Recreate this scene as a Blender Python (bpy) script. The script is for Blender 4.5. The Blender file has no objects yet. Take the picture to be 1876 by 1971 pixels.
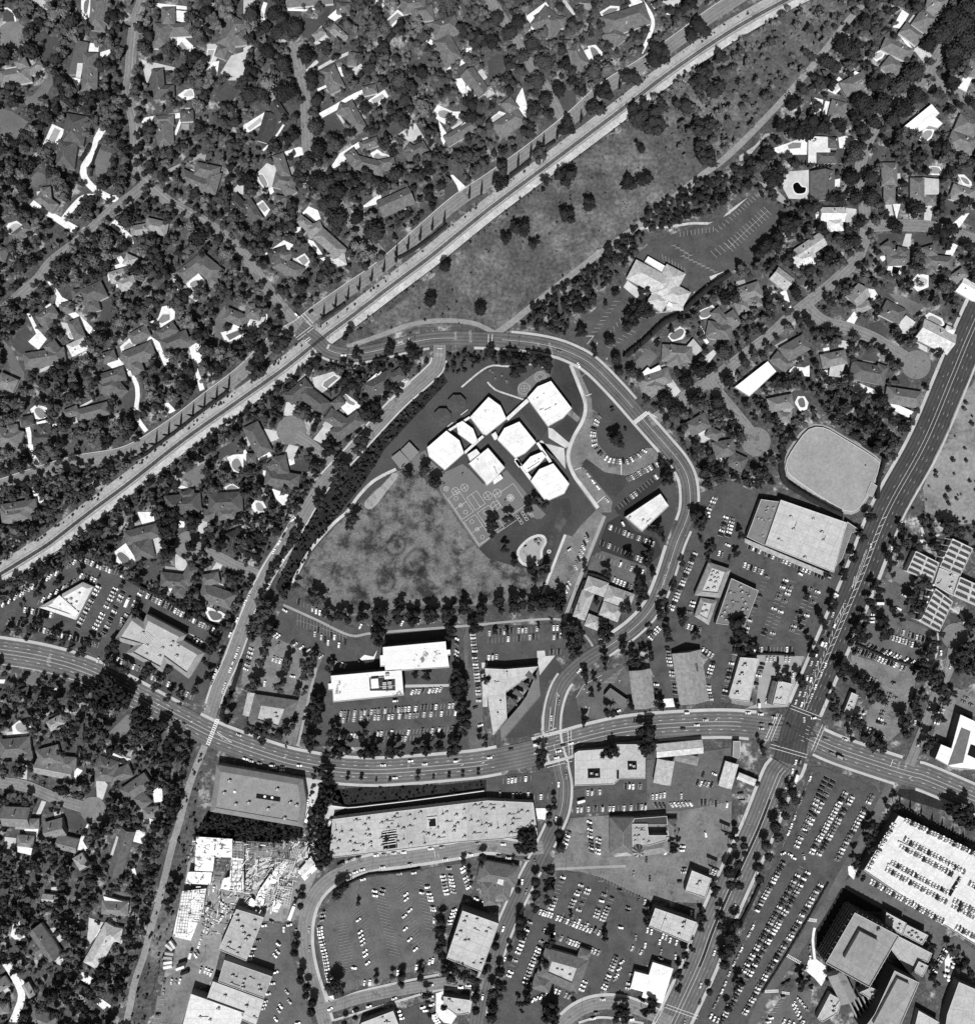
import bpy, bmesh, math, random
import numpy as np
from mathutils import Vector, Matrix

# ------------------------------------------------------------------ camera, world, sun
scene = bpy.context.scene
COL = scene.collection
CAM_H = 675.0                      # flying height in metres
NADX, NADY = 900.0,940.0          # plumb point in survey units (0.5 m)
CX, CY = 938.0,985.5              # survey centre
cam_d = bpy.data.cameras.new('camera')
cam_d.sensor_fit = 'VERTICAL'
cam_d.sensor_height = 24.0
cam_d.lens = 24.0 * CAM_H / 985.5
cam_d.shift_x = (CX - NADX) / 1971.0
cam_d.shift_y = -(CY - NADY) / 1971.0
cam_d.clip_start = 1.0
cam_d.clip_end = 20000.0
cam = bpy.data.objects.new('camera', cam_d)
cam.location = ((NADX - CX) * 0.5,(CY - NADY) * 0.5, CAM_H)
COL.objects.link(cam)
scene.camera = cam

SUN_EL, SUN_AZ = 48.0,184.5       # azimuth clockwise from +Y
world = bpy.data.worlds.new('World'); scene.world = world
world.use_nodes = True
nt = world.node_tree
bg = nt.nodes['Background']
sky = nt.nodes.new('ShaderNodeTexSky'); sky.sky_type = 'NISHITA'
sky.sun_disc = False
sky.sun_elevation = math.radians(SUN_EL)
sky.sun_rotation = math.radians(SUN_AZ)
bwn = nt.nodes.new('ShaderNodeRGBToBW')            # panchromatic film: a grey sky
nt.links.new(sky.outputs[0], bwn.inputs[0])
nt.links.new(bwn.outputs[0], bg.inputs[0])
bg.inputs[1].default_value = 0.05
sd = bpy.data.lights.new('sun','SUN')
sd.energy = 5.0; sd.angle = math.radians(0.5); sd.color = (1.0,1.0,1.0)
sun = bpy.data.objects.new('sun', sd)
az, el = math.radians(SUN_AZ), math.radians(SUN_EL)
sdir = Vector((math.sin(az) * math.cos(el), math.cos(az) * math.cos(el), math.sin(el)))
sun.rotation_euler = sdir.to_track_quat('Z','Y').to_euler()
sun.location = sdir * 900
COL.objects.link(sun)
vs = scene.view_settings
vs.view_transform = 'Standard'; vs.look = 'None'; vs.exposure = 0.0; vs.gamma = 1.0
vs.use_curve_mapping = False
try:
    scene.cycles.max_bounces = 4; scene.cycles.diffuse_bounces = 2; scene.cycles.use_denoising = False
except Exception:
    pass

RNG = random.Random(7)
NR = np.random.RandomState(11)

# ------------------------------------------------------------------ materials
MATS = {}
def lin(v): return (max(v, 1) / 255.0) ** 2.2
def mat(name, v, rough=0.9, attr=None, n1=0.0, s1=0.05, n2=0.0, s2=1.0, spec=0.2, metal=0.0, lanes=0.0, patch=None, bump=0.0):
    """grey procedural material; v = tone 0-255, n1/n2 = coarse / fine variation"""
    if name in MATS: return MATS[name]
    m = bpy.data.materials.new(name); m.use_nodes = True
    t = m.node_tree; b = t.nodes['Principled BSDF']
    b.inputs['Roughness'].default_value = rough
    b.inputs['Specular IOR Level'].default_value = spec
    b.inputs['Metallic'].default_value = metal
    g = lin(v)
    if n1 == 0 and n2 == 0 and lanes == 0 and patch is None and not attr:
        b.inputs['Base Color'].default_value = (g, g, g, 1)
    else:
        geo = t.nodes.new('ShaderNodeNewGeometry')
        val = None
        def mul(a, c):
            n = t.nodes.new('ShaderNodeMath'); n.operation = 'MULTIPLY'
            if a is None: n.inputs[0].default_value = g
            else: t.links.new(a, n.inputs[0])
            t.links.new(c, n.inputs[1]); return n.outputs[0]
        def noise(scale, amt, detail=4.0, rough_=0.6, c0=0.3, c1=0.7):
            nz = t.nodes.new('ShaderNodeTexNoise'); nz.inputs['Scale'].default_value = scale
            nz.inputs['Detail'].default_value = detail; nz.inputs['Roughness'].default_value = rough_
            t.links.new(geo.outputs['Position'], nz.inputs['Vector'])
            mr = t.nodes.new('ShaderNodeMapRange')
            mr.inputs[1].default_value = c0; mr.inputs[2].default_value = c1
            mr.inputs[3].default_value = 1.0 - amt; mr.inputs[4].default_value = 1.0 + amt
            t.links.new(nz.outputs[0], mr.inputs[0]); return mr.outputs[0]
        if n1: val = mul(val, noise(s1, n1))
        if n2: val = mul(val, noise(s2, n2,3.0,0.7))
        if patch:
            pv, ps, lo, hi = patch            # second tone mixed in patches
            nz = t.nodes.new('ShaderNodeTexNoise'); nz.inputs['Scale'].default_value = ps
            nz.inputs['Detail'].default_value = 7.0; nz.inputs['Roughness'].default_value = 0.72
            t.links.new(geo.outputs['Position'], nz.inputs['Vector'])
            mr = t.nodes.new('ShaderNodeMapRange'); mr.interpolation_type = 'SMOOTHSTEP'
            mr.inputs[1].default_value = lo; mr.inputs[2].default_value = hi
            mr.inputs[3].default_value = 1.0; mr.inputs[4].default_value = lin(pv) / g
            t.links.new(nz.outputs[0], mr.inputs[0]); val = mul(val, mr.outputs[0])
        if attr:
            at = t.nodes.new('ShaderNodeAttribute'); at.attribute_name = attr; val = mul(val, at.outputs['Fac'])
        if lanes:
            uv = t.nodes.new('ShaderNodeUVMap')
            sp = t.nodes.new('ShaderNodeSeparateXYZ'); t.links.new(uv.outputs[0], sp.inputs[0])
            mm = t.nodes.new('ShaderNodeMath'); mm.operation = 'MULTIPLY'; mm.inputs[1].default_value = 2 * math.pi / 3.4
            t.links.new(sp.outputs[1], mm.inputs[0])
            cs = t.nodes.new('ShaderNodeMath'); cs.operation = 'COSINE'; t.links.new(mm.outputs[0], cs.inputs[0])
            mr = t.nodes.new('ShaderNodeMapRange'); mr.inputs[1].default_value = -1; mr.inputs[2].default_value = 1
            mr.inputs[3].default_value = 1 + lanes; mr.inputs[4].default_value = 1 - lanes
            t.links.new(cs.outputs[0], mr.inputs[0]); val = mul(val, mr.outputs[0])
        cb = t.nodes.new('ShaderNodeCombineColor')
        for i in range(3): t.links.new(val, cb.inputs[i])
        t.links.new(cb.outputs[0], b.inputs['Base Color'])
        if bump:
            nz = t.nodes.new('ShaderNodeTexNoise'); nz.inputs['Scale'].default_value = s2
            t.links.new(geo.outputs['Position'], nz.inputs['Vector'])
            bp = t.nodes.new('ShaderNodeBump'); bp.inputs['Strength'].default_value = bump; bp.inputs['Distance'].default_value = 0.3
            t.links.new(nz.outputs[0], bp.inputs['Height']); t.links.new(bp.outputs[0], b.inputs['Normal'])
    MATS[name] = m
    return m

def SURF(kind):
    K = {
     'res':  ('residential_asphalt', dict(v=124, n1=.2, s1=.06, n2=.18, s2=.6, lanes=.1, patch=(98,.06,.56,.62))),
     'blvd': ('boulevard_asphalt', dict(v=100, n1=.2, s1=.05, n2=.16, s2=.5, lanes=.2)),
     'coll': ('collector_asphalt', dict(v=94, n1=.2, s1=.05, n2=.16, s2=.5, lanes=.2)),
     'ave':  ('avenue_asphalt', dict(v=68, n1=.2, s1=.05, n2=.18, s2=.5, lanes=.18)),
     'lot':  ('dark_lot_asphalt', dict(v=80, n1=.24, s1=.07, n2=.2, s2=.5, patch=(60,.11,.55,.68))),
     'lotm': ('lot_asphalt', dict(v=94, n1=.24, s1=.06, n2=.2, s2=.5, patch=(74,.1,.55,.68))),
     'lotp': ('worn_lot_asphalt', dict(v=116, n1=.28, s1=.06, n2=.22, s2=.4, patch=(84,.07,.54,.68))),
     'lotb': ('fresh_lot_asphalt', dict(v=56, n1=.12, s1=.04, n2=.1, s2=.5)),
     'conc': ('bright_concrete', dict(v=226, n1=.16, s1=.2, n2=.18, s2=.5)),
     'pale': ('pale_concrete', dict(v=188, n1=.2, s1=.08, n2=.1, s2=.5)),
     'walk': ('pavement_concrete', dict(v=178, n1=.12, s1=.06, n2=.1, s2=.6)),
     'mid':  ('weathered_concrete', dict(v=150, n1=.14, s1=.06, n2=.1, s2=.5)),
     'lawn': ('dark_lawn', dict(v=74, n1=.25, s1=.03, n2=.2, s2=.5, rough=1)),
     'lawn2':('grey_lawn', dict(v=106, n1=.25, s1=.03, n2=.2, s2=.5, rough=1)),
     'slawn':('school_lawn', dict(v=66, n1=.3, s1=.03, n2=.2, s2=.5, rough=1, patch=(104,.02,.56,.78))),
     'field':('school_field_grass', dict(v=70, n1=.3, s1=.12, n2=.35, s2=.5, rough=1, patch=(116,.03,.42,.68))),
     'dry':  ('dry_meadow', dict(v=82, n1=.3, s1=.05, n2=.5, s2=.3, rough=1, patch=(122,.016,.42,.68))),
     'dirt': ('bare_dirt', dict(v=136, n1=.2, s1=.03, n2=.25, s2=.3, rough=1, patch=(98,.02,.5,.7))),
     'sand': ('railway_sand', dict(v=158, n1=.2, s1=.06, n2=.25, s2=.4, rough=1, patch=(112,.08,.55,.72))),
     'brt':  ('bright_track_dirt', dict(v=182, n1=.22, s1=.08, n2=.25, s2=.4, rough=1)),
     'track':('dirt_track', dict(v=138, n1=.15, s1=.05, n2=.2, s2=.4, rough=1)),
     'court':('playground_asphalt', dict(v=110, n1=.08, s1=.05, n2=.1, s2=.5)),
     'ivy':  ('ivy_bank', dict(v=46, n1=.3, s1=.1, n2=.45, s2=.45, rough=1, bump=1.0)),
     'ring': ('worn_grass_ring', dict(v=74, n1=.3, s1=.15, n2=.3, s2=.6, rough=1)),
     'soil': ('garden_soil', dict(v=82, n1=.35, s1=.05, n2=.45, s2=.35, rough=1, patch=(150,.05,.52,.66))),
     'turf': ('reservoir_deck', dict(v=146, n1=.12, s1=.05, n2=.14, s2=.4, rough=1)),
    }
    n, kw = K[kind]; return mat(n, **kw)
PAINT = lambda: mat('road_paint',232, n2=.12, s2=.6)
PAINT2 = lambda: mat('worn_road_paint',176, n2=.25, s2=.5)
PAINT3 = lambda: mat('faded_stall_paint',150, n2=.25, s2=.5)

# ------------------------------------------------------------------ survey coordinates
OX = OY = 0.0; SC = 1.0
def O(c=None, r=None):
    """origin of a survey sheet (4x4 sheets, quarter units) or the overview"""
    global OX, OY, SC
    if c is None: OX = OY = 0.0; SC = 1.0
    else: OX, OY, SC = 469.0 * c, 492.65 * r, 0.25
def W(x, y, h=0.0):
    ux, uy = OX + x * SC, OY + y * SC
    if h:
        k = (CAM_H - h) / CAM_H
        ux = NADX + (ux - NADX) * k; uy = NADY + (uy - NADY) * k
    return ((ux - CX) * 0.5,(CY - uy) * 0.5)
def WL(pts, h=0.0): return [W(p[0], p[1], h) for p in pts]
def pr(flat): return [(flat[i], flat[i + 1]) for i in range(0, len(flat),2)]
def m_(px): return px * SC * 0.5                   # sheet pixels -> metres

# ------------------------------------------------------------------ mask (1 m cells)
MX0, MY0, MN = -540.0,-560.0,1120
MASK = np.zeros((MN, MN), dtype=np.uint8)          # 1 paved/water, 2 building, 4 lawn (no scatter)
def stamp(poly, bit, grow=0.0):
    p = np.array(poly); x0, y0 = p.min(0) - 1 - grow; x1, y1 = p.max(0) + 1 + grow
    i0, i1 = int(max(0, x0 - MX0)), int(min(MN - 1, x1 - MX0)); j0, j1 = int(max(0, y0 - MY0)), int(min(MN - 1, y1 - MY0))
    if i1 <= i0 or j1 <= j0: return
    gx = np.arange(i0, i1 + 1) + MX0 + .5; gy = np.arange(j0, j1 + 1) + MY0 + .5
    X, Y = np.meshgrid(gx, gy, indexing='ij'); ins = np.zeros(X.shape, bool)
    n = len(p); k = n - 1
    for q in range(n):
        xi, yi = p[q]; xk, yk = p[k]
        if yi != yk:
            c = ((yi > Y) != (yk > Y)) & (X < (xk - xi) * (Y - yi) / (yk - yi) + xi); ins ^= c
        k = q
    MASK[i0:i1 + 1, j0:j1 + 1] |= (ins * bit).astype(np.uint8)
def mval(x, y):
    i, j = int(x - MX0), int(y - MY0)
    return int(MASK[i, j]) if 0 <= i < MN and 0 <= j < MN else 0

# ------------------------------------------------------------------ mesh helpers
def area2(p): return sum(p[i - 1][0] * p[i][1] - p[i][0] * p[i - 1][1] for i in range(len(p)))
def ccw(p): return list(p) if area2(p) > 0 else list(reversed(p))
def link(name, me, parent=None, loc=None):
    o = bpy.data.objects.new(name, me); COL.objects.link(o)
    if parent is not None: o.parent = parent
    if loc is not None: o.location = loc
    return o
class MB:
    def __init__(s): s.v = []; s.f = []; s.mi = []; s.cur = 0
    def add(s, vs, fs):
        b = len(s.v); s.v += [tuple(q) for q in vs]
        for f in fs: s.f.append(tuple(b + i for i in f)); s.mi.append(s.cur)
    def prism(s, poly, z0, z1, bottom=False, top=True):
        p = ccw(poly); n = len(p)
        vs = [(a, b, z0) for a, b in p] + [(a, b, z1) for a, b in p]
        fs = [(i, (i + 1) % n, n + (i + 1) % n, n + i) for i in range(n)]
        if top: fs.append(tuple(range(n, 2 * n)))
        if bottom: fs.append(tuple(reversed(range(n))))
        s.add(vs, fs)
    def flat(s, poly, z): p = ccw(poly); s.add([(a, b, z) for a, b in p],[tuple(range(len(p)))])
    def box(s, cx, cy, z0, sx, sy, sz, ang=0.0):
        c, q = math.cos(ang), math.sin(ang)
        pl = [(cx + a * sx / 2 * c - b * sy / 2 * q, cy + a * sx / 2 * q + b * sy / 2 * c) for a, b in ((-1,-1),(1,-1),(1,1),(-1,1))]
        s.prism(pl, z0, z0 + sz)
    def bar(s, a, b, w, z):
        dx, dy = b[0] - a[0], b[1] - a[1]; L = math.hypot(dx, dy) or 1; nx, ny = -dy / L * w / 2, dx / L * w / 2
        s.flat([(a[0] + nx, a[1] + ny),(b[0] + nx, b[1] + ny),(b[0] - nx, b[1] - ny),(a[0] - nx, a[1] - ny)], z)
    def tube(s, a, b, r0, r1, n=6, cap=True):
        a, b = Vector(a), Vector(b); d = (b - a).normalized()
        u = d.orthogonal().normalized(); v = d.cross(u)
        vs = []
        for c, r in ((a, r0),(b, r1)):
            for i in range(n):
                t = 2 * math.pi * i / n; q = c + (u * math.cos(t) + v * math.sin(t)) * r; vs.append(tuple(q))
        fs = [(i, (i + 1) % n, n + (i + 1) % n, n + i) for i in range(n)]
        if cap: fs += [tuple(range(n, 2 * n)), tuple(reversed(range(n)))]
        s.add(vs, fs)
    def mesh(s, name, mats):
        me = bpy.data.meshes.new(name); me.from_pydata(s.v, [], s.f)
        for m in (mats if isinstance(mats, (list, tuple)) else [mats]): me.materials.append(m)
        if any(s.mi): me.polygons.foreach_set('material_index', s.mi)
        me.update(); return me
    def build(s, name, mats, parent=None): return link(name, s.mesh(name, mats), parent)

def inset(poly, d):
    p = ccw(poly); n = len(p); out = []
    for i in range(n):
        a, b, c = p[i - 1], p[i], p[(i + 1) % n]
        e1 = Vector((b[0] - a[0], b[1] - a[1])).normalized(); e2 = Vector((c[0] - b[0], c[1] - b[1])).normalized()
        n1 = Vector((-e1.y, e1.x)); n2 = Vector((-e2.y, e2.x)); k = 1 + n1.dot(n2)
        q = (n1 + n2) / max(k, .35) * d; out.append((b[0] + q.x, b[1] + q.y))
    return out
def smooth(pts, step=6.0):
    """Catmull-Rom through world points"""
    P = [Vector(p) for p in pts]
    if len(P) < 3: return [tuple(p) for p in P]
    out = []
    for i in range(len(P) - 1):
        p0 = P[max(i - 1,0)]; p1 = P[i]; p2 = P[i + 1]; p3 = P[min(i + 2, len(P) - 1)]
        k = max(1, int((p2 - p1).length / step))
        for j in range(k):
            t = j / k
            q = 0.5 * ((2 * p1) + (p2 - p0) * t + (2 * p0 - 5 * p1 + 4 * p2 - p3) * t * t + (3 * p1 - p0 - 3 * p2 + p3) * t ** 3)
            out.append((q.x, q.y))
    out.append(tuple(P[-1])); return out
def closed_smooth(pts, step=2.0):
    P = [Vector(p) for p in pts]; n = len(P); out = []
    for i in range(n):
        p0, p1, p2, p3 = P[i - 1], P[i], P[(i + 1) % n], P[(i + 2) % n]
        k = max(2, min(6, int((p2 - p1).length / step)))
        for j in range(k):
            t = j / k
            q = 0.5 * ((2 * p1) + (p2 - p0) * t + (2 * p0 - 5 * p1 + 4 * p2 - p3) * t * t + (3 * p1 - p0 - 3 * p2 + p3) * t ** 3)
            out.append((q.x, q.y))
    return out
def normals(c):
    n = len(c); out = []
    for i in range(n):
        a = c[max(i - 1,0)]; b = c[min(i + 1, n - 1)]
        dx, dy = b[0] - a[0], b[1] - a[1]; L = math.hypot(dx, dy) or 1
        out.append((-dy / L, dx / L))
    return out
def offs(c, d):
    nn = normals(c); return [(p[0] + q[0] * d, p[1] + q[1] * d) for p, q in zip(c, nn)]

def tag(o, label=None, cat=None, group=None, kind=None):
    if label: o['label'] = label
    if cat: o['category'] = cat
    if group: o['group'] = group
    if kind: o['kind'] = kind
    return o
def empty(name, label, cat, loc=(0,0,0), group=None, rz=0.0):
    e = bpy.data.objects.new(name, None); COL.objects.link(e); e.empty_display_size = .5
    e.location = loc; e.rotation_euler = (0,0, rz); tag(e, label, cat, group); return e
def under(o, e):
    """parent o (built in world coordinates) to the empty e without moving it"""
    o.parent = e; o.matrix_parent_inverse = Matrix.Translation(e.location).inverted(); return o

# ------------------------------------------------------------------ ground layers
LZ = {}
def layer(base, span=32):
    k = LZ.get(base, 0); LZ[base] = k + 1
    return base + (k % span) * 0.003
BASE = {'zone': .02,'lot': .12,'drive': .22,'road': .32,'mark': .42}
MASKBIT = {'conc': 1,'pale': 1,'mid': 1,'walk': 1,'lot': 1,'lotm': 1,'lotp': 1,'lotb': 1,'res': 1,'court': 1,'lawn': 4,'lawn2': 4,'field': 4,'slawn': 4,'dry': 4,'dirt': 4,'sand': 4,'brt': 4,'track': 4,'ivy': 4,'ring': 4,'turf': 4}
def S(kind, flat, name=None, lay=None, sm=False, parent=None, block=True):
    """one flat sheet of ground"""
    pts = WL(pr(flat)) if not isinstance(flat[0], tuple) else flat
    if sm: pts = closed_smooth(pts)
    zone = kind in ('lawn','lawn2','field','slawn','dry','dirt','sand','ivy','soil','ring')
    lay = lay or ('zone' if zone else 'lot' if kind.startswith('lot') or kind in ('court','res') else 'drive')
    nm = name or {'lawn': 'lawn','lawn2': 'lawn','field': 'school_field','slawn': 'lawn','dry': 'meadow','dirt': 'bare_ground','sand': 'railway_verge','ivy': 'planted_bank','soil': 'garden_ground','ring': 'worn_grass_patch',
                  'conc': 'concrete_paving','pale': 'concrete_paving','mid': 'concrete_paving','walk': 'pavement','court': 'playground','res': 'road','turf': 'deck'}.get(kind, 'car_park')
    b = MB(); b.flat(pts, layer(BASE[lay])); o = b.build(nm, SURF(kind)); o['kind'] = 'structure'
    if kind in MASKBIT and block: stamp(pts, MASKBIT[kind])
    if parent: o.parent = parent
    return o
def stroke_mesh(c, w, z, name, m, thick=0.0):
    L, R = offs(c, w / 2), offs(c, -w / 2); n = len(c)
    vs = [(a, b, z) for a, b in L] + [(a, b, z) for a, b in R]
    fs = [(i, n + i, n + i + 1, i + 1) for i in range(n - 1)]
    if thick:
        k = len(vs); vs += [(a, b, z - thick) for a, b in L] + [(a, b, z - thick) for a, b in R]
        fs += [(i + 1, k + i + 1, k + i, i) for i in range(n - 1)] + [(n + i, k + n + i, k + n + i + 1, n + i + 1) for i in range(n - 1)]
    me = bpy.data.meshes.new(name); me.from_pydata(vs, [], fs); me.materials.append(m)
    uv = me.uv_layers.new(name='UVMap'); d = [0.0]
    for i in range(1, n): d.append(d[-1] + math.hypot(c[i][0] - c[i - 1][0], c[i][1] - c[i - 1][1]))
    for lp in me.loops:
        i = lp.vertex_index % (2 * n); uv.data[lp.index].uv = (d[i % n], w / 2 if i < n else -w / 2)
    return me
def D(kind, w, flat, name=None, lay=None, raw=False, block=True):
    """a stroke: drive, path, road; w in metres"""
    c = flat if raw else smooth(WL(pr(flat)),4.0)
    lay = lay or ('road' if kind in ('res','blvd','coll','ave') else 'zone' if kind in ('sand','dirt','dry','ivy','track','brt','lawn') else 'drive')
    z = layer(BASE[lay])
    nm = name or {'res': 'road','blvd': 'road','coll': 'road','ave': 'road','walk': 'pavement','track': 'dirt_track','brt': 'dirt_track','sand': 'railway_verge'}.get(kind, 'driveway')
    thick = 0.0
    if kind == 'walk': z += .12; thick = .14
    o = link(nm, stroke_mesh(c, w, z, nm, SURF(kind), thick)); o['kind'] = 'structure'
    if block:
        bit = MASKBIT.get(kind, 1)
        L, R = offs(c, w / 2), offs(c, -w / 2)
        for i in range(len(c) - 1): stamp([L[i], L[i + 1], R[i + 1], R[i]], bit)
    o['_c'] = 0
    del o['_c']
    return o, c
def disc(kind, x, y, r, name=None, lay=None):
    cx, cy = W(x, y); return S(kind, [(cx + r * math.cos(t * math.pi / 16), cy + r * math.sin(t * math.pi / 16)) for t in range(32)], name, lay)

# paint
def dashes(road, c, off, on, gap, w=.28, name='lane_line', m=None):
    c = offs(c, off) if off else c; b = MB(); z = layer(BASE['mark']); acc = 0.0; draw = True; need = on
    seg = [c[0]]
    for i in range(1, len(c)):
        a = Vector(c[i - 1]); q = Vector(c[i]); L = (q - a).length; pos = 0.0
        while pos < L:
            stp = min(need - acc, L - pos)
            p0 = a.lerp(q, pos / L); p1 = a.lerp(q, (pos + stp) / L)
            if draw and stp > .05: b.bar(p0, p1, w * 1.4, z)
            pos += stp; acc += stp
            if acc >= need - 1e-6: acc = 0.0; draw = not draw; need = on if draw else gap
    o = b.build(name, m or PAINT(), road); return o
def solid(road, c, off, w=.18, name='edge_line', m=None):
    c = offs(c, off) if off else c
    o = link(name, stroke_mesh(c, w, layer(BASE['mark']), name, m or PAINT()), road); return o
def cut(c, a, b):
    """part of a centre line between fractions a and b of its length"""
    d = [0.0]
    for i in range(1, len(c)): d.append(d[-1] + math.hypot(c[i][0] - c[i - 1][0], c[i][1] - c[i - 1][1]))
    T = d[-1]; return [p for p, q in zip(c, d) if a * T <= q <= b * T]
def crosswalk(road, x1, y1, x2, y2, depth, n=None, w=.5):
    """ladder crossing from point 1 to 2 (sheet px), depth in metres"""
    a, q = Vector(W(x1, y1)), Vector(W(x2, y2)); d = (q - a).normalized(); nn = Vector((-d.y, d.x)) * depth / 2
    b = MB(); z = layer(BASE['mark']); b.bar(a + nn, q + nn, .35, z); b.bar(a - nn, q - nn, .35, z)
    if n:
        for i in range(n):
            p = a.lerp(q, (i + .5) / n); b.bar(p + nn, p - nn, w, z + .004)
    return b.build('crosswalk', PAINT(), road)
def lines(road, segs, w=.14, name='painted_line', m=None):
    b = MB(); z = layer(BASE['mark'])
    for s_ in segs: b.bar(W(s_[0], s_[1]), W(s_[2], s_[3]), w, z)
    return b.build(name, m or PAINT(), road)
def word(road, txt, x, y, ang, size, squash=1.0):
    cu = bpy.data.curves.new('road_lettering','FONT'); cu.body = txt; cu.size = size
    cu.align_x = 'CENTER'; cu.align_y = 'CENTER'; cu.materials.append(PAINT2())
    px, py = W(x, y); o = link('road_lettering', cu, road, (px, py, layer(BASE['mark']) + .01))
    o.rotation_euler = (0,0, math.radians(ang)); o.scale = (squash, 1,1); return o
def arrow(road, x, y, ang, L=3.0):
    px, py = W(x, y); a = math.radians(ang); d = Vector((math.cos(a), math.sin(a))); n = Vector((-d.y, d.x)); p = Vector((px, py))
    b = MB(); z = layer(BASE['mark']); b.bar(p - d * L / 2, p + d * L * .15,.25, z)
    b.flat([p + d * L / 2, p + d * L * .1 + n * .6, p + d * L * .1 - n * .6], z); return b.build('arrow_marking', PAINT(), road)
# ------------------------------------------------------------------ labels by landmark
def ordn(n):
    L = ['','first','second','third','fourth','fifth','sixth','seventh','eighth','ninth','tenth','eleventh','twelfth']
    if n < len(L): return L[n]
    return '%d%s' % (n, 'th' if 10 <= n % 100 <= 20 else {1: 'st',2: 'nd',3: 'rd'}.get(n % 10,'th'))
LAND = [(576,632,'the rail crossing junction'),(561,828,'the round turning circle by the school'),(365,1050,'the turning circle by the triangular office'),
        (262,240,'the bend of the top left street'),(591,190,'the curved lane with round street trees'),(1010,100,'the top street lined with round trees'),
        (1260,560,'the pale hip-roofed church'),(1785,233,'the white flat-roofed modern house'),(1660,340,'the winding right-hand street'),
        (1762,703,'the turning circle beside the avenue'),(1454,850,'the turning circle above the reservoir'),(1445,732,'the long white-roofed house'),
        (1595,900,'the big covered reservoir'),(180,1558,'the turning circle at lower left'),(60,560,'the left end of the left-hand street'),
        (420,420,'the street bend at upper left'),(130,890,'the left bend of the cypress road'),(1780,436,'the right-hand loop road'),
        (1065,1435,'the crossroads below the zigzag building'),(1530,1405,'the big signalled crossroads'),(780,1880,'the lower edge of the fan-shaped car park'),
        (290,1800,'the dirt track at lower left'),(405,1400,'the ladder crossing on the boulevard'),(930,840,'the white school roofs'),(800,1080,'the mottled school field'),
        (750,1300,'the two white office slabs'),(1610,1870,'the square office tower'),(1800,1120,'the saw-tooth roofed civic building'),(20,60,'the top left corner'),(1860,30,'the top right corner'),
        (450,260,'the gardens left of the curved lane'),(1320,30,'the top end of the railway'),(870,60,'the top centre gardens'),(760,230,'the gardens right of the curved lane'),(1140,620,'the empty school-side meadow wood'),(1800,620,'the gardens left of the upper avenue'),
        (60,1850,'the lower left corner'),(480,1700,'the building site'),(1200,1640,'the turreted roadhouse'),(240,1260,'the boulevard bend at left'),(670,400,'the gardens above the cypress road'),(330,600,'the paired houses left of the rail crossing')]
LAND = [((x - CX) * .5,(CY - y) * .5, n) for x, y, n in LAND]
PENDING = {}
def later(key, o, x, y, desc, noun): PENDING.setdefault(key, []).append((o, x, y, desc, noun))
def flush_labels():
    """each thing is named by its rank of nearness to the closest landmark"""
    for key, items in PENDING.items():
        by = {}
        for it in items:
            d = [(math.hypot(it[1] - l[0], it[2] - l[1]), i) for i, l in enumerate(LAND)]
            dd, i = min(d); by.setdefault(i, []).append((dd, it))
        for i, L in by.items():
            L.sort(key=lambda q: q[0])
            for k, (dd, it) in enumerate(L):
                o, x, y, desc, noun = it
                r = 'nearest' if k == 0 else '%s nearest' % ordn(k + 1)
                o['label'] = '%s, %s to %s' % (desc, r, LAND[i][2])

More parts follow.
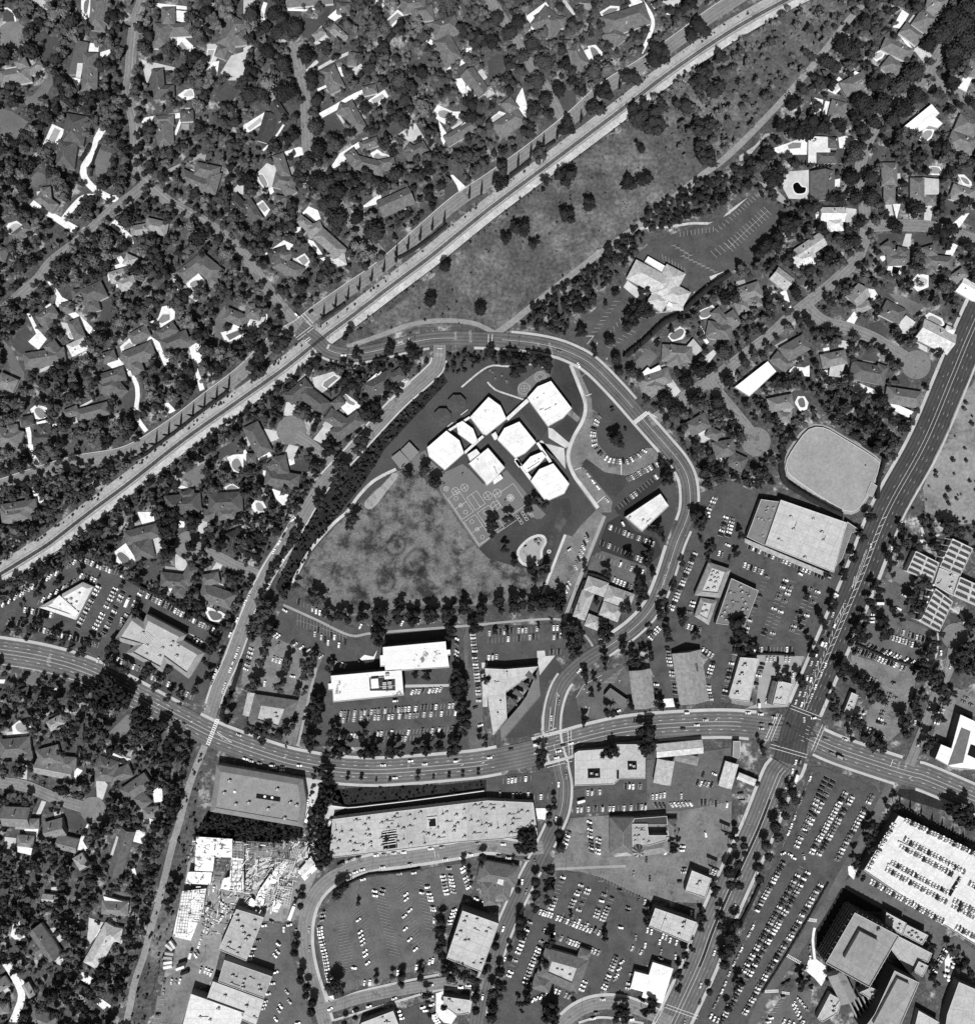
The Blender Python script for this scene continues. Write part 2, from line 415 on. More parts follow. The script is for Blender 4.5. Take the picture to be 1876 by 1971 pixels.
# ------------------------------------------------------------------ buildings
def rmat(v, shingle=True):
    v = int(round(v / 8.0) * 8)
    if shingle: return mat('shingle_roof_%d' % v, v * 1.06, n1=.24, s1=.3, n2=.3, s2=1.1)
    return mat('flat_roof_%d' % v, v * .94, n1=.12, s1=.12, n2=.16, s2=.5, patch=(v * .7,.05,.62,.72))
WALLM = lambda v=150: mat('stucco_wall_%d' % v, v, n2=.06, s2=.5)
TOPM = lambda: mat('parapet_cap',205, n2=.08)
UNITM = lambda: mat('unit_casing',190, rough=.6, n2=.06)
DARKM = lambda: mat('dark_opening',26)
def wing_geo(x1, y1, x2, y2, w, typ, he, pitch, e, roofm, wallm, capm):
    """hip / gable / flat wing under e; axis in sheet px, width in sheet px"""
    a, q = Vector(W(x1, y1, he)), Vector(W(x2, y2, he)); wm = m_(w); d = (q - a); L = d.length; d.normalize(); n = Vector((-d.y, d.x))
    if wm > L and typ != 'g':                       # ridge runs along the longer side
        mid = (a + q) / 2; a, q = mid - n * wm / 2, mid + n * wm / 2; wm, L = L, wm; d = (q - a).normalized(); n = Vector((-d.y, d.x))
    ha = wm / 2; rise = ha * pitch; ov = .55
    C = [a - n * ha, q - n * ha, q + n * ha, a + n * ha]
    Cw = [a - n * (ha - ov) + d * ov, q - n * (ha - ov) - d * ov, q + n * (ha - ov) - d * ov, a + n * (ha - ov) + d * ov]
    b = MB(); b.prism([tuple(p) for p in Cw],0, he, top=False); stamp([tuple(p) for p in C],2)
    if typ == 'g':
        for s0, s1, p in ((3,0, a + d * ov),(1,2, q - d * ov)):
            b.add([(*Cw[s0], he),(*Cw[s1], he),(*p, he + rise * .9)],[(0,1,2)])
    wl = b.build('wall', wallm); under(wl, e)
    r = MB(); t = .18; R0, R1 = (a, q) if typ == 'g' else (a + d * min(ha, L / 2 - .1), q - d * min(ha, L / 2 - .1))
    vs = [(*p, he) for p in C] + [(*p, he + t) for p in C] + [(*R0, he + rise + t),(*R1, he + rise + t)]
    fs = [(0,1,5,4),(1,2,6,5),(2,3,7,6),(3,0,4,7),(3,2,1,0),(4,5,9,8),(6,7,8,9)]
    fs += [(5,6,9),(7,4,8)]
    r.add(vs, fs); ro = r.build('roof', roofm); under(ro, e)
    c = MB(); rr = .13
    P8, P9 = Vector((*R0, he + rise + t)), Vector((*R1, he + rise + t))
    c.tube(P8, P9, rr, rr, 4)
    if typ != 'g':
        for k, pk in ((4, P8),(7, P8),(5, P9),(6, P9)): c.tube(Vector(vs[k]), pk, rr * .8, rr, 4)
    cp = c.build('ridge_cap', capm); cp.parent = ro
    cp.matrix_parent_inverse = Matrix.Identity(4)
    return a.lerp(q, .5), wm, L, he + rise, d
NHOUSE = [0]
def H(v, wings, he=3.1, pitch=.46, chim=True, flats=()):
    """house: wings (x1,y1,x2,y2,w[,type]); flats = (tone, polygon)"""
    k = NHOUSE[0]; NHOUSE[0] += 1; rg = random.Random(100 + k)
    w0 = wings[0]; cx, cy = W((w0[0] + w0[2]) / 2,(w0[1] + w0[3]) / 2, he)
    form = {1: 'single-block',2: 'two-winged'}.get(len(wings),'rambling')
    tone = 'white' if v > 225 else 'pale' if v > 145 else 'mid-grey' if v > 102 else 'dark grey' if v > 72 else 'blackish'
    kind = 'gable' if len(w0) > 5 and w0[5] == 'g' else 'hip'
    e = empty('house','house','house',(cx, cy, 0),'houses of the gardens')
    later('house', e, cx, cy, '%s %s-roofed %s house' % (tone, kind, form),'house')
    roofm = rmat(v * .97 + 3); capm = mat('ridge_tile_%d' % (int(v // 16) * 16), min(v + 42,245)); wm_ = WALLM(rg.choice((135,165,190)))
    for i, w in enumerate(wings):
        typ = w[5] if len(w) > 5 else 'h'
        mid, ww, L, top, d = wing_geo(w[0], w[1], w[2], w[3], w[4], typ, he + i * .07, pitch + .013 * i, e, roofm, wm_, capm)
        n = Vector((-d.y, d.x))
        if chim and i == 0:
            p = mid + d * L * rg.uniform(-.25,.25) + n * ww * rg.choice((-.2,.2,.12))
            b = MB(); b.box(p.x, p.y, he + .3,1.1,.9, top - he + .5, math.atan2(d.y, d.x)); b.cur = 1
            b.box(p.x, p.y, top + .802,.6,.45,.12, math.atan2(d.y, d.x)); under(b.build('chimney',[mat('chimney_plaster',205), DARKM()]), e)
        if i == 0:
            for sd_ in (-1,1):
                if rg.random() < .62:
                    wl_, dp = rg.uniform(4, L * .6), rg.uniform(3,6.5); c0 = mid + d * rg.uniform(-.25,.25) * L + n * sd_ * (ww / 2 + dp / 2 + .2)
                    q = [c0 + d * (sx * wl_ / 2 * rg.uniform(.8,1.1)) + n * (sy * dp / 2 * rg.uniform(.8,1.1)) for sx, sy in ((-1,-1),(1,-1),(1,1),(-1,1))]
                    if not any(mval(*z) & 3 for z in q): S(rg.choice(('conc','pale','pale','mid','lawn2')),[tuple(z) for z in q],'patio' if rg.random() < 2 else '')
        for _ in range(2):
            p = mid + d * L * rg.uniform(-.35,.35) + n * ww * rg.uniform(-.3,.3)
            b = MB(); zz = he + .2; b.tube((p.x, p.y, zz),(p.x, p.y, top + .15),.16,.16,5); under(b.build('vent_pipe', mat('vent_metal',215)), e)
    for fi, (tv, poly) in enumerate(flats):
        he += .06 * fi
        pl = WL(pr(poly), he); b = MB(); b.prism(pl, 0, he + .1, top=False); under(b.build('wall', wm_), e)
        b = MB(); b.prism(inset(pl, -.3), he + .1, he + .35, bottom=True); under(b.build('flat_roof', rmat(tv, False)), e); stamp(pl, 2)
    return e
def seams(e, pl, h, v, ang):
    a = ang if ang is not None else math.atan2(pl[1][1] - pl[0][1], pl[1][0] - pl[0][0]); b = MB(); n = len(pl)
    for t, sp in ((a, 9.0),(a + math.pi / 2,14.0))[:1 if v > 230 else 2]:
        d = Vector((math.cos(t), math.sin(t))); m = Vector((-d.y, d.x)); o = [Vector(p).dot(m) for p in pl]; c = min(o) + sp * .6
        while c < max(o) - 1:
            hit = []
            for i in range(n):
                p, q = Vector(pl[i]), Vector(pl[(i + 1) % n]); u, w = p.dot(m) - c, q.dot(m) - c
                if u * w < 0: hit.append((p.lerp(q, u / (u - w))).dot(d))
            hit.sort()
            for i in range(0, len(hit) - 1,2): b.bar(d * hit[i] + m * c, d * hit[i + 1] + m * c, .3, h + .04 + (.004 if t != a else 0))
            c += sp
    if b.f: o = b.build('roof_seam', mat('roof_seam_%d' % int(v // 20 * 20), v * .84)); under(o, e); o['kind'] = 'stuff'
def ugrid(poly, n, seed):
    rg = random.Random(seed); p = np.array(poly); out = []
    lo, hi = p.min(0), p.max(0); t = 0
    while len(out) < n and t < 900:
        t += 1; x, y = rg.uniform(lo[0], hi[0]), rg.uniform(lo[1], hi[1])
        if pip(x, y, inset(poly, 2.2)) and all(math.hypot(x - a, y - c) > 3.4 for a, c in out): out.append((x, y))
    return out
def pip(x, y, p):
    c = False; n = len(p); j = n - 1
    for i in range(n):
        if (p[i][1] > y) != (p[j][1] > y) and x < (p[j][0] - p[i][0]) * (y - p[i][1]) / (p[j][1] - p[i][1]) + p[i][0]: c = not c
        j = i
    return c
def unit(e, x, y, z, a, s=1.0, parts=True):
    b = MB(); b.box(x, y, z + .25,2.0 * s, 1.5 * s, 1.1 * s, a); b.cur = 1
    b.box(x + .4 * s * math.cos(a), y + .4 * s * math.sin(a), z + .252 + 1.1 * s, .8 * s, .8 * s, .06, a)
    b.box(x - 1.5 * s * math.cos(a), y - 1.5 * s * math.sin(a), z + .1,1.1 * s, .5 * s, .5, a)
    under(b.build('rooftop_unit',[UNITM(), mat('fan_grille',70)]), e)
def block(e, flat, h, v, par=.7, wv=170, z0=0.0, units=0, usc=1.0, wall='wall', cap=None, ang=None, roofname='roof'):
    """flat-roofed block under e: outer wall with parapet, roof deck, rooftop units"""
    pl = WL(pr(flat), h + par) if not isinstance(flat[0], tuple) else flat
    pl = ccw(pl); n = len(pl); t = .35; inn = inset(pl, t); b = MB(); z1 = h + par
    vs = [(a, c, z0) for a, c in pl] + [(a, c, z1) for a, c in pl]
    b.add(vs, [(i, (i + 1) % n, n + (i + 1) % n, n + i) for i in range(n)]); under(b.build(wall, WALLM(wv)), e)
    b = MB(); vs = [(a, c, z1) for a, c in pl] + [(a, c, z1) for a, c in inn] + [(a, c, h - .02) for a, c in inn]
    b.add(vs, [(i, (i + 1) % n, n + (i + 1) % n, n + i) for i in range(n)] + [(n + i, n + (i + 1) % n, 2 * n + (i + 1) % n, 2 * n + i) for i in range(n)])
    under(b.build('parapet', cap or TOPM()), e)
    b = MB(); b.flat(inn, h); under(b.build(roofname, rmat(v, False)), e); stamp(pl, 2)
    if v >= 120 and len(pl) > 3 and abs(area2(pl)) > 300: seams(e, inn, h, v, ang)
    if units:
        a = ang if ang is not None else math.atan2(pl[1][1] - pl[0][1], pl[1][0] - pl[0][0])
        for k, (x, y) in enumerate(ugrid(inn, units, len(pl) * 31 + units)):
            unit(e, x, y, h, a, usc * RNG.uniform(.8,1.25))
            if k % 2:
                L = RNG.uniform(3,8); t = a + RNG.choice((0, math.pi / 2)); px, py = x + L / 2 * math.cos(t), y + L / 2 * math.sin(t)
                if pip(x + L * math.cos(t), y + L * math.sin(t), inn): b = MB(); b.box(px, py, h + .05, L, .3,.35, t); under(b.build('roof_pipe', mat('roof_pipe',70)), e)
    return pl
def B(name, label, cat, anchor, group='commercial buildings'):
    cx, cy = W(*anchor); return empty(name, label, cat, (cx, cy, 0), group)
def mansard(e, flat, he, d, rise, sv, dv, units=0, deep=.8, shingle=True):
    """sloping skirt roof round a sunk flat deck"""
    pl = ccw(WL(pr(flat), he)); inn = inset(pl, d); inn2 = inset(pl, d + .3); n = len(pl)
    b = MB(); b.prism(inset(pl, .6),0, he, top=False); under(b.build('wall', WALLM(160)), e); stamp(pl, 2)
    b = MB(); zt = he + rise
    vs = [(x, y, he) for x, y in pl] + [(x, y, zt) for x, y in inn] + [(x, y, zt) for x, y in inn2] + [(x, y, zt - deep) for x, y in inn2]
    b.add(vs, [(k * n + i, k * n + (i + 1) % n, (k + 1) * n + (i + 1) % n, (k + 1) * n + i) for k in range(3) for i in range(n)]); under(b.build('skirt_roof', rmat(sv, shingle)), e)
    b = MB(); b.flat(inn2, zt - deep); under(b.build('roof_deck', rmat(dv, False)), e)
    b = MB()
    for i in range(n): b.tube((*pl[i], he + .05),(*inn[i], zt + .05),.12,.12,4)
    under(b.build('hip_cap', mat('hip_cap', min(sv + 40,240))), e)
    if units:
        a = math.atan2(pl[1][1] - pl[0][1], pl[1][0] - pl[0][0])
        for x, y in ugrid(inn2, units, n * 17 + units): unit(e, x, y, zt - deep, a, RNG.uniform(.8,1.2))
    return pl
# ------------------------------------------------------------------ pools
WATER = lambda v: mat('pool_water_%d' % v, v, rough=.08, n1=.12, s1=.25, spec=.5)
def pool(desc, flat, v=150, deck=None, dk='conc', sm=True):
    """swimming pool: coping + water (raised a hand above the paving), deck sheet below"""
    if deck: S(dk, deck, 'pool_deck', sm=False)
    pts = WL(pr(flat)); pts = closed_smooth(pts, 1.5) if sm else pts
    x = sum(p[0] for p in pts) / len(pts); y = sum(p[1] for p in pts) / len(pts)
    e = empty('swimming_pool','pool','swimming pool',(x, y, 0),'garden swimming pools')
    e['label'] = desc; stamp(pts, 1)
    out = inset(ccw(pts),-.9); inn = ccw(pts); n = len(inn); b = MB()
    vs = [(a, c, .1) for a, c in out] + [(a, c, .42) for a, c in out] + [(a, c, .42) for a, c in inn] + [(a, c, .32) for a, c in inn]
    b.add(vs, [(k * n + i, k * n + (i + 1) % n, (k + 1) * n + (i + 1) % n, (k + 1) * n + i) for k in range(3) for i in range(n)])
    under(b.build('coping', mat('pool_coping',222, n2=.05)), e)
    b = MB(); b.flat(inn, .345); under(b.build('water', WATER(int(v * .86))), e); return e
# ------------------------------------------------------------------ cars
PTONE = {'w': ('white',245),'l': ('light grey',202),'m': ('mid-grey',128),'d': ('dark',40),'b': ('black',20)}
def car_arrays(kind):
    """body / windscreen / rear window of one car, nose to +x, as lists of (verts, faces, slot)"""
    if kind == 'van': L, Wd, hb, ht, x0, x1, x2, x3 = 5.0,2.0,1.05,2.0,-2.45,-2.35,1.2,1.9
    elif kind == 'wagon': L, Wd, hb, ht, x0, x1, x2, x3 = 5.2,1.96,.92,1.42,-2.3,-1.95,.45,1.05
    else: L, Wd, hb, ht, x0, x1, x2, x3 = 5.15,1.96,.9,1.38,-1.75,-.95,.45,1.1
    b = MB(); hw = Wd / 2; z0 = .28; l = L / 2
    # lower body with tapered nose and tail, bonnet slightly lower than the boot
    ring = [(-l, -hw * .88),(-l * .93,-hw),(l * .86,-hw),(l, -hw * .8),(l, hw * .8),(l * .86, hw),(-l * .93, hw),(-l, hw * .88)]
    n = 8; top = [(x, y, hb - (.1 if x > 0 else .02)) for x, y in ring]
    b.cur = 0
    b.add([(x, y, z0) for x, y in ring] + top, [(i, (i + 1) % n, n + (i + 1) % n, n + i) for i in range(n)] + [tuple(range(n, 2 * n))])
    tw = hw * .76
    R = [(x1,-tw, ht),(x2,-tw, ht),(x2, tw, ht),(x1, tw, ht)]
    G = [(x0,-hw * .93, hb - .02),(x3,-hw * .93, hb - .09),(x3, hw * .93, hb - .09),(x0, hw * .93, hb - .02)]
    b.add([(q[0], q[1], q[2] + .03) for q in R] + R, [(0,1,2,3),(4,5,1,0),(5,6,2,1),(6,7,3,2),(7,4,0,3)])
    b.cur = 1
    b.add(G + R, [(0,1,5,4),(2,3,7,6)])                       # side glass
    b.cur = 2
    for sx in (-l * .62, l * .62):
        for sy in (-1,1): b.tube((sx, sy * (hw - .22),.32),(sx, sy * (hw + .01),.32),.32,.32,8)
    f = MB(); f.add([G[1], G[2], R[2], R[1]],[(0,1,2,3)])
    r = MB(); r.add([G[3], G[0], R[0], R[3]],[(0,1,2,3)])
    return b, f, r
CARS = []                                            # x, y, z, angle, tone, kind, row label
def car(x, y, ang, t='w', kind=None, where=None, z=.45, h=0.0):
    """one car at sheet px, ang = heading in the picture (0 right, 90 up)"""
    p = W(x, y, h); CARS.append([p[0], p[1], z + h, math.radians(ang), t, kind or RNG.choice(('sedan','sedan','sedan','wagon','sedan','van' if RNG.random() < .3 else 'wagon')), where])
def row(where, x1, y1, x2, y2, n, ang, pat='*', stalls=None, depth=5.2, lot=None, fill=.93, h=0.0, jit=.35, m=None, flip=.5):
    """n stalls from point 1 to 2; pat: one letter per stall, '.' empty, '*' any car, shorter patterns repeat"""
    rg = random.Random(int(x1 * 7 + y1 * 13 + n)); a, q = Vector(W(x1, y1, h)), Vector(W(x2, y2, h)); A = math.radians(ang)
    d = Vector((math.cos(A), math.sin(A))); cnt = 0
    hor = abs(q.x - a.x) > abs(q.y - a.y); endn = ('left' if q.x > a.x else 'right') if hor else ('top' if q.y < a.y else 'lower')
    for i in range(n):
        c = pat[i % len(pat)] if len(pat) < n or len(pat) > 1 else pat
        if i >= len(pat) and len(pat) > 1: c = pat[i % len(pat)]
        if c == '.': continue
        if c in '*':
            if rg.random() > fill: continue
            c = rg.choice('wwwllmmddb')
        cnt += 1
        p = a.lerp(q, i / max(1, n - 1)); jl = rg.uniform(-jit, jit)
        k = rg.random(); kind = 'van' if k < .07 else 'wagon' if k < .3 else 'sedan'
        lab = None if where is None else '%s car, %s from %s, %s' % (PTONE[c][0], ordn(cnt), {'lower': 'bottom'}.get(endn, endn), where.replace('the ',''))
        CARS.append([p.x + d.x * jl, p.y + d.y * jl, .45 if not h else h + .03, A + (math.pi if rg.random() < flip else 0) + rg.uniform(-.03,.03), c, kind, lab])
    if stalls is not False and not (stalls is None and lot is None):
        st = (q - a) / max(1, n - 1); b = MB(); z = layer(BASE['mark']) if not h else h + .02
        for i in range(n + 1):
            p = a + st * (i - .5); b.bar(p - d * depth / 2, p + d * depth / 2,.24, z)
        o = b.build('stall_line', m or PAINT2()); 
        if lot is not None: o.parent = lot
        else: o['kind'] = 'structure'
    return None
def stalls(lot, x1, y1, x2, y2, n, ang, depth=5.2, m=None, spine=False):
    a, q = Vector(W(x1, y1)), Vector(W(x2, y2)); A = math.radians(ang); d = Vector((math.cos(A), math.sin(A))); b = MB(); z = layer(BASE['mark'])
    for i in range(n):
        p = a.lerp(q, i / max(1, n - 1)); b.bar(p - d * depth / 2, p + d * depth / 2,.26, z)
    if spine: b.bar(a, q, .26, z + .004)
    return b.build('stall_line', m or PAINT2(), lot)
def emit_cars():
    cx, cy = cam.location.x, cam.location.y
    CARS.sort(key=lambda c: (c[0] - cx) ** 2 + (c[1] - cy) ** 2)
    glass = mat('car_glass',30, rough=.12, spec=.6); tyre = mat('tyre_rubber',28)
    pm = {k: mat('car_paint_' + v[0].replace(' ','_').replace('-','_'), v[1], rough=.35, spec=.5) for k, v in PTONE.items()}
    tm = {}
    for k in ('sedan','wagon','van'):
        b, f, r = car_arrays(k)
        tm[k] = ({t: b.mesh('car_body',[pm[t], glass, tyre]) for t in PTONE}, f.mesh('windscreen', glass), r.mesh('rear_window', glass),(b, f, r))
    near = [c for c in CARS if c[6]][:300]; ids = {id(c) for c in near}
    seen = {}
    for c in near:
        lab = c[6]; e = empty('car', lab.replace('parked ',''),'car',(c[0], c[1], c[2]),'cars on streets and lots', c[3])
        bo, f, r, _ = tm[c[5]]
        link('body', bo[c[4]], e); link('windscreen', f, e); link('rear_window', r, e)
    # the rest of the crowd of cars is one mass
    V = []; F = []; MI = []; off = 0; tones = list(PTONE)
    for c in CARS:
        if id(c) in ids: continue
        b, f, r = tm[c[5]][3]; ca, sa = math.cos(c[3]), math.sin(c[3])
        for q, gl in ((b, None),(f, 1),(r, 1)):
            v = np.array(q.v); x = v[:, 0] * ca - v[:, 1] * sa + c[0]; y = v[:, 0] * sa + v[:, 1] * ca + c[1]
            V.append(np.stack([x, y, v[:, 2] + c[2]],1)); F += [tuple(off + i for i in fc) for fc in q.f]; off += len(v)
            MI += [(tones.index(c[4]) if mi == 0 and gl is None else 5 if (mi == 1 or gl) else 6) for mi in q.mi]
    me = bpy.data.meshes.new('parked_cars'); me.from_pydata(np.concatenate(V).tolist(),[], F)
    for t in tones: me.materials.append(pm[t])
    me.materials.append(glass); me.materials.append(tyre); me.polygons.foreach_set('material_index', MI); me.update()
    o = link('parked_cars', me); tag(o, 'mass of further parked cars filling the outer car parks','cars', None, 'stuff')
    print('CARS', len(CARS),'individual', len(near))
def truck(label, x, y, ang, L=7.5, wd=2.5, h=3.0, v=225, cab=60, name='box_truck', cat='truck'):
    p = W(x, y); a = math.radians(ang); e = empty(name, label, cat, (p[0], p[1],.45),'trucks and trailers', a)
    b = MB(); b.prism([(-L / 2,-wd / 2),(L / 2 - 2.0,-wd / 2),(L / 2 - 2.0, wd / 2),(-L / 2, wd / 2)],.8, h); b.build('cargo_box', mat('truck_box_%d' % v, v, n2=.06), e)
    b = MB(); x0, x1 = L / 2 - 1.85, L / 2
    b.add([(x0,-wd * .45,.5),(x1,-wd * .45,.5),(x1, wd * .45,.5),(x0, wd * .45,.5),(x0,-wd * .42,2.3),(x1 - .5,-wd * .4,2.3),(x1 - .5, wd * .4,2.3),(x0, wd * .42,2.3)],
          [(0,1,5,4),(1,2,6,5),(2,3,7,6),(3,0,4,7),(4,5,6,7)]); b.build('cab', mat('truck_cab_%d' % cab, cab, rough=.4, spec=.5), e)
    for sx in (-L * .3, L * .36):
        for sy in (-1,1):
            b = MB(); b.tube((sx, sy * (wd / 2 - .35),.48),(sx, sy * wd / 2,.48),.48,.48,8); b.build('wheel', mat('tyre_rubber',28), e)
    return e
# ------------------------------------------------------------------ vegetation
FOL = [mat('foliage_%d' % i, v, rough=.9, spec=.15, n1=.18, s1=.09, n2=.25, s2=.7) for i, v in enumerate((47,57,70,86,106))]
BARK = mat('bark',70, n2=.2, s2=2)
def ico(sub):
    bm = bmesh.new(); bmesh.ops.create_icosphere(bm, subdivisions=sub, radius=1); v = np.array([q.co[:] for q in bm.verts]); f = [tuple(x.index for x in q.verts) for q in bm.faces]; bm.free(); return v, np.array(f)
ICO2 = ico(2); ICO3 = ico(3)
def crown_arrays(seed, leaves, squash=.8, lobes=9, core=True, leaf=.17, rough=.5):
    """unit crown: a lumpy core added inside to block light, and loose leaf clumps through and round it"""
    rs = np.random.RandomState(seed)
    ld = rs.normal(size=(lobes, 3)); ld[:, 2] = np.abs(ld[:, 2]) * .7; ld /= np.linalg.norm(ld, axis=1)[:, None]
    lr = rs.uniform(.55,1.0, lobes)
    def rad(d):
        c = np.clip(d @ ld.T, 0,1) ** 5 * lr
        return .52 + rough * c.max(1)
    V = []; F = []; n0 = 0
    if core:  # solid blob added within the leaves to stop light, same foliage tone
        v, f = ICO2; r = rad(v) * (.86 + .16 * rs.rand(len(v))); V.append(v * r[:, None] * .93 * np.array([1,1, squash])); F.append(f); n0 = len(v)
    d = rs.normal(size=(leaves, 3)); d[:, 2] = np.where(d[:, 2] < -.25 * np.abs(d[:, 0]),-d[:, 2] * .6, d[:, 2]); d /= np.linalg.norm(d, axis=1)[:, None]
    c = d * (rad(d) * rs.uniform(.82,1.1, leaves))[:, None] * np.array([1,1, squash])
    nn = d + rs.normal(size=(leaves, 3)) * .55; nn /= np.linalg.norm(nn, axis=1)[:, None]
    t = np.cross(nn, rs.normal(size=(leaves, 3))); t /= np.linalg.norm(t, axis=1)[:, None] + 1e-9; bt = np.cross(nn, t)
    s = leaf * rs.uniform(.6,1.35, leaves)[:, None]
    q = np.stack([c + t * s, c + bt * s * .8, c - t * s, c - bt * s * .8],1).reshape(-1,3)
    i = n0 + np.arange(leaves) * 4
    F.append(np.stack([i, i + 1, i + 2],1)); F.append(np.stack([i, i + 2, i + 3],1)); V.append(q)
    return np.concatenate(V), np.concatenate(F)
def np_mesh(name, V, F, mats, mi=None):
    me = bpy.data.meshes.new(name); V = np.ascontiguousarray(V, dtype=np.float32); F = np.ascontiguousarray(F, dtype=np.int32)
    me.vertices.add(len(V)); me.vertices.foreach_set('co', V.ravel()); me.loops.add(F.size); me.loops.foreach_set('vertex_index', F.ravel())
    me.polygons.add(len(F)); me.polygons.foreach_set('loop_start', np.arange(0, F.size, 3, dtype=np.int32))
    for m in mats: me.materials.append(m)
    if mi is not None: me.polygons.foreach_set('material_index', np.ascontiguousarray(mi, dtype=np.int32))
    me.update(calc_edges=True); return me
def cluster(seed, n, leaves):
    """irregular crown of several merged boughs"""
    rs = np.random.RandomState(seed); V = []; F = []; off = 0
    for k in range(n):
        v, f = crown_arrays(seed * 10 + k, leaves, rs.uniform(.7,1.0), rs.randint(5,9), leaf=.2, rough=rs.uniform(.5,.7))
        a = k * 2 * np.pi / n + rs.uniform(-.5,.5); d = rs.uniform(.3,.62) if n > 1 else 0; s_ = rs.uniform(.48,.72) if k else .74
        V.append(v * s_ + [d * np.cos(a), d * np.sin(a), rs.uniform(-.15,.25)]); F.append(f + off); off += len(v)
    return np.concatenate(V), np.concatenate(F)
CROWNS = [cluster(i + 3, n, 58) for i, n in enumerate((3,4,2,3,4,3,5,2))]
ROUND = [crown_arrays(60 + i, 300,.82,24, leaf=.11, rough=.40) for i in range(3)]     # clipped-looking street trees
LOOSE = [crown_arrays(80 + i, 190,.9,6, leaf=.13, rough=.75) for i in range(3)]      # eucalyptus-like
SHRUB = [crown_arrays(90 + i, 60,.8,6, leaf=.24, rough=.5) for i in range(3)]
ALLC = CROWNS + ROUND + LOOSE + SHRUB; NC, NRD, NLO = len(CROWNS), len(ROUND), len(LOOSE)
def cyp_arrays():
    rs = np.random.RandomState(5); V = []; F = []; n = 9; prof = [(0,.35),(.08,.8),(.3,1.0),(.55,.85),(.78,.5),(.93,.2),(1,.02)]
    for z, r in prof:
        a = np.arange(n) * 2 * np.pi / n; rr = r * (.85 + .3 * rs.rand(n)); V.append(np.stack([rr * np.cos(a), rr * np.sin(a), np.full(n, z)],1))
    V = np.concatenate(V)
    for k in range(len(prof) - 1):
        for i in range(n):
            a, b = k * n + i, k * n + (i + 1) % n; F += [(a, b, b + n),(a, b + n, a + n)]
    L = 110; z = rs.uniform(.04,.96, L); an = rs.uniform(0,6.28, L); r = np.interp(z, [q[0] for q in prof],[q[1] for q in prof])
    c = np.stack([r * np.cos(an), r * np.sin(an), z],1); s = .22
    q = np.stack([c + np.stack([-s * np.sin(an), s * np.cos(an),0 * an],1), c + np.stack([s * .5 * np.cos(an), s * .5 * np.sin(an),.05 + 0 * an],1), c - np.stack([-s * np.sin(an), s * np.cos(an),0 * an],1)],1).reshape(-1,3)
    i = len(V) + np.arange(L) * 3
    return np.concatenate([V, q]), np.concatenate([np.array(F), np.stack([i, i + 1, i + 2],1)])
CYP = cyp_arrays()
def palm_arrays(seed):
    rs = np.random.RandomState(seed); V = []; F = []; n = 26
    for k in range(n):
        a = k * 2.4 + rs.uniform(-.15,.15); up = rs.uniform(-.05,.75); L = rs.uniform(.85,1.05)
        pts = []
        for s in range(6):
            t = s / 5; pts.append(np.array([math.cos(a) * L * t, math.sin(a) * L * t, up * t - (.35 + .35 * up) * t * t]))
        side = np.array([-math.sin(a), math.cos(a),0])
        for s in range(5):
            w0 = .085 * math.sin(math.pi * (.1 + .85 * s / 5)); w1 = .085 * math.sin(math.pi * (.1 + .85 * (s + 1) / 5)); b = len(V)
            V += [pts[s], pts[s] + side * w0 * 1.2 - [0,0,.04], pts[s + 1] + side * w1 * 1.2 - [0,0,.04], pts[s + 1], pts[s] - side * w0 * 1.2 - [0,0,.04], pts[s + 1] - side * w1 * 1.2 - [0,0,.04]]
            F += [(b, b + 1, b + 2),(b, b + 2, b + 3),(b, b + 3, b + 5),(b, b + 5, b + 4)]
    return np.array(V), np.array(F)
PALM = [palm_arrays(i) for i in range(2)]
def trunk_arrays(n=6):
    V = []; F = []; prof = [(0,0,0,1.0),(.5,.06,.02,.75),(1.0,0,.08,.55)]
    for z, ox, oy, r in prof:
        for i in range(n): t = 2 * math.pi * i / n; V.append((r * math.cos(t) + ox, r * math.sin(t) + oy, z))
    for k in range(2):
        for i in range(n): a, b = k * n + i, k * n + (i + 1) % n; F += [(a, b, b + n),(a, b + n, a + n)]
    # two limbs
    for sg in (-1,1):
        b = len(V)
        for z, x in ((.62,0.0),(1.15,3.2)):
            for i in range(4): t = math.pi / 2 * i; q = .4 if z < 1 else .18; V.append((sg * x + q * math.cos(t), sg * x * .3 + q * math.sin(t), z))
        for i in range(4): a, c = b + i, b + (i + 1) % 4; F += [(a, c, c + 4),(a, c + 4, a + 4)]
    return np.array(V, float), np.array(F)
TRUNK = trunk_arrays()
TREES = []        # x, y, r, variant, tone, rot, height, label, kind, yscale
def tree(x, y, r, var=None, tone=None, h=None, label=None, kind='tree', world=False, hh=None):
    """tree whose crown shows at (x,y); r in metres"""
    H_ = hh if hh else r * RNG.uniform(1.9,2.4)
    H_ = min(H_, 8 + r * .75)
    if kind == 'shrub': H_ = r * 1.5
    p = (x, y) if world else W(x, y, H_ * .62)
    if var is None: var = RNG.randrange(NC) if RNG.random() < .78 else NC + NRD + RNG.randrange(NLO)
    if tone is None: tone = RNG.choice((0,1,1,2,2,2,3,3,4) if RNG.random() < .8 else (1,2))
    TREES.append([p[0], p[1], r, var, tone, RNG.uniform(0,6.28), H_, label, kind, RNG.uniform(.85,1.15)])
TROWN = {}
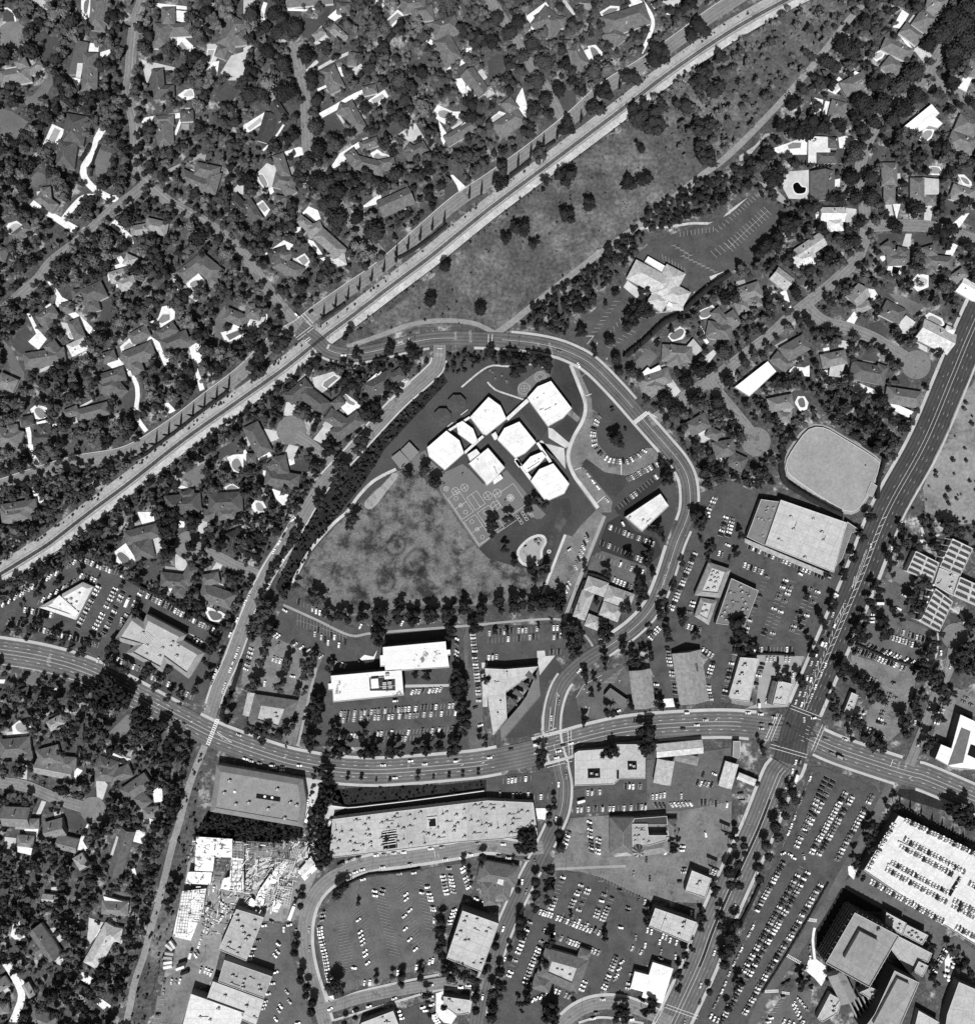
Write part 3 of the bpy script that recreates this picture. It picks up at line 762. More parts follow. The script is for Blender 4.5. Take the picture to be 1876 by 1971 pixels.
def grove(name, desc, flat, var='r', tone=None, kind='tree', hh=None):
    """named row of hand-placed trees: flat = x,y,r(sheet px radius)..."""
    L = [(flat[i], flat[i + 1], flat[i + 2]) for i in range(0, len(flat),3)]; n = len(L)
    sx, sy = [max(q[k] for q in L) - min(q[k] for q in L) for k in (0,1)]; hor = sx > sy
    L.sort(key=lambda q: q[0] if hor else q[1]); endn = 'left' if hor else 'top'
    for i, (x, y, r) in enumerate(L):
        vv = (NC + RNG.randrange(NRD)) if var == 'r' else (NC + NRD + RNG.randrange(NLO)) if var == 'l' else RNG.randrange(NC)
        lab = '%s, %s from the %s %s' % (desc, ordn(i + 1), endn, name)
        tree(x, y, m_(r) * 1.08, vv, tone if tone is not None else RNG.choice((0,1,1,2)), label=lab, kind=kind, hh=hh)
def special(kind, label, x, y, r, h, tone=0):
    px, py = W(x, y); TREES.append([px, py, r, 0, tone, RNG.uniform(0,6.28), h, label, kind, 1.0])
HASH = {}
def scatter(poly, n, r0, r1, sep=.8, avoid=7, tones=None, kind='tree', over=.7, sheet=None, loose=.22):
    """dart-thrown trees in a polygon, keeping clear of paving, roofs and open lawns"""
    pl = poly if isinstance(poly[0], tuple) else WL(pr(poly)); p = np.array(pl); lo, hi = p.min(0), p.max(0); got = 0; t = 0
    while got < n and t < n * 14:
        t += 1; x, y = RNG.uniform(lo[0], hi[0]), RNG.uniform(lo[1], hi[1])
        if not pip(x, y, pl): continue
        u = RNG.random(); r = r0 + (r1 - r0) * u ** 1.6
        if t > n * 7: r = r0 + (r - r0) * .5
        if mval(x, y) & avoid: continue
        bad = 0
        for k in range(6):
            q = k * math.pi / 3
            if mval(x + r * over * math.cos(q), y + r * over * math.sin(q)) & avoid: bad += 1
        if bad > (1 if r > 3 else 0): continue
        gx, gy = int(x // 8), int(y // 8); ok = True
        for i in range(gx - 1, gx + 2):
            for j in range(gy - 1, gy + 2):
                for (a, b_, s) in HASH.get((i, j),()):
                    if (a - x) ** 2 + (b_ - y) ** 2 < (sep * (r + s) * .72) ** 2: ok = False; break
                if not ok: break
            if not ok: break
        if not ok: continue
        HASH.setdefault((gx, gy),[]).append((x, y, r)); got += 1
        var = RNG.randrange(NC) if RNG.random() > loose else NC + NRD + RNG.randrange(NLO)
        tn = RNG.choice(tones) if tones else None
        if kind == 'shrub': var = NC + NRD + NLO + RNG.randrange(3)
        tree(x, y, r, var, tn, kind=kind, world=True)
    return got
def register_trees():
    for T in TREES: HASH.setdefault((int(T[0] // 8), int(T[1] // 8)),[]).append((T[0], T[1], T[2]))
def hedge(label, flat, w=1.6, h=2.2, tone=0):
    c = smooth(WL(pr(flat)),1.6); rs = np.random.RandomState(int(flat[0]) + len(flat))
    L, R = np.array(offs(c, w / 2)), np.array(offs(c, -w / 2)); n = len(c)
    jl = lambda: rs.uniform(-.25,.25,(n, 2)); z = h * rs.uniform(.85,1.1, n)
    V = np.concatenate([np.c_[L + jl(), np.zeros(n)], np.c_[L * .9 + R * .1 + jl(), z], np.c_[R * .9 + L * .1 + jl(), z * .97], np.c_[R + jl(), np.zeros(n)]]); F = []
    for k in range(3):
        for i in range(n - 1): a = k * n + i; F += [(a, a + n, a + n + 1),(a, a + n + 1, a + 1)]
    F += [(0,3 * n, 2 * n),(0,2 * n, n),(n - 1,2 * n - 1,3 * n - 1),(n - 1,3 * n - 1,4 * n - 1)]
    m = n * 5; t = rs.rand(m); i0 = rs.randint(0, n, m); cc = np.c_[L[i0] * t[:, None] + R[i0] * (1 - t[:, None]), h * rs.uniform(.8,1.15, m)] + rs.uniform(-.4,.4,(m, 3)) * [1,1,.2]
    d = rs.normal(size=(m, 3)); d /= np.linalg.norm(d, axis=1)[:, None]; e = np.cross(d, rs.normal(size=(m, 3))); e /= np.linalg.norm(e, axis=1)[:, None]
    s = .42; q = np.stack([cc + d * s, cc + e * s, cc - d * s],1).reshape(-1,3); k = len(V) + np.arange(m) * 3
    V = np.concatenate([V, q]); F = np.concatenate([np.array(F), np.stack([k, k + 1, k + 2],1)])
    o = link('hedge', np_mesh('hedge', V, F, [FOL[tone]])); tag(o, label, 'hedge','hedges'); return o
def emit_trees():
    named = sorted([T for T in TREES if T[7] and T[8] == 'tree'], key=lambda T: -T[2])[:215]
    ind = named + [T for T in TREES if T[7] and T[8] != 'tree']
    rest = sorted([T for T in TREES if not T[7] and T[8] == 'tree' and abs(T[0]) < 465 and abs(T[1]) < 488], key=lambda T: -T[2])
    pick = rest[:300 - len(named)]
    cache = {}
    def cm(kind, var, tone):
        key = (kind, var, tone)
        if key not in cache:
            V, F = CYP if kind == 'cypress' else PALM[var % 2] if kind == 'palm' else ALLC[var]
            cache[key] = np_mesh('crown', V, F, [FOL[tone]])
        return cache[key]
    tme = np_mesh('trunk', TRUNK[0], TRUNK[1],[BARK])
    for T in ind + pick:
        x, y, r, var, tone, rot, hh, lab, kind, ys = T
        nm = {'cypress': 'cypress_tree','palm': 'palm_tree','shrub': 'shrub'}.get(kind, 'tree'); cat = {'shrub': 'shrub','palm': 'palm tree','cypress': 'cypress tree'}.get(kind, 'tree')
        grp = {'cypress': 'cypress trees','palm': 'palm trees','shrub': 'shrubs'}.get(kind, 'trees')
        e = empty(nm, lab or 'tree', cat, (x, y, 0), grp, rot)
        if not lab:
            sh = 'feathery' if NC + NRD <= var < NC + NRD + NLO else 'dense'
            later('tree', e, x, y, '%s %s tree' % (sh, ('blackish','dark','dark grey','mid-grey','lighter grey')[tone]),'large tree')
        if kind == 'cypress':
            c = link('crown', cm(kind, 0, tone), e); c.scale = (r, r, hh); th = hh * .1; tr = .25
        elif kind == 'palm':
            c = link('crown', cm(kind, var, tone), e); c.scale = (r, r, r); c.location = (0,0, hh); th = hh; tr = .35
        else:
            c = link('crown', cm(kind, var, tone), e); zs = min(r * .95, hh * .6); c.scale = (r, r * ys, zs); c.location = (0,0, hh - zs * .82); th = max(.8, hh - zs); tr = max(.2, r * .06)
        t = link('trunk', tme, e); t.scale = (tr, tr, th)
    ids = {id(T) for T in ind + pick}
    V = []; F = []; MI = []; off = 0; ns = 0
    mats = FOL + [BARK]
    for T in TREES:
        if id(T) in ids: continue
        x, y, r, var, tone, rot, hh, lab, kind, ys = T; ns += 1
        v, f = ALLC[var]; c, s = math.cos(rot), math.sin(rot)
        vx = v[:, 0] * r; vy = v[:, 1] * r * ys
        V.append(np.stack([vx * c - vy * s + x, vx * s + vy * c + y, v[:, 2] * min(r * .95, hh * .6) + max(hh - min(r * .95, hh * .6) * .82, r * .4)],1).astype(np.float32)); F.append(f + off); off += len(v); MI.append(np.full(len(f), tone, np.int32))
        if kind == 'tree' and r > 2.5:
            v, f = TRUNK; V.append((v * [.3,.3, max(.8, hh - min(r * .95, hh * .6))] + [x, y, 0]).astype(np.float32)); F.append(f + off); off += len(v); MI.append(np.full(len(f),5, np.int32))
    o = link('garden_trees', np_mesh('garden_trees', np.concatenate(V), np.concatenate(F), mats, np.concatenate(MI)))
    tag(o, 'mass of smaller trees and shrubs filling the gardens and verges','trees', None, 'stuff')
    print('TREES', len(TREES),'individual', len(ind) + len(pick),'mass', ns, 'tris', sum(len(f) for f in F))
# ================================================================== GROUND, ROADS, PAINT
O()
g = MB(); g.flat([(-3000,-3000),(3000,-3000),(3000,3000),(-3000,3000)],0.0)
gr = g.build('ground', SURF('soil')); gr['kind'] = 'structure'

# --- open land (overview units)
S('dry',[655,672,700,630,760,590,850,520,960,420,1090,318,1200,250,1330,150,1480,40,1545,-20,1680,-20,1560,140,1450,260,1370,340,1280,400,1150,480,1090,540,1010,600,955,640,900,628,800,630,720,655])
S('lawn',[860,680,940,668,1010,672,1090,690,1130,715,1185,765,1230,825,1270,880,1300,930,1300,990,1270,1080,1190,1180,1130,1190,1060,1180,640,1170,560,1120,640,985,730,870,800,790,850,730], name='school_grounds')
FIELD = [566,1120,600,1065,664,990,700,962,762,905,800,905,845,945,920,1055,968,1010,1000,985,1050,962,1090,960,1095,985,1070,1040,1040,1145,960,1165,800,1170,655,1180,625,1172,600,1140]
S('field', FIELD)
S('slawn',[1000,985,1050,962,1095,960,1100,985,1070,1040,1062,1075,1040,1100,990,1090,940,1075,921,1056,965,1018], lay='lot')
S('ivy',[815,720,845,705,862,735,800,800,740,865,700,930,655,985,600,1060,566,1118,540,1145,530,1130,590,1000,640,925,700,865,770,790])
S('dirt',[1876,735,1850,760,1815,830,1775,940,1780,985,1840,1010,1960,1000,1960,720])
S('dry',[345,1590,380,1440,402,1440,385,1500,377,1590,352,1690,335,1790,300,1900,280,1990,230,1990,262,1880,290,1780,315,1690])
S('lawn',[1130,1320,1160,1300,1200,1290,1210,1340,1180,1380,1120,1395,1085,1400,1085,1370,1105,1330])
S('lawn',[1020,1320,1045,1290,1060,1300,1048,1330,1042,1370,1040,1410,1000,1420,970,1420])
S('ivy',[640,1520,730,1512,860,1510,940,1500,1000,1490,1000,1520,935,1522,800,1540,672,1552,640,1540])
S('ivy',[400,1560,580,1590,585,1610,500,1625,375,1608])
# mown and watered rings of the school field: grass tone stored per vertex
RINGS = [(762,1050,20,1),(800,1080,24,1),(742,1120,20,1),(672,1095,16,0),(845,1035,15,0),(862,1095,11,0),(700,1140,11,0),(780,1135,13,0),(880,1120,16,0),(690,1050,18,0),(820,1120,10,0),(905,1085,14,0),(760,1000,13,0),(650,1120,10,0),(790,1010,16,0),(720,1000,14,0),(930,1110,18,0),(840,1080,12,0),(730,1060,14,0)]
fp = WL(pr(FIELD)); fa = np.array(fp); x0, y0 = fa.min(0); x1, y1 = fa.max(0); st = 1.5
st = 1.0; gx = np.arange(x0, x1, st); gy = np.arange(y0, y1, st); VV = []; TT = []; idx = {}; FF = []
fin = [[pip(x, y, fp) for y in gy] for x in gx]; rw_ = [(W(x, y), r * .5, k) for x, y, r, k in RINGS]; rj = np.random.RandomState(4).uniform(0,6,(len(RINGS),2))
def ftone(x, y):
    t = 1.0
    for q, ((c, r, k), ph) in enumerate(zip(rw_, rj)):
        dx, dy = x - c[0], y - c[1]; a = math.atan2(dy, dx); d = math.hypot(dx, dy) / (r * (1 + .1 * math.sin(2 * a + ph[0]) + .05 * math.sin(3 * a + ph[1])))
        if k: t *= 1 - .5 * math.exp(-((d - .9) / .15) ** 2) - .45 * math.exp(-(d / .34) ** 2)
        else: t *= 1 - .52 * math.exp(-(d / .62) ** 2)
    return t
for i in range(len(gx) - 1):
    for j in range(len(gy) - 1):
        if fin[i][j] and fin[i + 1][j] and fin[i][j + 1] and fin[i + 1][j + 1]:
            q = []
            for a_, b_ in ((i, j),(i + 1, j),(i + 1, j + 1),(i, j + 1)):
                if (a_, b_) not in idx: idx[(a_, b_)] = len(VV); VV.append((gx[a_], gy[b_],.118)); TT.append(ftone(gx[a_], gy[b_]))
                q.append(idx[(a_, b_)])
            FF.append(q)
me = bpy.data.meshes.new('field_turf'); me.from_pydata(VV, [], FF); at_ = me.attributes.new('tone','FLOAT','POINT'); at_.data.foreach_set('value', TT)
me.materials.append(mat('school_field_turf',112, n1=.28, s1=.1, n2=.35, s2=.5, patch=(54,.042,.45,.62), attr='tone')); o = link('field_turf', me); o['kind'] = 'structure'

# --- railway
RAIL = [-60,1140,0,1106,65,1066,100,1043,175,985,250,929,350,850,468,766,544,712,619,652,669,615,750,553,831,492,938,405,1063,311,1188,217,1288,140,1406,60,1517,-2,1640,-60]
rc = smooth(WL(pr(RAIL)),4.0)
o, _ = D('sand',20.0, offs(rc, .6), raw=True)
o, _ = D('brt',7.5, offs(rc, -6.6), raw=True, name='service_track', lay='lot')
o, _ = D('sand',3.4, rc, raw=True, name='ballast_bed', lay='drive')
trk = empty('railway_track','single railway track on pale ballast running diagonally across the picture','railway track',(0,0,0))
b = MB(); nn = normals(rc); acc = 0.0
for i in range(1, len(rc)):
    a, q = Vector(rc[i - 1]), Vector(rc[i]); L = (q - a).length; ang = math.atan2(q.y - a.y, q.x - a.x)
    while acc < L:
        p = a.lerp(q, acc / L); b.box(p.x, p.y, .3,.66,3.0,.18, ang); acc += 1.15
    acc -= L
sl = b.build('sleeper', mat('sleeper_timber',26, n2=.3, s2=1.5), trk); sl['kind'] = 'stuff'
for sgn in (-1,1):
    link('rail', stroke_mesh(offs(rc, sgn * .75),.14,.62,'rail', mat('rail_steel',70, rough=.6),.14), trk)
# verge beyond the tracks: low concrete ditch wall
o, _ = D('mid',1.0, offs(rc, -11.2)[: int(len(rc) * .33)], raw=True, name='ditch_wall', lay='drive', block=False)
# dirt tracks
for of_, w_, k_ in ((-3.2,.9,'track'),(-10.6,.8,'ivy'),(3.4,.8,'track')): D(k_, w_, offs(rc, of_), raw=True, name='drain_line', lay='drive', block=False)
D('track',6.0,[938,652,975,628,1010,600,1060,560,1150,490,1240,425,1340,345,1400,300,1480,220,1560,130,1640,30,1700,-30])
D('track',4.5,[668,668,720,650,790,625,850,617,910,622,950,640])
D('track',6.5,[395,1435,377,1478,360,1528,347,1578,332,1628,317,1690,305,1740,290,1790,277,1840,260,1890,250,1940,238,1990])
D('brt',3.0,[563,1122,595,1062,640,1010,668,985,690,955,720,925,762,903])
D('brt',2.4,[1230,440,1250,438,1290,436,1330,430,1380,428,1407,405,1450,375])

# --- roads
def road(kind, w, flat, **k): o, c = D(kind, w, flat, **k); return o, c
RA, ca = road('res',12.2,[-30,944,0,937,75,912,150,890,244,872,325,825,400,768,467,717,531,655,576,628,609,602,669,560,744,507,869,397,938,350,1013,297,1098,230,1163,172,1238,125,1313,72,1363,34,1407,5,1480,-40])
dashes(RA, cut(ca, 0,.34),0,4.5,5.5,.2, m=PAINT2())
RC, cc = road('coll',14.0,[576,630,609,655,631,674,669,683,719,677,781,662,844,652,938,653,1013,659,1063,668,1100,681,1138,703,1188,753,1238,810,1275,852,1308,892,1324,930,1324,985,1300,1047,1279,1112,1255,1167,1220,1207,1170,1243,1118,1277,1083,1312,1066,1355,1061,1402,1066,1440,1073,1462,1078,1485,1083,1515,1078,1560,1058,1607,1038,1647,1013,1695,988,1747,965,1802,943,1867,926,1915,916,1970,905,2020])
solid(RC, cut(cc, .03,.155),.3,.22); solid(RC, cut(cc, .19,.335),.3,.22); solid(RC, cut(cc, .345,.60),.3,.25)
solid(RC, cut(cc, .70,.78),.4,.2)
RB, cb = road('res',11.5,[846,664,843,700,824,723,769,772,719,825,669,880,629,922,599,965,579,1000,551,1047,519,1097,494,1147,469,1208,445,1272,422,1322,408,1365,402,1390])
R1, c_r1 = road('res',10.5,[277,-20,275,0,262,37,255,87,250,150,246,180,254,212,261,250,261,312,270,338,289,358,330,392,390,425,440,460,470,490,484,508,506,542,544,592,574,625])
solid(R1, offs(c_r1,1.6)[:60],0,.3, m=PAINT2())
_, c_r2 = road('res',10.5,[285,352,262,372,230,396,200,420,155,462,100,505,75,537,45,563,15,590,-30,622])
_, c_r3 = road('res',11.0,[560,85,568,98,576,125,581,162,589,200,591,250,594,292,606,325,631,365,664,410,689,445,719,474,742,500])
road('res',9.5,[925,-30,953,15,973,45,995,80,1020,125,1045,160,1063,192,1080,225,1092,236])
_, c_r5 = road('res',11.0,[1900,-40,1850,40,1812,95,1794,125,1767,160,1719,200,1692,230,1672,265,1659,300,1653,337,1657,375,1664,412,1664,450,1652,492,1639,507,1612,535,1582,560,1532,600,1512,617,1482,645,1452,668,1388,717,1350,742,1313,766,1275,797,1250,812])
road('res',10.5,[1788,140,1800,160,1832,176,1876,198,1930,222])
road('res',11.5,[1668,436,1700,434,1732,434,1782,436,1832,447,1876,465,1940,495])
road('res',11.5,[1550,588,1582,618,1632,632,1682,652,1732,682,1755,697]); disc('res',1762,702,14, lay='road')
road('res',11,[1362,735,1380,755,1407,787,1432,817,1448,838]); disc('res',1454,850,14, lay='road')
disc('res',561,828,14.2, lay='road'); road('res',11,[570,838,592,852,612,868,640,890])
disc('res',365,1050,14.2, lay='road'); road('res',10.5,[372,1055,420,1072,455,1090,500,1108])
road('res',11,[-20,1500,0,1505,50,1513,100,1533,150,1550,172,1555]); disc('res',180,1558,12.5, lay='road'); road('res',9,[183,1565,185,1580,187,1592])
RBV, cv = road('blvd',23.5,[-60,1245,0,1253,75,1265,150,1285,225,1317,300,1357,375,1397,412,1415,469,1437,544,1462,594,1473,644,1481,719,1485,794,1481,869,1475,938,1467,1045,1444,1138,1418,1213,1403,1313,1395,1407,1393,1482,1401,1532,1409,1607,1442,1707,1476,1757,1491,1782,1498,1876,1538,1990,1590])
solid(RBV, cut(cv, .0,.49),2.0,.2); solid(RBV, cut(cv, 0,.49),-2.0,.2)
solid(RBV, cut(cv, .53,.72),2.2,.2); solid(RBV, cut(cv, .53,.72),-2.0,.2)
solid(RBV, cut(cv, .77,1),2.0,.2); solid(RBV, cut(cv, .77,1),-2.0,.2)
for a_, b_ in ((0,.495),(.53,.73),(.775,1)):
    dashes(RBV, cut(cv, a_, b_),5.6,3.2,8.0,.2); dashes(RBV, cut(cv, a_, b_),-5.6,3.2,8.0,.2)
    dashes(RBV, cut(cv, a_, b_),9.2,3.2,8.0,.2, m=PAINT2())
RAV, cw = road('ave',29.0,[1970,415,1910,545,1862,652,1830,730,1777,855,1706,985,1657,1108,1602,1238,1548,1365,1530,1408,1514,1475,1500,1490,1457,1598,1410,1700,1373,1785,1348,1853,1308,1940,1270,2020])
RAL, _ = D('blvd',28.8, cut(cw, .655,1), raw=True)
for a_, b_ in ((0,.60),(.66,1)):
    seg = cut(cw, a_, b_)
    solid(RAV, seg, 1.6,.22); solid(RAV, seg, -1.9,.22)
    for of in (5.2,-5.4,9.4): dashes(RAV, seg, of, 3.0,9.0,.2, m=PAINT2())
zz = cut(cw, .36,.60); bz = MB(); zl = offs(zz, 1.6); zr = offs(zz, -1.9); zk = layer(BASE['mark'])
for i in range(0, len(zz) - 2,2): bz.bar(zl[i], zr[min(i + 1, len(zr) - 1)],.3, zk)
bz.build('hatched_median', PAINT(), RAV)
# planted median on the lower avenue
med = cut(cw, .70,.90); 
o = link('median_island', stroke_mesh(offs(med, .2),2.2, layer(BASE['mark']) + .14,'median_island', SURF('ivy'),.16)); o['kind'] = 'structure'
S1, c1 = road('res',13.0,[1045,1630,1000,1634,938,1626,869,1638,794,1650,719,1660,669,1675,631,1695,604,1725,589,1765,586,1815,594,1865,609,1915,621,1953,635,2000])
road('res',11.0,[612,1945,645,1935,694,1920,769,1905,844,1893,894,1887,930,1893])
road('res',12.5,[1060,1990,1090,1962,1123,1940,1163,1930,1203,1933,1250,1950,1290,1968])
road('lotm',9.0,[1712,1500,1704,1528,1679,1578,1624,1678,1582,1753,1527,1835,1469,1923,1440,1990], name='access_road', lay='drive')
S('mid',[1860,640,1876,660,1876,700], name='verge') if False else None

# --- pavements
def walk(c, off, w=2.0, a=0, b=1): o, _ = D('walk', w, offs(cut(c, a, b), off), raw=True); return o
walk(cv, 13.2,3.0,.0,.20); walk(cv, 13.2,3.0,.215,.50); walk(cv, 13.2,3.2,.528,.735); walk(cv, 13.4,3.0,.79,.87); walk(cv, 13.2,2.6,.885,1)
walk(cv, -13.2,2.6,.30,.50); walk(cv, -13.2,2.6,.53,.73); walk(cv, -13.4,2.6,.79,.87); walk(cv, -13.2,2.6,.885,1); walk(cv, -12.4,.8,0,.21)
walk(cc, -8.6,2.2,.02,.13); walk(cc, -8.8,2.6,.165,.46); walk(cc, 8.6,2.4,.20,.33); walk(cc, 8.6,2.6,.345,.44); walk(cc, -8.8,3.2,.48,.60); walk(cc, 8.6,2.2,.46,.60)
walk(cc, 8.6,2.4,.64,.80); walk(cc, -8.4,2.2,.64,.72); walk(cc, -8.4,2.4,.78,.97); walk(cc, 8.4,2.4,.82,.97)
walk(cb, 7.2,1.8,.02,.35); walk(cb, -7.2,1.9,.02,.40); walk(cb, 7.0,1.6,.4,.97); walk(cb, -7.2,2.0,.5,.97)
walk(cw, 16.4,3.4,.40,.60); walk(cw, -16.4,3.2,.05,.60); walk(cw, 16.4,3.2,.65,1); walk(cw, -16.4,3.2,.66,1); walk(cw, 16.4,2.0,0,.4)
walk(c1,8.0,3.0,.1,.97); walk(c1,-7.9,2.6,.05,.52)
walk(ca, 6.8,.9,0,.97)
O(1,3); D('walk',2.4,[620,1690,680,1790,900,1720,1200,1650,1500,1590,1600,1570]); D('walk',2.2,[700,1940,900,1880,1200,1790,1500,1710,1760,1700])
O(2,3); D('walk',3.2,[560,1900,640,1830,760,1770,900,1745,1060,1760,1180,1800,1330,1870]); D('mid',2.5,[480,780,700,770,1060,755]); D('walk',2.4,[700,1960,850,1920,1000,1930,1200,1965])

# --- crossings, words, arrows
O(1,1)
crosswalk(RC, 455,450,530,530,3.0); crosswalk(RC, 310,545,390,630,3.2); crosswalk(RC, 410,640,535,545,2.6)
lines(RC, [(470,655,510,625),(480,668,520,638),(640,715,655,680),(648,718,663,684),(1130,668,1140,700),(1270,630,1278,660),(1490,715,1530,715)],.5)
word(RC, 'STOP',538,440,150,3.2); word(RC, 'R R',1204,665,190,4.0); lines(RC, [(1185,655,1225,675),(1190,680,1222,650)],.35)
word(RB, 'STOP',1505,763,0,4.0,.8); word(RC, 'XING',1632,615,95,3.4); word(RC, 'SCHOOL',1745,618,93,3.4,.9)
O(2,1)
lines(RC, [(8,605,5,705),(38,605,28,705)],.45); word(RC, 'SLOW',395,700,100,3.2); word(RC, 'SCHOOL',485,712,103,3.2)
crosswalk(RC, 1130,1282,1230,1205,3.4,11,.8); word(RC, 'STOP',1338,1208,130,3.0); lines(RC, [(1262,1215,1290,1245),(1275,1222,1308,1252)],.35)
word(RC, 'ENTER',738,918,30,1.6); word(RC, 'EXIT',1265,1525,70,1.6); word(RC, 'EXIT',1287,1550,70,1.6)
lines(RC, [(755,1078,800,1062),(1028,1590,1028,1685),(670,1648,730,1625),(835,1905,905,1848)],.5)
O(2,2)
word(RC, 'XING',1395,410,75,3.4,.8); word(RC, 'SCHOOL',1358,520,80,3.4,.8); word(RC, 'SLOW',1308,625,75,3.4,.8)
lines(RC, [(470,1685,525,1660),(500,1685,535,1385),(470,1685,485,1500),(425,1700,530,1665),(415,1735,545,1690)],.3)
crosswalk(RBV, 628,1680,640,1870,3.0); crosswalk(RBV, 400,1740,430,1960,3.0); crosswalk(RC, 455,1955,650,1905,3.0); crosswalk(RC, 430,1720,620,1680,2.6)
arrow(RC, 545,1410,-60); arrow(RC, 730,1185,40); arrow(RC, 487,1640,-90); arrow(RBV, 360,1862,40); arrow(RBV, 700,1770,215); arrow(RBV, 1755,1600,30)
O(0,2)
crosswalk(RBV, 1600,1795,1680,1590,3.2,13,.9); word(RB, 'STOP',1608,1512,110,3.2); word(RBV, 'STOP',375,1148,90,3.2); word(RBV, 'STOP',390,1130,90,3.2)
lines(RBV, [(1670,1690,1790,1775),(1790,1775,1730,1755),(1670,1690,1720,1750)],.3); arrow(RBV, 1220,1485,30); arrow(RBV, 1475,1615,30)
O(1,2); arrow(RBV, 65,1812,200); arrow(RBV, 315,1888,20); arrow(RBV, 1840,1932,30); arrow(RBV, 1680,1948,20); word(RBV, 'STOP',1272,1940,90,3.0)
O(3,2)
crosswalk(RAV, 455,1500,690,1590,3.0); crosswalk(RBV, 375,1555,290,1760,3.0); crosswalk(RBV, 710,1640,625,1840,3.0); crosswalk(RAV, 300,1800,580,1880,3.2)
lines(RBV, [(350,1550,262,1740)],.4)
for p in [(918,575,940,560),(925,590,945,495),(945,570,965,490),(865,705,880,705),(870,740,800,880),(855,720,790,850)]: lines(RAV, [p],.25)
bz = MB(); zk = layer(BASE['mark']); A0, A1 = Vector(W(868,705)), Vector(W(545,1500)); dd = (A1 - A0); nx = Vector((-dd.y, dd.x)).normalized()
K = 15
for i in range(K):
    p = A0 + dd * (i / K); q = A0 + dd * ((i + .8) / K); r = A0 + dd * ((i + .45) / K)
    bz.bar(p + nx * -1.0, q + nx * 1.0,.26, zk); bz.bar(q + nx * 1.0, r + nx * -.2,.26, zk)
bz.build('zigzag_line', PAINT(), RAV)
bz = MB(); zk = layer(BASE['mark']); A0, A1 = Vector(W(1035,290)), Vector(W(925,590)); bz.bar(A0, A1,.22, zk); bz.bar(A0 + Vector((1,0)), A1 + Vector((2.2,.6)),.22, zk); bz.build('turn_lane_line', PAINT(), RAV)
word(RBV, 'KEEP',1340,1955,75,2.6); word(RBV, 'CLEAR',1285,1950,75,2.8); lines(RBV, [(1240,1905,1220,1960)],.4)
O(3,3); word(RBV, 'STOP',1225,165,20,1.8); word(RBV, 'STOP',1180,290,10,1.8); word(RBV, 'STOP',1270,225,75,1.6); arrow(RAV, 215,455,70); arrow(RBV, 1375,75,200)
crosswalk(RBV, 585,1165,655,1175,2.6,8,.5); crosswalk(RBV, 255,1720,360,1715,2.4,12,.5); crosswalk(RBV, 415,1435,530,1500,2.4,10,.5); crosswalk(RBV, 385,1728,445,1735,2.0,7,.5)
O(2,3); crosswalk(RAV, 1370,1830,1620,1920,3.0); crosswalk(RAV, 1350,1835,1280,1960,2.6); word(RC, 'STOP',870,872,0,2.0)
O(1,3); lines(S1,[(1465,615,1475,690),(1497,655,1502,690)],.25)
# tyre-swept arcs on the crossroads
O(3,2); tm_ = mat('tyre_marks',62, n2=.25, s2=.4)
for q in ([470,1560,430,1700,370,1830],[640,1560,560,1700,420,1790,330,1770],[520,1540,500,1660,440,1840],[330,1640,480,1650,560,1720,570,1860],[600,1600,620,1680,660,1740],[380,1600,520,1700,640,1730]):
    link('tyre_mark', stroke_mesh(smooth(WL(pr(q)),3),1.5, layer(BASE['mark']) - .002,'tyre_mark', tm_), RBV)
# ================================================================== LARGE BUILDINGS
# ---- school
O(1,1)
sch = B('school_building','school of white angular flat-roofed blocks beside the playground','school',(1700,1500), None)
block(sch, [1410,1475,1560,1345,1660,1420,1697,1520,1547,1652,1425,1548],5.2,240,.4,120)
block(sch, [1636,1293,1684,1270,1765,1330,1803,1430,1765,1457,1650,1372],4.6,240,.3,120)
block(sch, [1720,1530,1790,1485,1820,1522,1742,1582],4.2,225,.3,120)
block(sch, [1730,1600,1880,1478,2010,1630,1930,1722,1870,1770,1855,1740],5.0,232,.4,120, units=2, usc=.7)
O()
block(sch, [904,803,940,764,963,781,975,807,936,838,929,836],5.2,240,.4,120)
O(2,1)
block(sch, [305,1095,385,1005,488,962,650,1175,582,1250,465,1315],5.4,240,.4,120, units=5, usc=.6)
block(sch, [75,1415,130,1325,245,1275,375,1437,292,1520,215,1560],5.2,240,.4,120)
block(sch, [262,1622,330,1545,420,1508,452,1545,392,1612,300,1672],4.6,246,.3,120, units=4, usc=.5)
block(sch, [330,1735,398,1642,505,1597,630,1755,590,1832,450,1895],5.2,240,.4,120)
for q in ([140,1248,300,1100,320,1122,160,1268],[375,1445,392,1432,495,1582,478,1598],[30,1376,62,1352,85,1402,55,1420],[205,1580,235,1562,262,1612,240,1630],[40,1720,100,1680,120,1712,50,1760],[205,1566,222,1552,345,1712,326,1730],[-316,1345,-141,1235,-131,1250,-301,1358],[-179,1505,-41,1380,-26,1395,-171,1525]):
    pl = WL(pr(q),3); b = MB(); b.prism(pl, 2.8,3.05, bottom=True); under(b.build('walkway_roof', rmat(232, False)), sch)
    for p in pl: b = MB(); b.tube((*p, 0),(*p, 2.8),.1,.1,5); under(b.build('post', WALLM(150)), sch)
    stamp(pl, 2)
O(1,1)
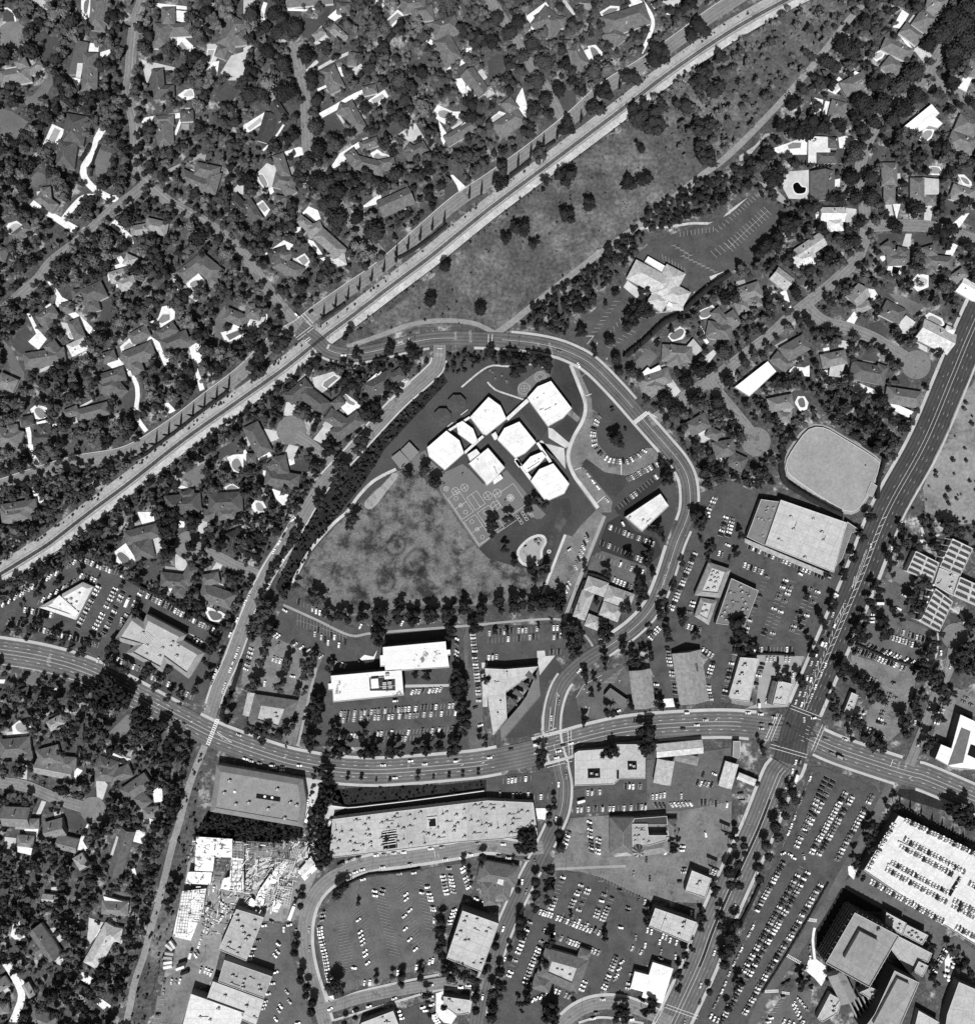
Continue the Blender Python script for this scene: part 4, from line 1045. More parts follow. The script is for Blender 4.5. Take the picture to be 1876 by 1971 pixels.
for i, (x, y, r) in enumerate(((1640,1140,76),(1530,1240,72))):
    px, py = W(x, y, 3.5); e = empty('shade_shelter','%s of the two dark eight-sided shelters above the school' % ('right' if i == 0 else 'left'),'shelter',(px, py, 0),'shade shelters')
    R = m_(r); b = MB(); n = 8; ring = [(px + R * math.cos(math.pi / 8 + k * math.pi / 4), py + R * math.sin(math.pi / 8 + k * math.pi / 4)) for k in range(n)]
    b.add([(a, c, 3.2) for a, c in ring] + [(a, c, 3.4) for a, c in ring] + [(px, py, 4.6)],[(k, (k + 1) % n, n + (k + 1) % n, n + k) for k in range(n)] + [(n + k, n + (k + 1) % n, 2 * n) for k in range(n)])
    under(b.build('roof', rmat(72)), e)
    for k in range(n):
        b = MB(); b.tube((ring[k][0] * .94 + px * .06, ring[k][1] * .94 + py * .06,0),(ring[k][0] * .94 + px * .06, ring[k][1] * .94 + py * .06,3.2),.12,.12,6); under(b.build('post', WALLM(190)), e)
    b = MB(); b.box(px + R * .75, py - R * .8,0, R * .9,.5,.5, math.radians(38)); under(b.build('bench', mat('white_bench',235)), e); stamp(ring, 2)
for i, q in enumerate(([1210,1495,1275,1430,1352,1512,1280,1577],[1135,1550,1203,1497,1280,1582,1207,1640])):
    pl = ccw(WL(pr(q),3)); e = B('lunch_shelter','%s of the two ribbed metal lunch shelters beside the playground' % ('upper' if i == 0 else 'lower'),'shelter',(q[0], q[1]),'lunch shelters')
    A, Bq, C, Dq = [Vector(p) for p in pl]
    for k in range(16):
        t0, t1 = k / 16,(k + .62) / 16; b = MB()
        b.prism([tuple(A.lerp(Bq, t0)), tuple(A.lerp(Bq, t1)), tuple(Dq.lerp(C, t1)), tuple(Dq.lerp(C, t0))],3.0,3.16, bottom=True); under(b.build('roof_panel', mat('ribbed_metal',150, rough=.6)), e)
    b = MB(); b.prism(pl, 2.85,2.95, bottom=True); under(b.build('roof_deck', mat('dark_metal',84)), e)
    for p in inset(pl, .8): b = MB(); b.tube((*p, 0),(*p, 2.85),.1,.1,6); under(b.build('post', WALLM(150)), e)
    stamp(pl, 2)
# ---- bank and clover-roofed clinic
O(2,2)
e = B('office_building','small white flat-roofed bank between the school drive and curving road','building',(1190,20))
block(e, [1060,40,1330,-140,1395,-45,1190,152],6.0,226,.6,130, units=3, usc=.8)
e = B('clinic','clover of five pale hip roofs around a small court beside the curving road','building',(880,700))
for w in ((755,545,915,602,115),(910,622,1112,692,125),(775,615,700,820,100),(872,740,1020,795,115),(760,828,862,868,100)):
    wing_geo(*w, 'h',3.6,.42, e, rmat(150), WALLM(165), mat('ridge_tile_176',200))
# ---- twin white office slabs
O(1,2)
e = B('office_building','pair of big joined white office slabs with stained roofs','building',(1000,1230))
stainm = mat('stained_white_roof',222, n1=.04, s1=.1, n2=.10, s2=.7, patch=(120,.06,.575,.60))
for q in ([1070,1042,1555,997,1560,1062,1590,1060,1592,1102,1570,1106,1582,1198,1225,1222,1090,1226,1085,1190,1052,1192,1048,1105,1072,1103],[670,1262,1050,1228,1216,1216,1232,1412,690,1466,685,1372,652,1372,650,1322,674,1320]):
    pl = block(e, q, 10.5,240,.5,90)
for o in e.children:
    if o.name.startswith('roof') and o.type == 'MESH': o.data.materials[0] = stainm
pl = WL(pr([965,1275,1080,1258,1085,1290,1165,1285,1168,1375,972,1378]),10.6); b = MB(); b.flat(pl, 10.53); under(b.build('plant_well', mat('plant_well',60, n2=.2)), e)
for x, y in ((1085,1320),(1125,1315),(1085,1348),(1130,1345),(1105,1255)):
    p = W(x, y, 11); b = MB(); b.box(p[0], p[1],10.6,3.6,2.6,1.6,.08); b.cur = 1
    for k in (-1,0,1): b.tube((p[0] + k * 1.1, p[1],12.2),(p[0] + k * 1.1, p[1],12.3),.45,.45,10)
    under(b.build('cooling_unit',[UNITM(), mat('fan_grille',70)]), e)
p = W(1010,1320,12); b = MB(); b.box(p[0], p[1],10.6,7,9,2.4,.08); under(b.build('plant_room', rmat(238, False)), e)
# ---- shake-roofed restaurant on the boulevard
e = B('restaurant','dark shake-roofed restaurant with sunken pale deck on the boulevard','building',(190,1560))
mansard(e, [85,1402,425,1452,312,1735,22,1640],3.4,9.0,2.4,100,182,2)
wing_geo(62,1390,22,1570,58,'g',3.0,.3, e, rmat(160), WALLM(), mat('ridge_tile_176',200))
# ---- triangular office and big mansard office
O(0,2)
e = B('office_building','pale triangular office with sloping edges and sunken deck','building',(560,690))
mansard(e, [300,735,640,540,720,575,588,832,430,778],5.0,3.6,2.0,205,224,6, shingle=False)
pl = WL(pr([410,690,462,640,610,772,585,812]),6.4); b = MB(); b.prism(pl, 6.2,7.2, top=True); under(b.build('roof_ridge', rmat(232, False)), e)
e = B('office_building','large stepped office with grey skirt roof and gridded skylight','building',(1230,1030))
mansard(e, [1015,780,1105,848,1130,785,1435,945,1412,988,1578,1085,1455,1285,1290,1165,1265,1242,970,1085,1035,1030,880,985],7.0,4.2,2.2,142,186,9, deep=1.0, shingle=False)
pl = ccw(WL(pr([1130,918,1195,968,1142,1045,1068,1000]),8.6)); A, Bq, C, Dq = [Vector(p) for p in pl]
for i in range(7):
    for j in range(8):
        f = lambda u, v: A.lerp(Bq, u).lerp(Dq.lerp(C, u), v)
        q = [f(i / 7 + .01, j / 8 + .01), f((i + 1) / 7 - .01, j / 8 + .01), f((i + 1) / 7 - .01,(j + 1) / 8 - .01), f(i / 7 + .01,(j + 1) / 8 - .01)]; c = f((i + .5) / 7,(j + .5) / 8)
        b = MB(); b.add([(*p, 8.3) for p in q] + [(*c, 9.0)],[(0,1,4),(1,2,4),(2,3,4),(3,0,4)]); under(b.build('skylight', mat('skylight_dome',205, rough=.3, spec=.5)), e)
# ---- zigzag building
O(2,2)
e = B('office_building','pale zigzag-fronted building with slanted grey terrace roof','building',(110,1400))
block(e, [-20,1205,135,1212,392,1190,330,1262,140,1392,150,1592,45,1722,12,1500],7.0,189,.5,110, units=4, usc=.9)
block(e, [392,1202,406,1420,110,1768,96,1668,152,1602,250,1490,300,1420],4.0,118,.4,100, cap=mat('dark_cap',130))
for x, y in ((358,1268),(305,1340),(258,1402),(210,1462)):
    pl = WL(pr([x - 70, y - 8, x - 40, y - 45, x + 20, y + 20, x + 14, y + 30]),6); b = MB(); pl = ccw(pl); b.prism(pl, 4.0,7.6); under(b.build('fin_wall', rmat(96, False)), e)
# ---- drive-in kiosk and shingle halls
e = B('bank_kiosk','small grey drive-in kiosk inside the looping driveway','building',(990,1440))
block(e, [898,1412,945,1356,1082,1452,1040,1520],4.0,116,.35,90, cap=mat('dark_cap',130))
e = B('hall','left of the two long grey shingle gabled halls on the boulevard','building',(1190,1360),'gabled halls')
wing_geo(1170,1215,1207,1510,168,'g',4.2,.3, e, rmat(124), WALLM(), mat('ridge_tile_140',160))
e = B('hall','right and bigger of the two grey shingle gabled halls on the boulevard','building',(1560,1270),'gabled halls')
wing_geo(1530,1075,1590,1470,225,'g',4.6,.32, e, rmat(126), WALLM(), mat('ridge_tile_140',160))
for i in range(4):
    for j in range(3):
        p = W(1583 + 12 * j + i * 2,1172 + i * 16,6.5); b = MB(); b.box(p[0], p[1],4.6,1.1,1.4,2.9,0); under(b.build('solar_box', mat('solar_box',60, rough=.3)), e)
wing_geo(1600,1090,1680,1150,60,'h',4.3,.4, e, rmat(126), WALLM(), mat('ridge_tile_140',160))
# ---- offices right of the curving road
e = B('office_building','twin-stepped office with brown-grey skirt roof beside the car park','building',(1700,620))
mansard(e, [1700,385,1872,442,1790,662,1590,642],4.6,4.4,2.0,132,189,9)
mansard(e, [1640,660,1765,682,1702,872,1590,802],4.2,3.6,1.8,138,189,5)
O()
e = B('office_building','plain dark flat-roofed office with many rooftop units','building',(1418,1160))
block(e, [1407,1113,1459,1137,1432,1207,1377,1200],6.0,120,.5,120, units=14, usc=.9)
e = B('supermarket','big pale supermarket roof beside the avenue','building',(1550,1030))
block(e, [1502,962,1629,1006,1604,1102,1472,1049],7.5,189,.5,140, units=7)
block(e, [1464,961,1500,966,1471,1050,1437,1033],6.0,132,.5,120, units=7, usc=.8)
block(e, [1630,1004,1655,1021,1638,1026,1619,1078,1608,1090,1612,1060],5.0,132,.4,120)
pl = WL(pr([1432,1036,1470,1052,1600,1106,1598,1114,1466,1060,1432,1044]),4); b = MB(); b.prism(pl, 3.4,4.4, bottom=True); under(b.build('canopy', rmat(150)), e)
O(3,1)
e = B('reservoir','big covered reservoir with rounded corners and pale rim path','reservoir',(770,1640), None)
pl = closed_smooth(WL(pr([430,1570,510,1440,598,1338,705,1325,830,1390,1105,1562,1132,1625,1090,1750,1010,1895,960,1950,872,1955,660,1830,462,1690,430,1640]),2),12)
b = MB(); b.prism(pl, 0,1.9); under(b.build('roof_slab', SURF('turf')), e); stamp(pl, 2)
ou = inset(ccw(pl),-.6); n = len(ou); pin = ccw(pl); b = MB()
b.add([(a, c, 0) for a, c in ou] + [(a, c, 2.1) for a, c in ou] + [(a, c, 2.1) for a, c in pin] + [(a, c, 1.88) for a, c in pin],[(k * n + i, k * n + (i + 1) % n, (k + 1) * n + (i + 1) % n, (k + 1) * n + i) for k in range(3) for i in range(n)]); under(b.build('rim', mat('reservoir_rim',190)), e)
S('mid', inset(ccw(pl),-3.6),'rim_path','drive')
b = MB(); p = W(1030,1612,2); b.box(p[0], p[1],1.9,1.2,.9,.7); under(b.build('hatch', DARKM()), e)
block(e, [1075,1740,1122,1770,1085,1855,1038,1830],2.6,150,.2,130)
# ---- church
O(2,1)
e = B('church','pale hip-roofed church of joined wings beside its dark car park','church',(1320,220), None)
for w in ((1105,100,1410,262,165),(1452,100,1330,330,165),(1345,255,1525,355,165),(1345,300,1280,395,140),(1440,330,1440,420,130)):
    wing_geo(*w, 'h',4.4,.36, e, rmat(168), WALLM(), mat('ridge_tile_176',195))
block(e, [1235,2,1372,80,1345,128,1208,42],3.2,236,.4,150)
p = W(1400,372,6); b = MB(); b.box(p[0], p[1],4.5,4,3,1.9,-.55); under(b.build('roof_hatch', rmat(245, False)), e)
p = W(1495,308,6); b = MB(); b.box(p[0], p[1],4.4,4,2.5,1.6,-.5); under(b.build('rooftop_unit', UNITM()), e)
# ---- civic building with saw-tooth monitors
O(3,2)
civ = B('civic_building','sprawling pale civic building with rows of saw-tooth roof lights','building',(1620,520), None)
def saw(q, n, h=6.0, cols=2):
    pl = block(civ, q, h, 193,.5,190); A, Bq, C, Dq = [Vector(W(q[i], q[i + 1], h + .6)) for i in (0,2,4,6)]
    for c in range(cols):
        for k in range(n):
            u0, u1 = (c + .1) / cols, (c + .9) / cols; v0, v1 = (k + .18) / n, (k + .8) / n
            f = lambda u, v: A.lerp(Bq, u).lerp(Dq.lerp(C, u), v)
            a, b_, d_, c_ = f(u0, v0), f(u1, v0), f(u0, v1), f(u1, v1); b = MB()
            b.add([(*a, h + .05),(*b_, h + .05),(*c_, h + .05),(*d_, h + .05),(*d_, h + 1.5),(*c_, h + 1.5)],[(3,2,5,4),(0,3,4),(1,5,2)]); 
            under(b.build('monitor_frame', rmat(180, False)), civ)
            for s in range(5):
                e0, e1 = s / 5 + .02,(s + 1) / 5 - .02; b = MB()
                b.add([(*a.lerp(b_, e0), h + .08),(*a.lerp(b_, e1), h + .08),(*d_.lerp(c_, e1), h + 1.5),(*d_.lerp(c_, e0), h + 1.5)],[(0,1,2,3)]); under(b.build('roof_light', mat('roof_light_glass',96, rough=.25, spec=.5)), civ)
saw([1702,205,1860,282,1762,490,1604,420],5, cols=2)
saw([1420,300,1600,392,1545,545,1350,455],4, cols=2)
saw([1572,590,1705,690,1602,922,1455,842],6, cols=2)
saw([1760,500,1960,590,1930,740,1710,640],3, cols=2)
block(civ, [1602,430,1762,495,1702,640,1560,560],5.0,180,.5,190, units=4)
for (x, y) in ((1540,560),(1530,600),(1500,650),(1490,690),(1470,735),(1455,780),(1435,830),(1690,215),(1660,262),(1640,305),(1615,350)):
    p = W(x, y, 3); b = MB(); b.tube((p[0], p[1],0),(p[0], p[1],6.2),.9,.9,10); under(b.build('column', rmat(236, False)), civ)
    q = W(x - 70, y - 14,3); b = MB(); dx, dy = q[0] - p[0], q[1] - p[1]; b.box((p[0] + q[0]) / 2,(p[1] + q[1]) / 2,5.4, math.hypot(dx, dy),.5,.6, math.atan2(dy, dx)); under(b.build('beam', rmat(160, False)), civ)
e = B('plaza_fountain','round pale fountain with three radiating paths beside the avenue','fountain',(1485,205), None)
p = W(1485,205); b = MB(); b.tube((p[0], p[1],0),(p[0], p[1],.6),4.9,4.9,20); under(b.build('basin', mat('fountain_stone',215, n2=.15, s2=1)), e)
b = MB(); b.tube((p[0], p[1],.6),(p[0], p[1],1.6),1.6,1.0,10); under(b.build('centrepiece', mat('fountain_dark',110)), e)
for q in ([1465,175,1450,120,1468,118,1485,170],[1520,195,1598,168,1600,184,1520,212],[1485,235,1500,262,1512,255]): S('pale', q, 'plaza_path')
e = B('restaurant','small restaurant with pale roof and shaded patio by the crossroads','building',(930,1490))
block(e, [925,1390,977,1412,922,1572,862,1550],4.0,193,.5,140, units=2)
for k in range(5):
    p = W(985 + 14 * k, 1430 + 38 * (k % 4),3); b = MB(); b.box(p[0], p[1],2.6,3.2,.25,.2,.4 * k); under(b.build('pergola_beam', mat('pergola_timber',190)), e)
for x, y in ((985,1580),(1010,1550),(960,1590)):
    p = W(x, y); b = MB(); b.box(p[0], p[1],0,2.5,1.6,2.3,.5); under(b.build('patio_screen', rmat(230, False)), e)
e = B('office_building','white L-shaped roof at the right edge below the boulevard bend','building',(1760,1750))
block(e, [1762,1560,1900,1625,1900,1990,1700,1975,1568,1902,1612,1790,1692,1822],8.0,248,.5,100)
b = MB(); b.prism(WL(pr([1768,1660,1838,1690,1780,1930,1665,1950]),8),8.02,8.3); under(b.build('roof_well', rmat(110, False)), e)
b = MB(); b.prism(WL(pr([1840,1790,1900,1810,1900,1910,1815,1870]),8),8.02,8.4); under(b.build('roof_well', DARKM()), e)
# ---- corner shops
e = B('shop','narrow pale shop block with a row of rooftop units above the boulevard','shop',(110,1290))
block(e, [68,1120,212,1130,138,1462,0,1445,-20,1420],5.0,193,.5,140)
for x, y in ((105,1180),(82,1250),(62,1320),(45,1395)):
    p = W(x, y, 5.5); unit(e, p[0], p[1],5.0,.2,1.5)
pl = WL(pr([0,1440,160,1462,170,1480,150,1500,0,1475]),4); b = MB(); b.prism(pl, 3.6,4.1, bottom=True); under(b.build('canopy', rmat(120)), e)
e = B('petrol_station','small pale-roofed corner building beside the crossroads','building',(390,1400))
block(e, [362,1300,476,1326,422,1492,318,1480],4.6,193,.5,120, units=3, usc=.8)
wing_geo(345,1305,298,1480,56,'g',3.6,.2, e, rmat(84), WALLM(), mat('ridge_tile_140',120))
# ---- south of the boulevard
O(2,3)
e = B('office_building','pale flat-roofed office with two dark roof wells below the crossroads','building',(830,60))
block(e, [668,-110,700,-130,985,-150,972,128,672,138],6.0,189,.5,130)
block(e, [985,-150,990,-180,1215,-180,1212,85,1020,86,972,128],6.4,184,.5,130)
for q in ([770,8,864,5,866,75,772,78],[1075,-55,1145,-55,1148,12,1078,14],[993,15,1010,15,1010,82,993,82]):
    b = MB(); b.prism(WL(pr(q),6),6.03,6.5); under(b.build('roof_well', DARKM()), e)
for x, y in ((800,40),(840,48),(1100,-25),(1125,-15)): p = W(x, y, 7); unit(e, p[0], p[1],6.5,0,1.2)
e = B('shop','long pale gabled shop row with pipes on its boulevard side','shop',(1470,-150))
wing_geo(1295,-130,1655,-165,105,'g',4.2,.35, e, rmat(172), WALLM(), mat('ridge_tile_140',160))
e = B('shop','grey shingled shop with tilted roof below the long gabled shop row','shop',(1350,40))
wing_geo(1372,-60,1340,125,135,'g',4.0,.2, e, rmat(158), WALLM(), mat('ridge_tile_140',150))
wing_geo(1440,-90,1620,-50,70,'h',3.4,.2, e, rmat(120), WALLM(), mat('ridge_tile_140',150))
e = B('petrol_station','pale tilted petrol station roof near the avenue','building',(1845,70))
wing_geo(1880,-40,1825,150,105,'g',4.0,.18, e, rmat(172), WALLM(), mat('ridge_tile_140',180))
wing_geo(1925,60,2060,115,55,'g',4.2,.12, e, rmat(182), WALLM(), mat('ridge_tile_140',180))
block(e, [1890,-205,1945,-205,1945,-105,1930,-70,1885,-85],4.0,140,.3,120)
O()
e = B('office_building','large dark grey sloping-edged building below the boulevard at left','building',(500,1530))
mansard(e, [417,1472,583,1500,590,1545,583,1592,405,1562],7.0,5.0,1.8,128,146,0, deep=.4, shingle=False)
b = MB(); b.prism(WL(pr([494,1528,540,1535,539,1543,493,1536]),8.6),8.42,8.9); under(b.build('roof_well', DARKM()), e)
for x, y in ((510,1533),(524,1535),(452,1524)):
    p = W(x, y, 9); b = MB(); b.tube((p[0], p[1],8.4),(p[0], p[1],9.4),1.4,1.2,12); under(b.build('tank', mat('white_tank',240)), e)
for x, y in ((480,1545),(517,1557),(443,1503),(433,1526),(535,1519),(560,1545),(572,1550),(455,1548),(549,1575)): p = W(x, y, 9); unit(e, p[0], p[1],8.4,-.17,1.3)
e = B('shopping_arcade','very long pale shop roof dotted with rooftop units','shop',(800,1595), None)
block(e, [640,1577,760,1562,938,1541,1026,1545,1034,1606,960,1616,880,1622,740,1640,634,1652],6.5,186,.5,150, units=86, usc=1.0, ang=.12)
for k, (x_a, x_b, v) in enumerate(((642,700,186),(700,738,196),(766,822,176),(844,900,194),(900,938,172),(938,975,186),(975,1024,178))):
    f0 = lambda x: (1577 - (x - 640) * .121) + 4; f1 = lambda x: (1650 - (x - 634) * .107) - 5
    b = MB(); b.flat(WL(pr([x_a, max(f0(x_a),1546), x_b - 1, max(f0(x_b),1546), x_b - 1, f1(x_b), x_a, f1(x_a)]),7),6.512); under(b.build('roof_section', rmat(v, False)), e)
b = MB(); b.prism(WL(pr([821,1573,841,1571,842,1593,822,1595]),7),6.52,7.2); under(b.build('roof_well', WALLM(190)), e)
b = MB(); b.prism(WL(pr([825,1577,838,1575,839,1590,826,1591]),7.2),7.22,7.3); under(b.build('well_opening', DARKM()), e)
b = MB(); b.flat(WL(pr([734,1602,762,1597,765,1632,738,1636]),7),6.54); under(b.build('sunken_court', DARKM()), e)
for k in range(6):
    p, q = W(736,1602 + k * 5,7), W(763,1598 + k * 5,7); b = MB(); dx, dy = q[0] - p[0], q[1] - p[1]; b.box((p[0] + q[0]) / 2,(p[1] + q[1]) / 2,6.9, math.hypot(dx, dy),.7,.3, math.atan2(dy, dx)); under(b.build('pergola_beam', rmat(222, False)), e)
for k in range(9):
    x = 668 + k * 38; p, q = W(x, 1574 - k * 4.4 + 2,7), W(x + 4,1644 - k * 4.0,7); b = MB(); dx, dy = q[0] - p[0], q[1] - p[1]
    b.box((p[0] + q[0]) / 2,(p[1] + q[1]) / 2,6.5, math.hypot(dx, dy),.3,.25, math.atan2(dy, dx)); under(b.build('roof_joint', rmat(170, False)), e)
# retaining wall of the service yard
O(1,3); rw = smooth(WL(pr([680,285,800,300,1000,280,1300,245,1600,205,1850,170])),8); o = link('retaining_wall', stroke_mesh(rw, .7,2.2,'retaining_wall', mat('pale_wall',225),2.2)); tag(o, 'pale retaining wall along the top of the planted boulevard bank','wall')
O()
# ---- warehouses at lower left
for lab, q, h, v, u in (('pale warehouse with a dotted roof right of the building site',[455,1750,508,1766,474,1850,421,1828],7,172,12),('grey warehouse roof between two brighter warehouses',[432,1848,524,1880,508,1922,420,1890],7.4,160,9),
                        ('bright narrow warehouse roof at the lower edge',[410,1889,508,1925,492,1975,395,1932],7,199,4),('white warehouse roof with a row of roof units at the lower edge',[368,1913,470,1950,450,2010,342,2010],7.8,222,9)):
    e = B('warehouse', lab, 'warehouse',(sum(q[::2]) / len(q[::2]), sum(q[1::2]) / len(q[1::2]))); block(e, q, h, v, .5,140, units=u, usc=1.0)
e = B('warehouse','square pale warehouse among trees right of the fan-shaped car park','warehouse',(905,1810)); block(e, [890,1753,960,1778,926,1872,859,1845],10.5,189,.6,110, units=13, usc=.9)
O(2,3)
e = B('restaurant','dark hip-roofed restaurant between the fan car park and lower street','building',(70,850))
for w in ((-70,790,235,842,165),(140,800,105,1015,125),(0,870,20,1060,100)): wing_geo(*w, 'h',4.0,.38, e, rmat(92), WALLM(), mat('ridge_tile_140',130))
p = W(105,875,6); b = MB(); b.box(p[0], p[1],5.2,7,5.5,1.6,-.35); under(b.build('skylight', rmat(215, False)), e)
e = B('roadhouse','rambling dark roadhouse with round striped turret and sunken deck','building',(1150,540), None)
wing_geo(1035,382,1035,665,190,'h',4.6,.42, e, rmat(98), WALLM(), mat('ridge_tile_140',130))
wing_geo(1120,635,1390,595,110,'h',4.4,.36, e, rmat(120), WALLM(), mat('ridge_tile_140',130))
wing_geo(1420,395,1420,550,90,'h',4.2,.5, e, rmat(104), WALLM(), mat('ridge_tile_140',130))
wing_geo(970,650,1110,640,70,'h',4.0,.4, e, rmat(140), WALLM(), mat('ridge_tile_140',130))
block(e, [1112,432,1230,432,1240,520,1385,520,1385,440,1395,520,1380,560,1240,600,1115,610],5.6,168,.5,120, units=9, usc=.8)
block(e, [1130,390,1380,372,1385,440,1232,440,1112,430],5.0,70,.5,120)
p = W(1162,642,7); b = MB(); b.tube((p[0], p[1],0),(p[0], p[1],6.0),5.2,5.2,16); under(b.build('turret_wall', WALLM(150)), e)
for k in range(16):
    a0, a1 = k * math.pi / 8,(k + 1) * math.pi / 8; b = MB(); R = 6.2; b.add([(p[0] + R * math.cos(a0), p[1] + R * math.sin(a0),5.8),(p[0] + R * math.cos(a1), p[1] + R * math.sin(a1),5.8),(p[0], p[1],10.5)],[(0,1,2)]); under(b.build('turret_panel', mat('turret_panel_%d' % (k % 2),150 if k % 2 else 70)), e)
for x, y in ((1000,480),(1000,522),(1000,564),(1440,445),(1440,490)):
    p = W(x, y, 6); b = MB(); b.box(p[0], p[1],4.6,2.0,1.4,2.6,0); under(b.build('dormer', rmat(76)), e)
e = B('shop','white-roofed square shop beside the lower avenue','shop',(1620,900)); block(e, [1572,790,1722,852,1672,1002,1520,950],6.0,195,.6,110, units=2)
e = B('shop','long pale flat-roofed shop with bright parapet beside the lower avenue','shop',(1420,1210)); block(e, [1290,1080,1612,1190,1550,1352,1240,1222],8.0,193,.6,110, units=4)
b = MB(); p, q = W(1385,1112,8.5), W(1330,1262,8.5); dx, dy = q[0] - p[0], q[1] - p[1]; b.box((p[0] + q[0]) / 2,(p[1] + q[1]) / 2,8.0, math.hypot(dx, dy),.5,.8, math.atan2(dy, dx)); under(b.build('roof_divider', TOPM()), e)
e = B('bank','shake-roofed bank with pale sunken deck in the lower car park','building',(590,1570)); mansard(e, [445,1385,785,1482,690,1742,372,1602],4.2,9.0,2.6,92,191,3)
wing_geo(350,1640,490,1680,120,'h',3.8,.4, e, rmat(96), WALLM(), mat('ridge_tile_140',130)); wing_geo(700,1420,790,1450,80,'h',3.8,.4, e, rmat(92), WALLM(), mat('ridge_tile_140',130))
e = B('shop','white low-pitched roof at the lower street corner of the avenue','shop',(1290,1640))
wing_geo(1350,1520,1265,1790,165,'h',5.0,.1, e, rmat(250, False), WALLM(), mat('white_ridge',235)); wing_geo(1115,1632,1300,1680,135,'h',4.9,.1, e, rmat(250, False), WALLM(), mat('white_ridge',235))
O(1,3)
e = B('office_building','small stepped pale office by the bottom edge','building',(1640,1840)); block(e, [1535,1760,1740,1790,1735,1890,1640,1905,1548,1845],6.5,189,.5,100, units=2)
e = B('shop','pale flat roof cut by the bottom edge below the fan car park','shop',(1050,1950)); block(e, [905,1965,1150,1872,1195,1985,1150,2050,880,2050],6.0,190,.6,120, units=3)
# ---- multi-storey car park, tower group
O(3,3)
PD = 8.0
e = B('parking_structure','white-decked multi-storey car park packed with cars','car park',(1500,800), None)
block(e, [1285,368,1700,570,2060,745,2060,1480,1640,1215,1018,790], PD, 226,.9,90)
b = MB(); b.flat(WL(pr([1748,830,1770,842,1680,1002,1650,985]), PD), PD + .03); under(b.build('ramp_opening', DARKM()), e)
for q in ([1280,560,1800,800,1796,812,1276,572],[1200,735,1680,985,1676,997,1196,747]): b = MB(); b.prism(WL(pr(q), PD), PD, PD + 1.0); under(b.build('deck_wall', TOPM()), e)
tw = B('office_tower','tall square office tower with finned front and recessed dark roof block','office tower',(1000,1400), None)
TH = 17.0
TP = block(tw, [950,1115,1290,1295,1062,1692,725,1505], TH, 150,1.0,74)
pl = WL(pr([985,1255,1132,1332,1022,1562,868,1462]), TH + 3); b = MB(); b.prism(pl, TH, TH + 3.5); under(b.build('penthouse', rmat(146, False)), tw)
# facade fins and floor bands on the two sides seen from above
TPc = ccw(TP)
for i in range(4):
    a, q = Vector(TPc[i]), Vector(TPc[(i + 1) % 4]); d = (q - a).normalized(); n = Vector((d.y, -d.x))
    for k in range(5):
        z = 1.8 + k * 3.1; b = MB(); m0, m1 = a + n * .45, q + n * .45; b.prism([tuple(a + n * .02), tuple(q + n * .02), tuple(q + n * .8), tuple(a + n * .8)], z, z + 1.1, bottom=True); under(b.build('floor_band', WALLM(120)), tw)
    for k in range(9):
        p = a.lerp(q, (k + .5) / 9) + n * .9; b = MB(); b.box(p.x, p.y, 0,.5,1.7, TH, math.atan2(d.y, d.x)); under(b.build('fin', WALLM(110)), tw)
p = W(1125,1240, TH); b = MB(); b.tube((p[0], p[1], TH + .5),(p[0] + .5, p[1] - .8, TH + 1.2),.3,2.2,12); under(b.build('satellite_dish', mat('dish_white',245)), tw)
e = B('office_building','second finned office block at the bottom right joined to the tower','building',(1270,1800))
block(e, [1255,1562,1445,1655,1285,2020,1010,2020,1100,1900],15.0,156,.9,74)
b = MB(); b.prism(WL(pr([1275,1620,1370,1665,1180,2010,1090,1965]),17),15,17.6); under(b.build('penthouse', rmat(150, False)), e)
block(e, [1075,1690,1160,1730,1100,1800,985,1730],7.0,170,.6,120, units=2)
e = B('office_building','low mid-grey wing right of the tower with a small plant room','building',(1400,1400))
block(e, [1292,1300,1545,1430,1512,1500,1470,1480,1380,1592,1230,1402],6.0,176,.6,130)
block(e, [1192,1112,1347,1196,1312,1290,1182,1202],7.0,193,.6,110, units=4, usc=.9)
block(e, [1350,1208,1515,1290,1470,1365,1318,1288],6.4,182,.6,110, units=6, usc=.9)
block(e, [1442,1490,1515,1525,1470,1610,1402,1570],8.0,176,.5,120, units=1)
e = B('office_building','slanted grey roofs stepping down left of the second office block','building',(860,1720))
wing_geo(800,1580,905,1800,130,'g',6.0,.25, e, rmat(140, False), WALLM(), mat('ridge_tile_140',160))
block(e, [760,1740,850,1790,820,1890,700,1960,660,1930],4.5,182,.6,150, units=3)
for k in range(5):
    p, q = W(905 + k * 34,1790 - k * 10,6), W(1000 + k * 30,1990 - k * 12,6); b = MB(); dx, dy = q[0] - p[0], q[1] - p[1]; b.box((p[0] + q[0]) / 2,(p[1] + q[1]) / 2,0, math.hypot(dx, dy),1.2,5 + k * .4, math.atan2(dy, dx)); under(b.build('fin', WALLM(150)), e)
e = B('office_building','pale stepped building in the bottom right corner','building',(1780,1850))
block(e, [1750,1650,1960,1740,1960,2040,1640,2040,1660,1900],8.0,182,.6,110)
block(e, [1440,1870,1600,1960,1560,2040,1400,2040],5.0,191,.5,150)
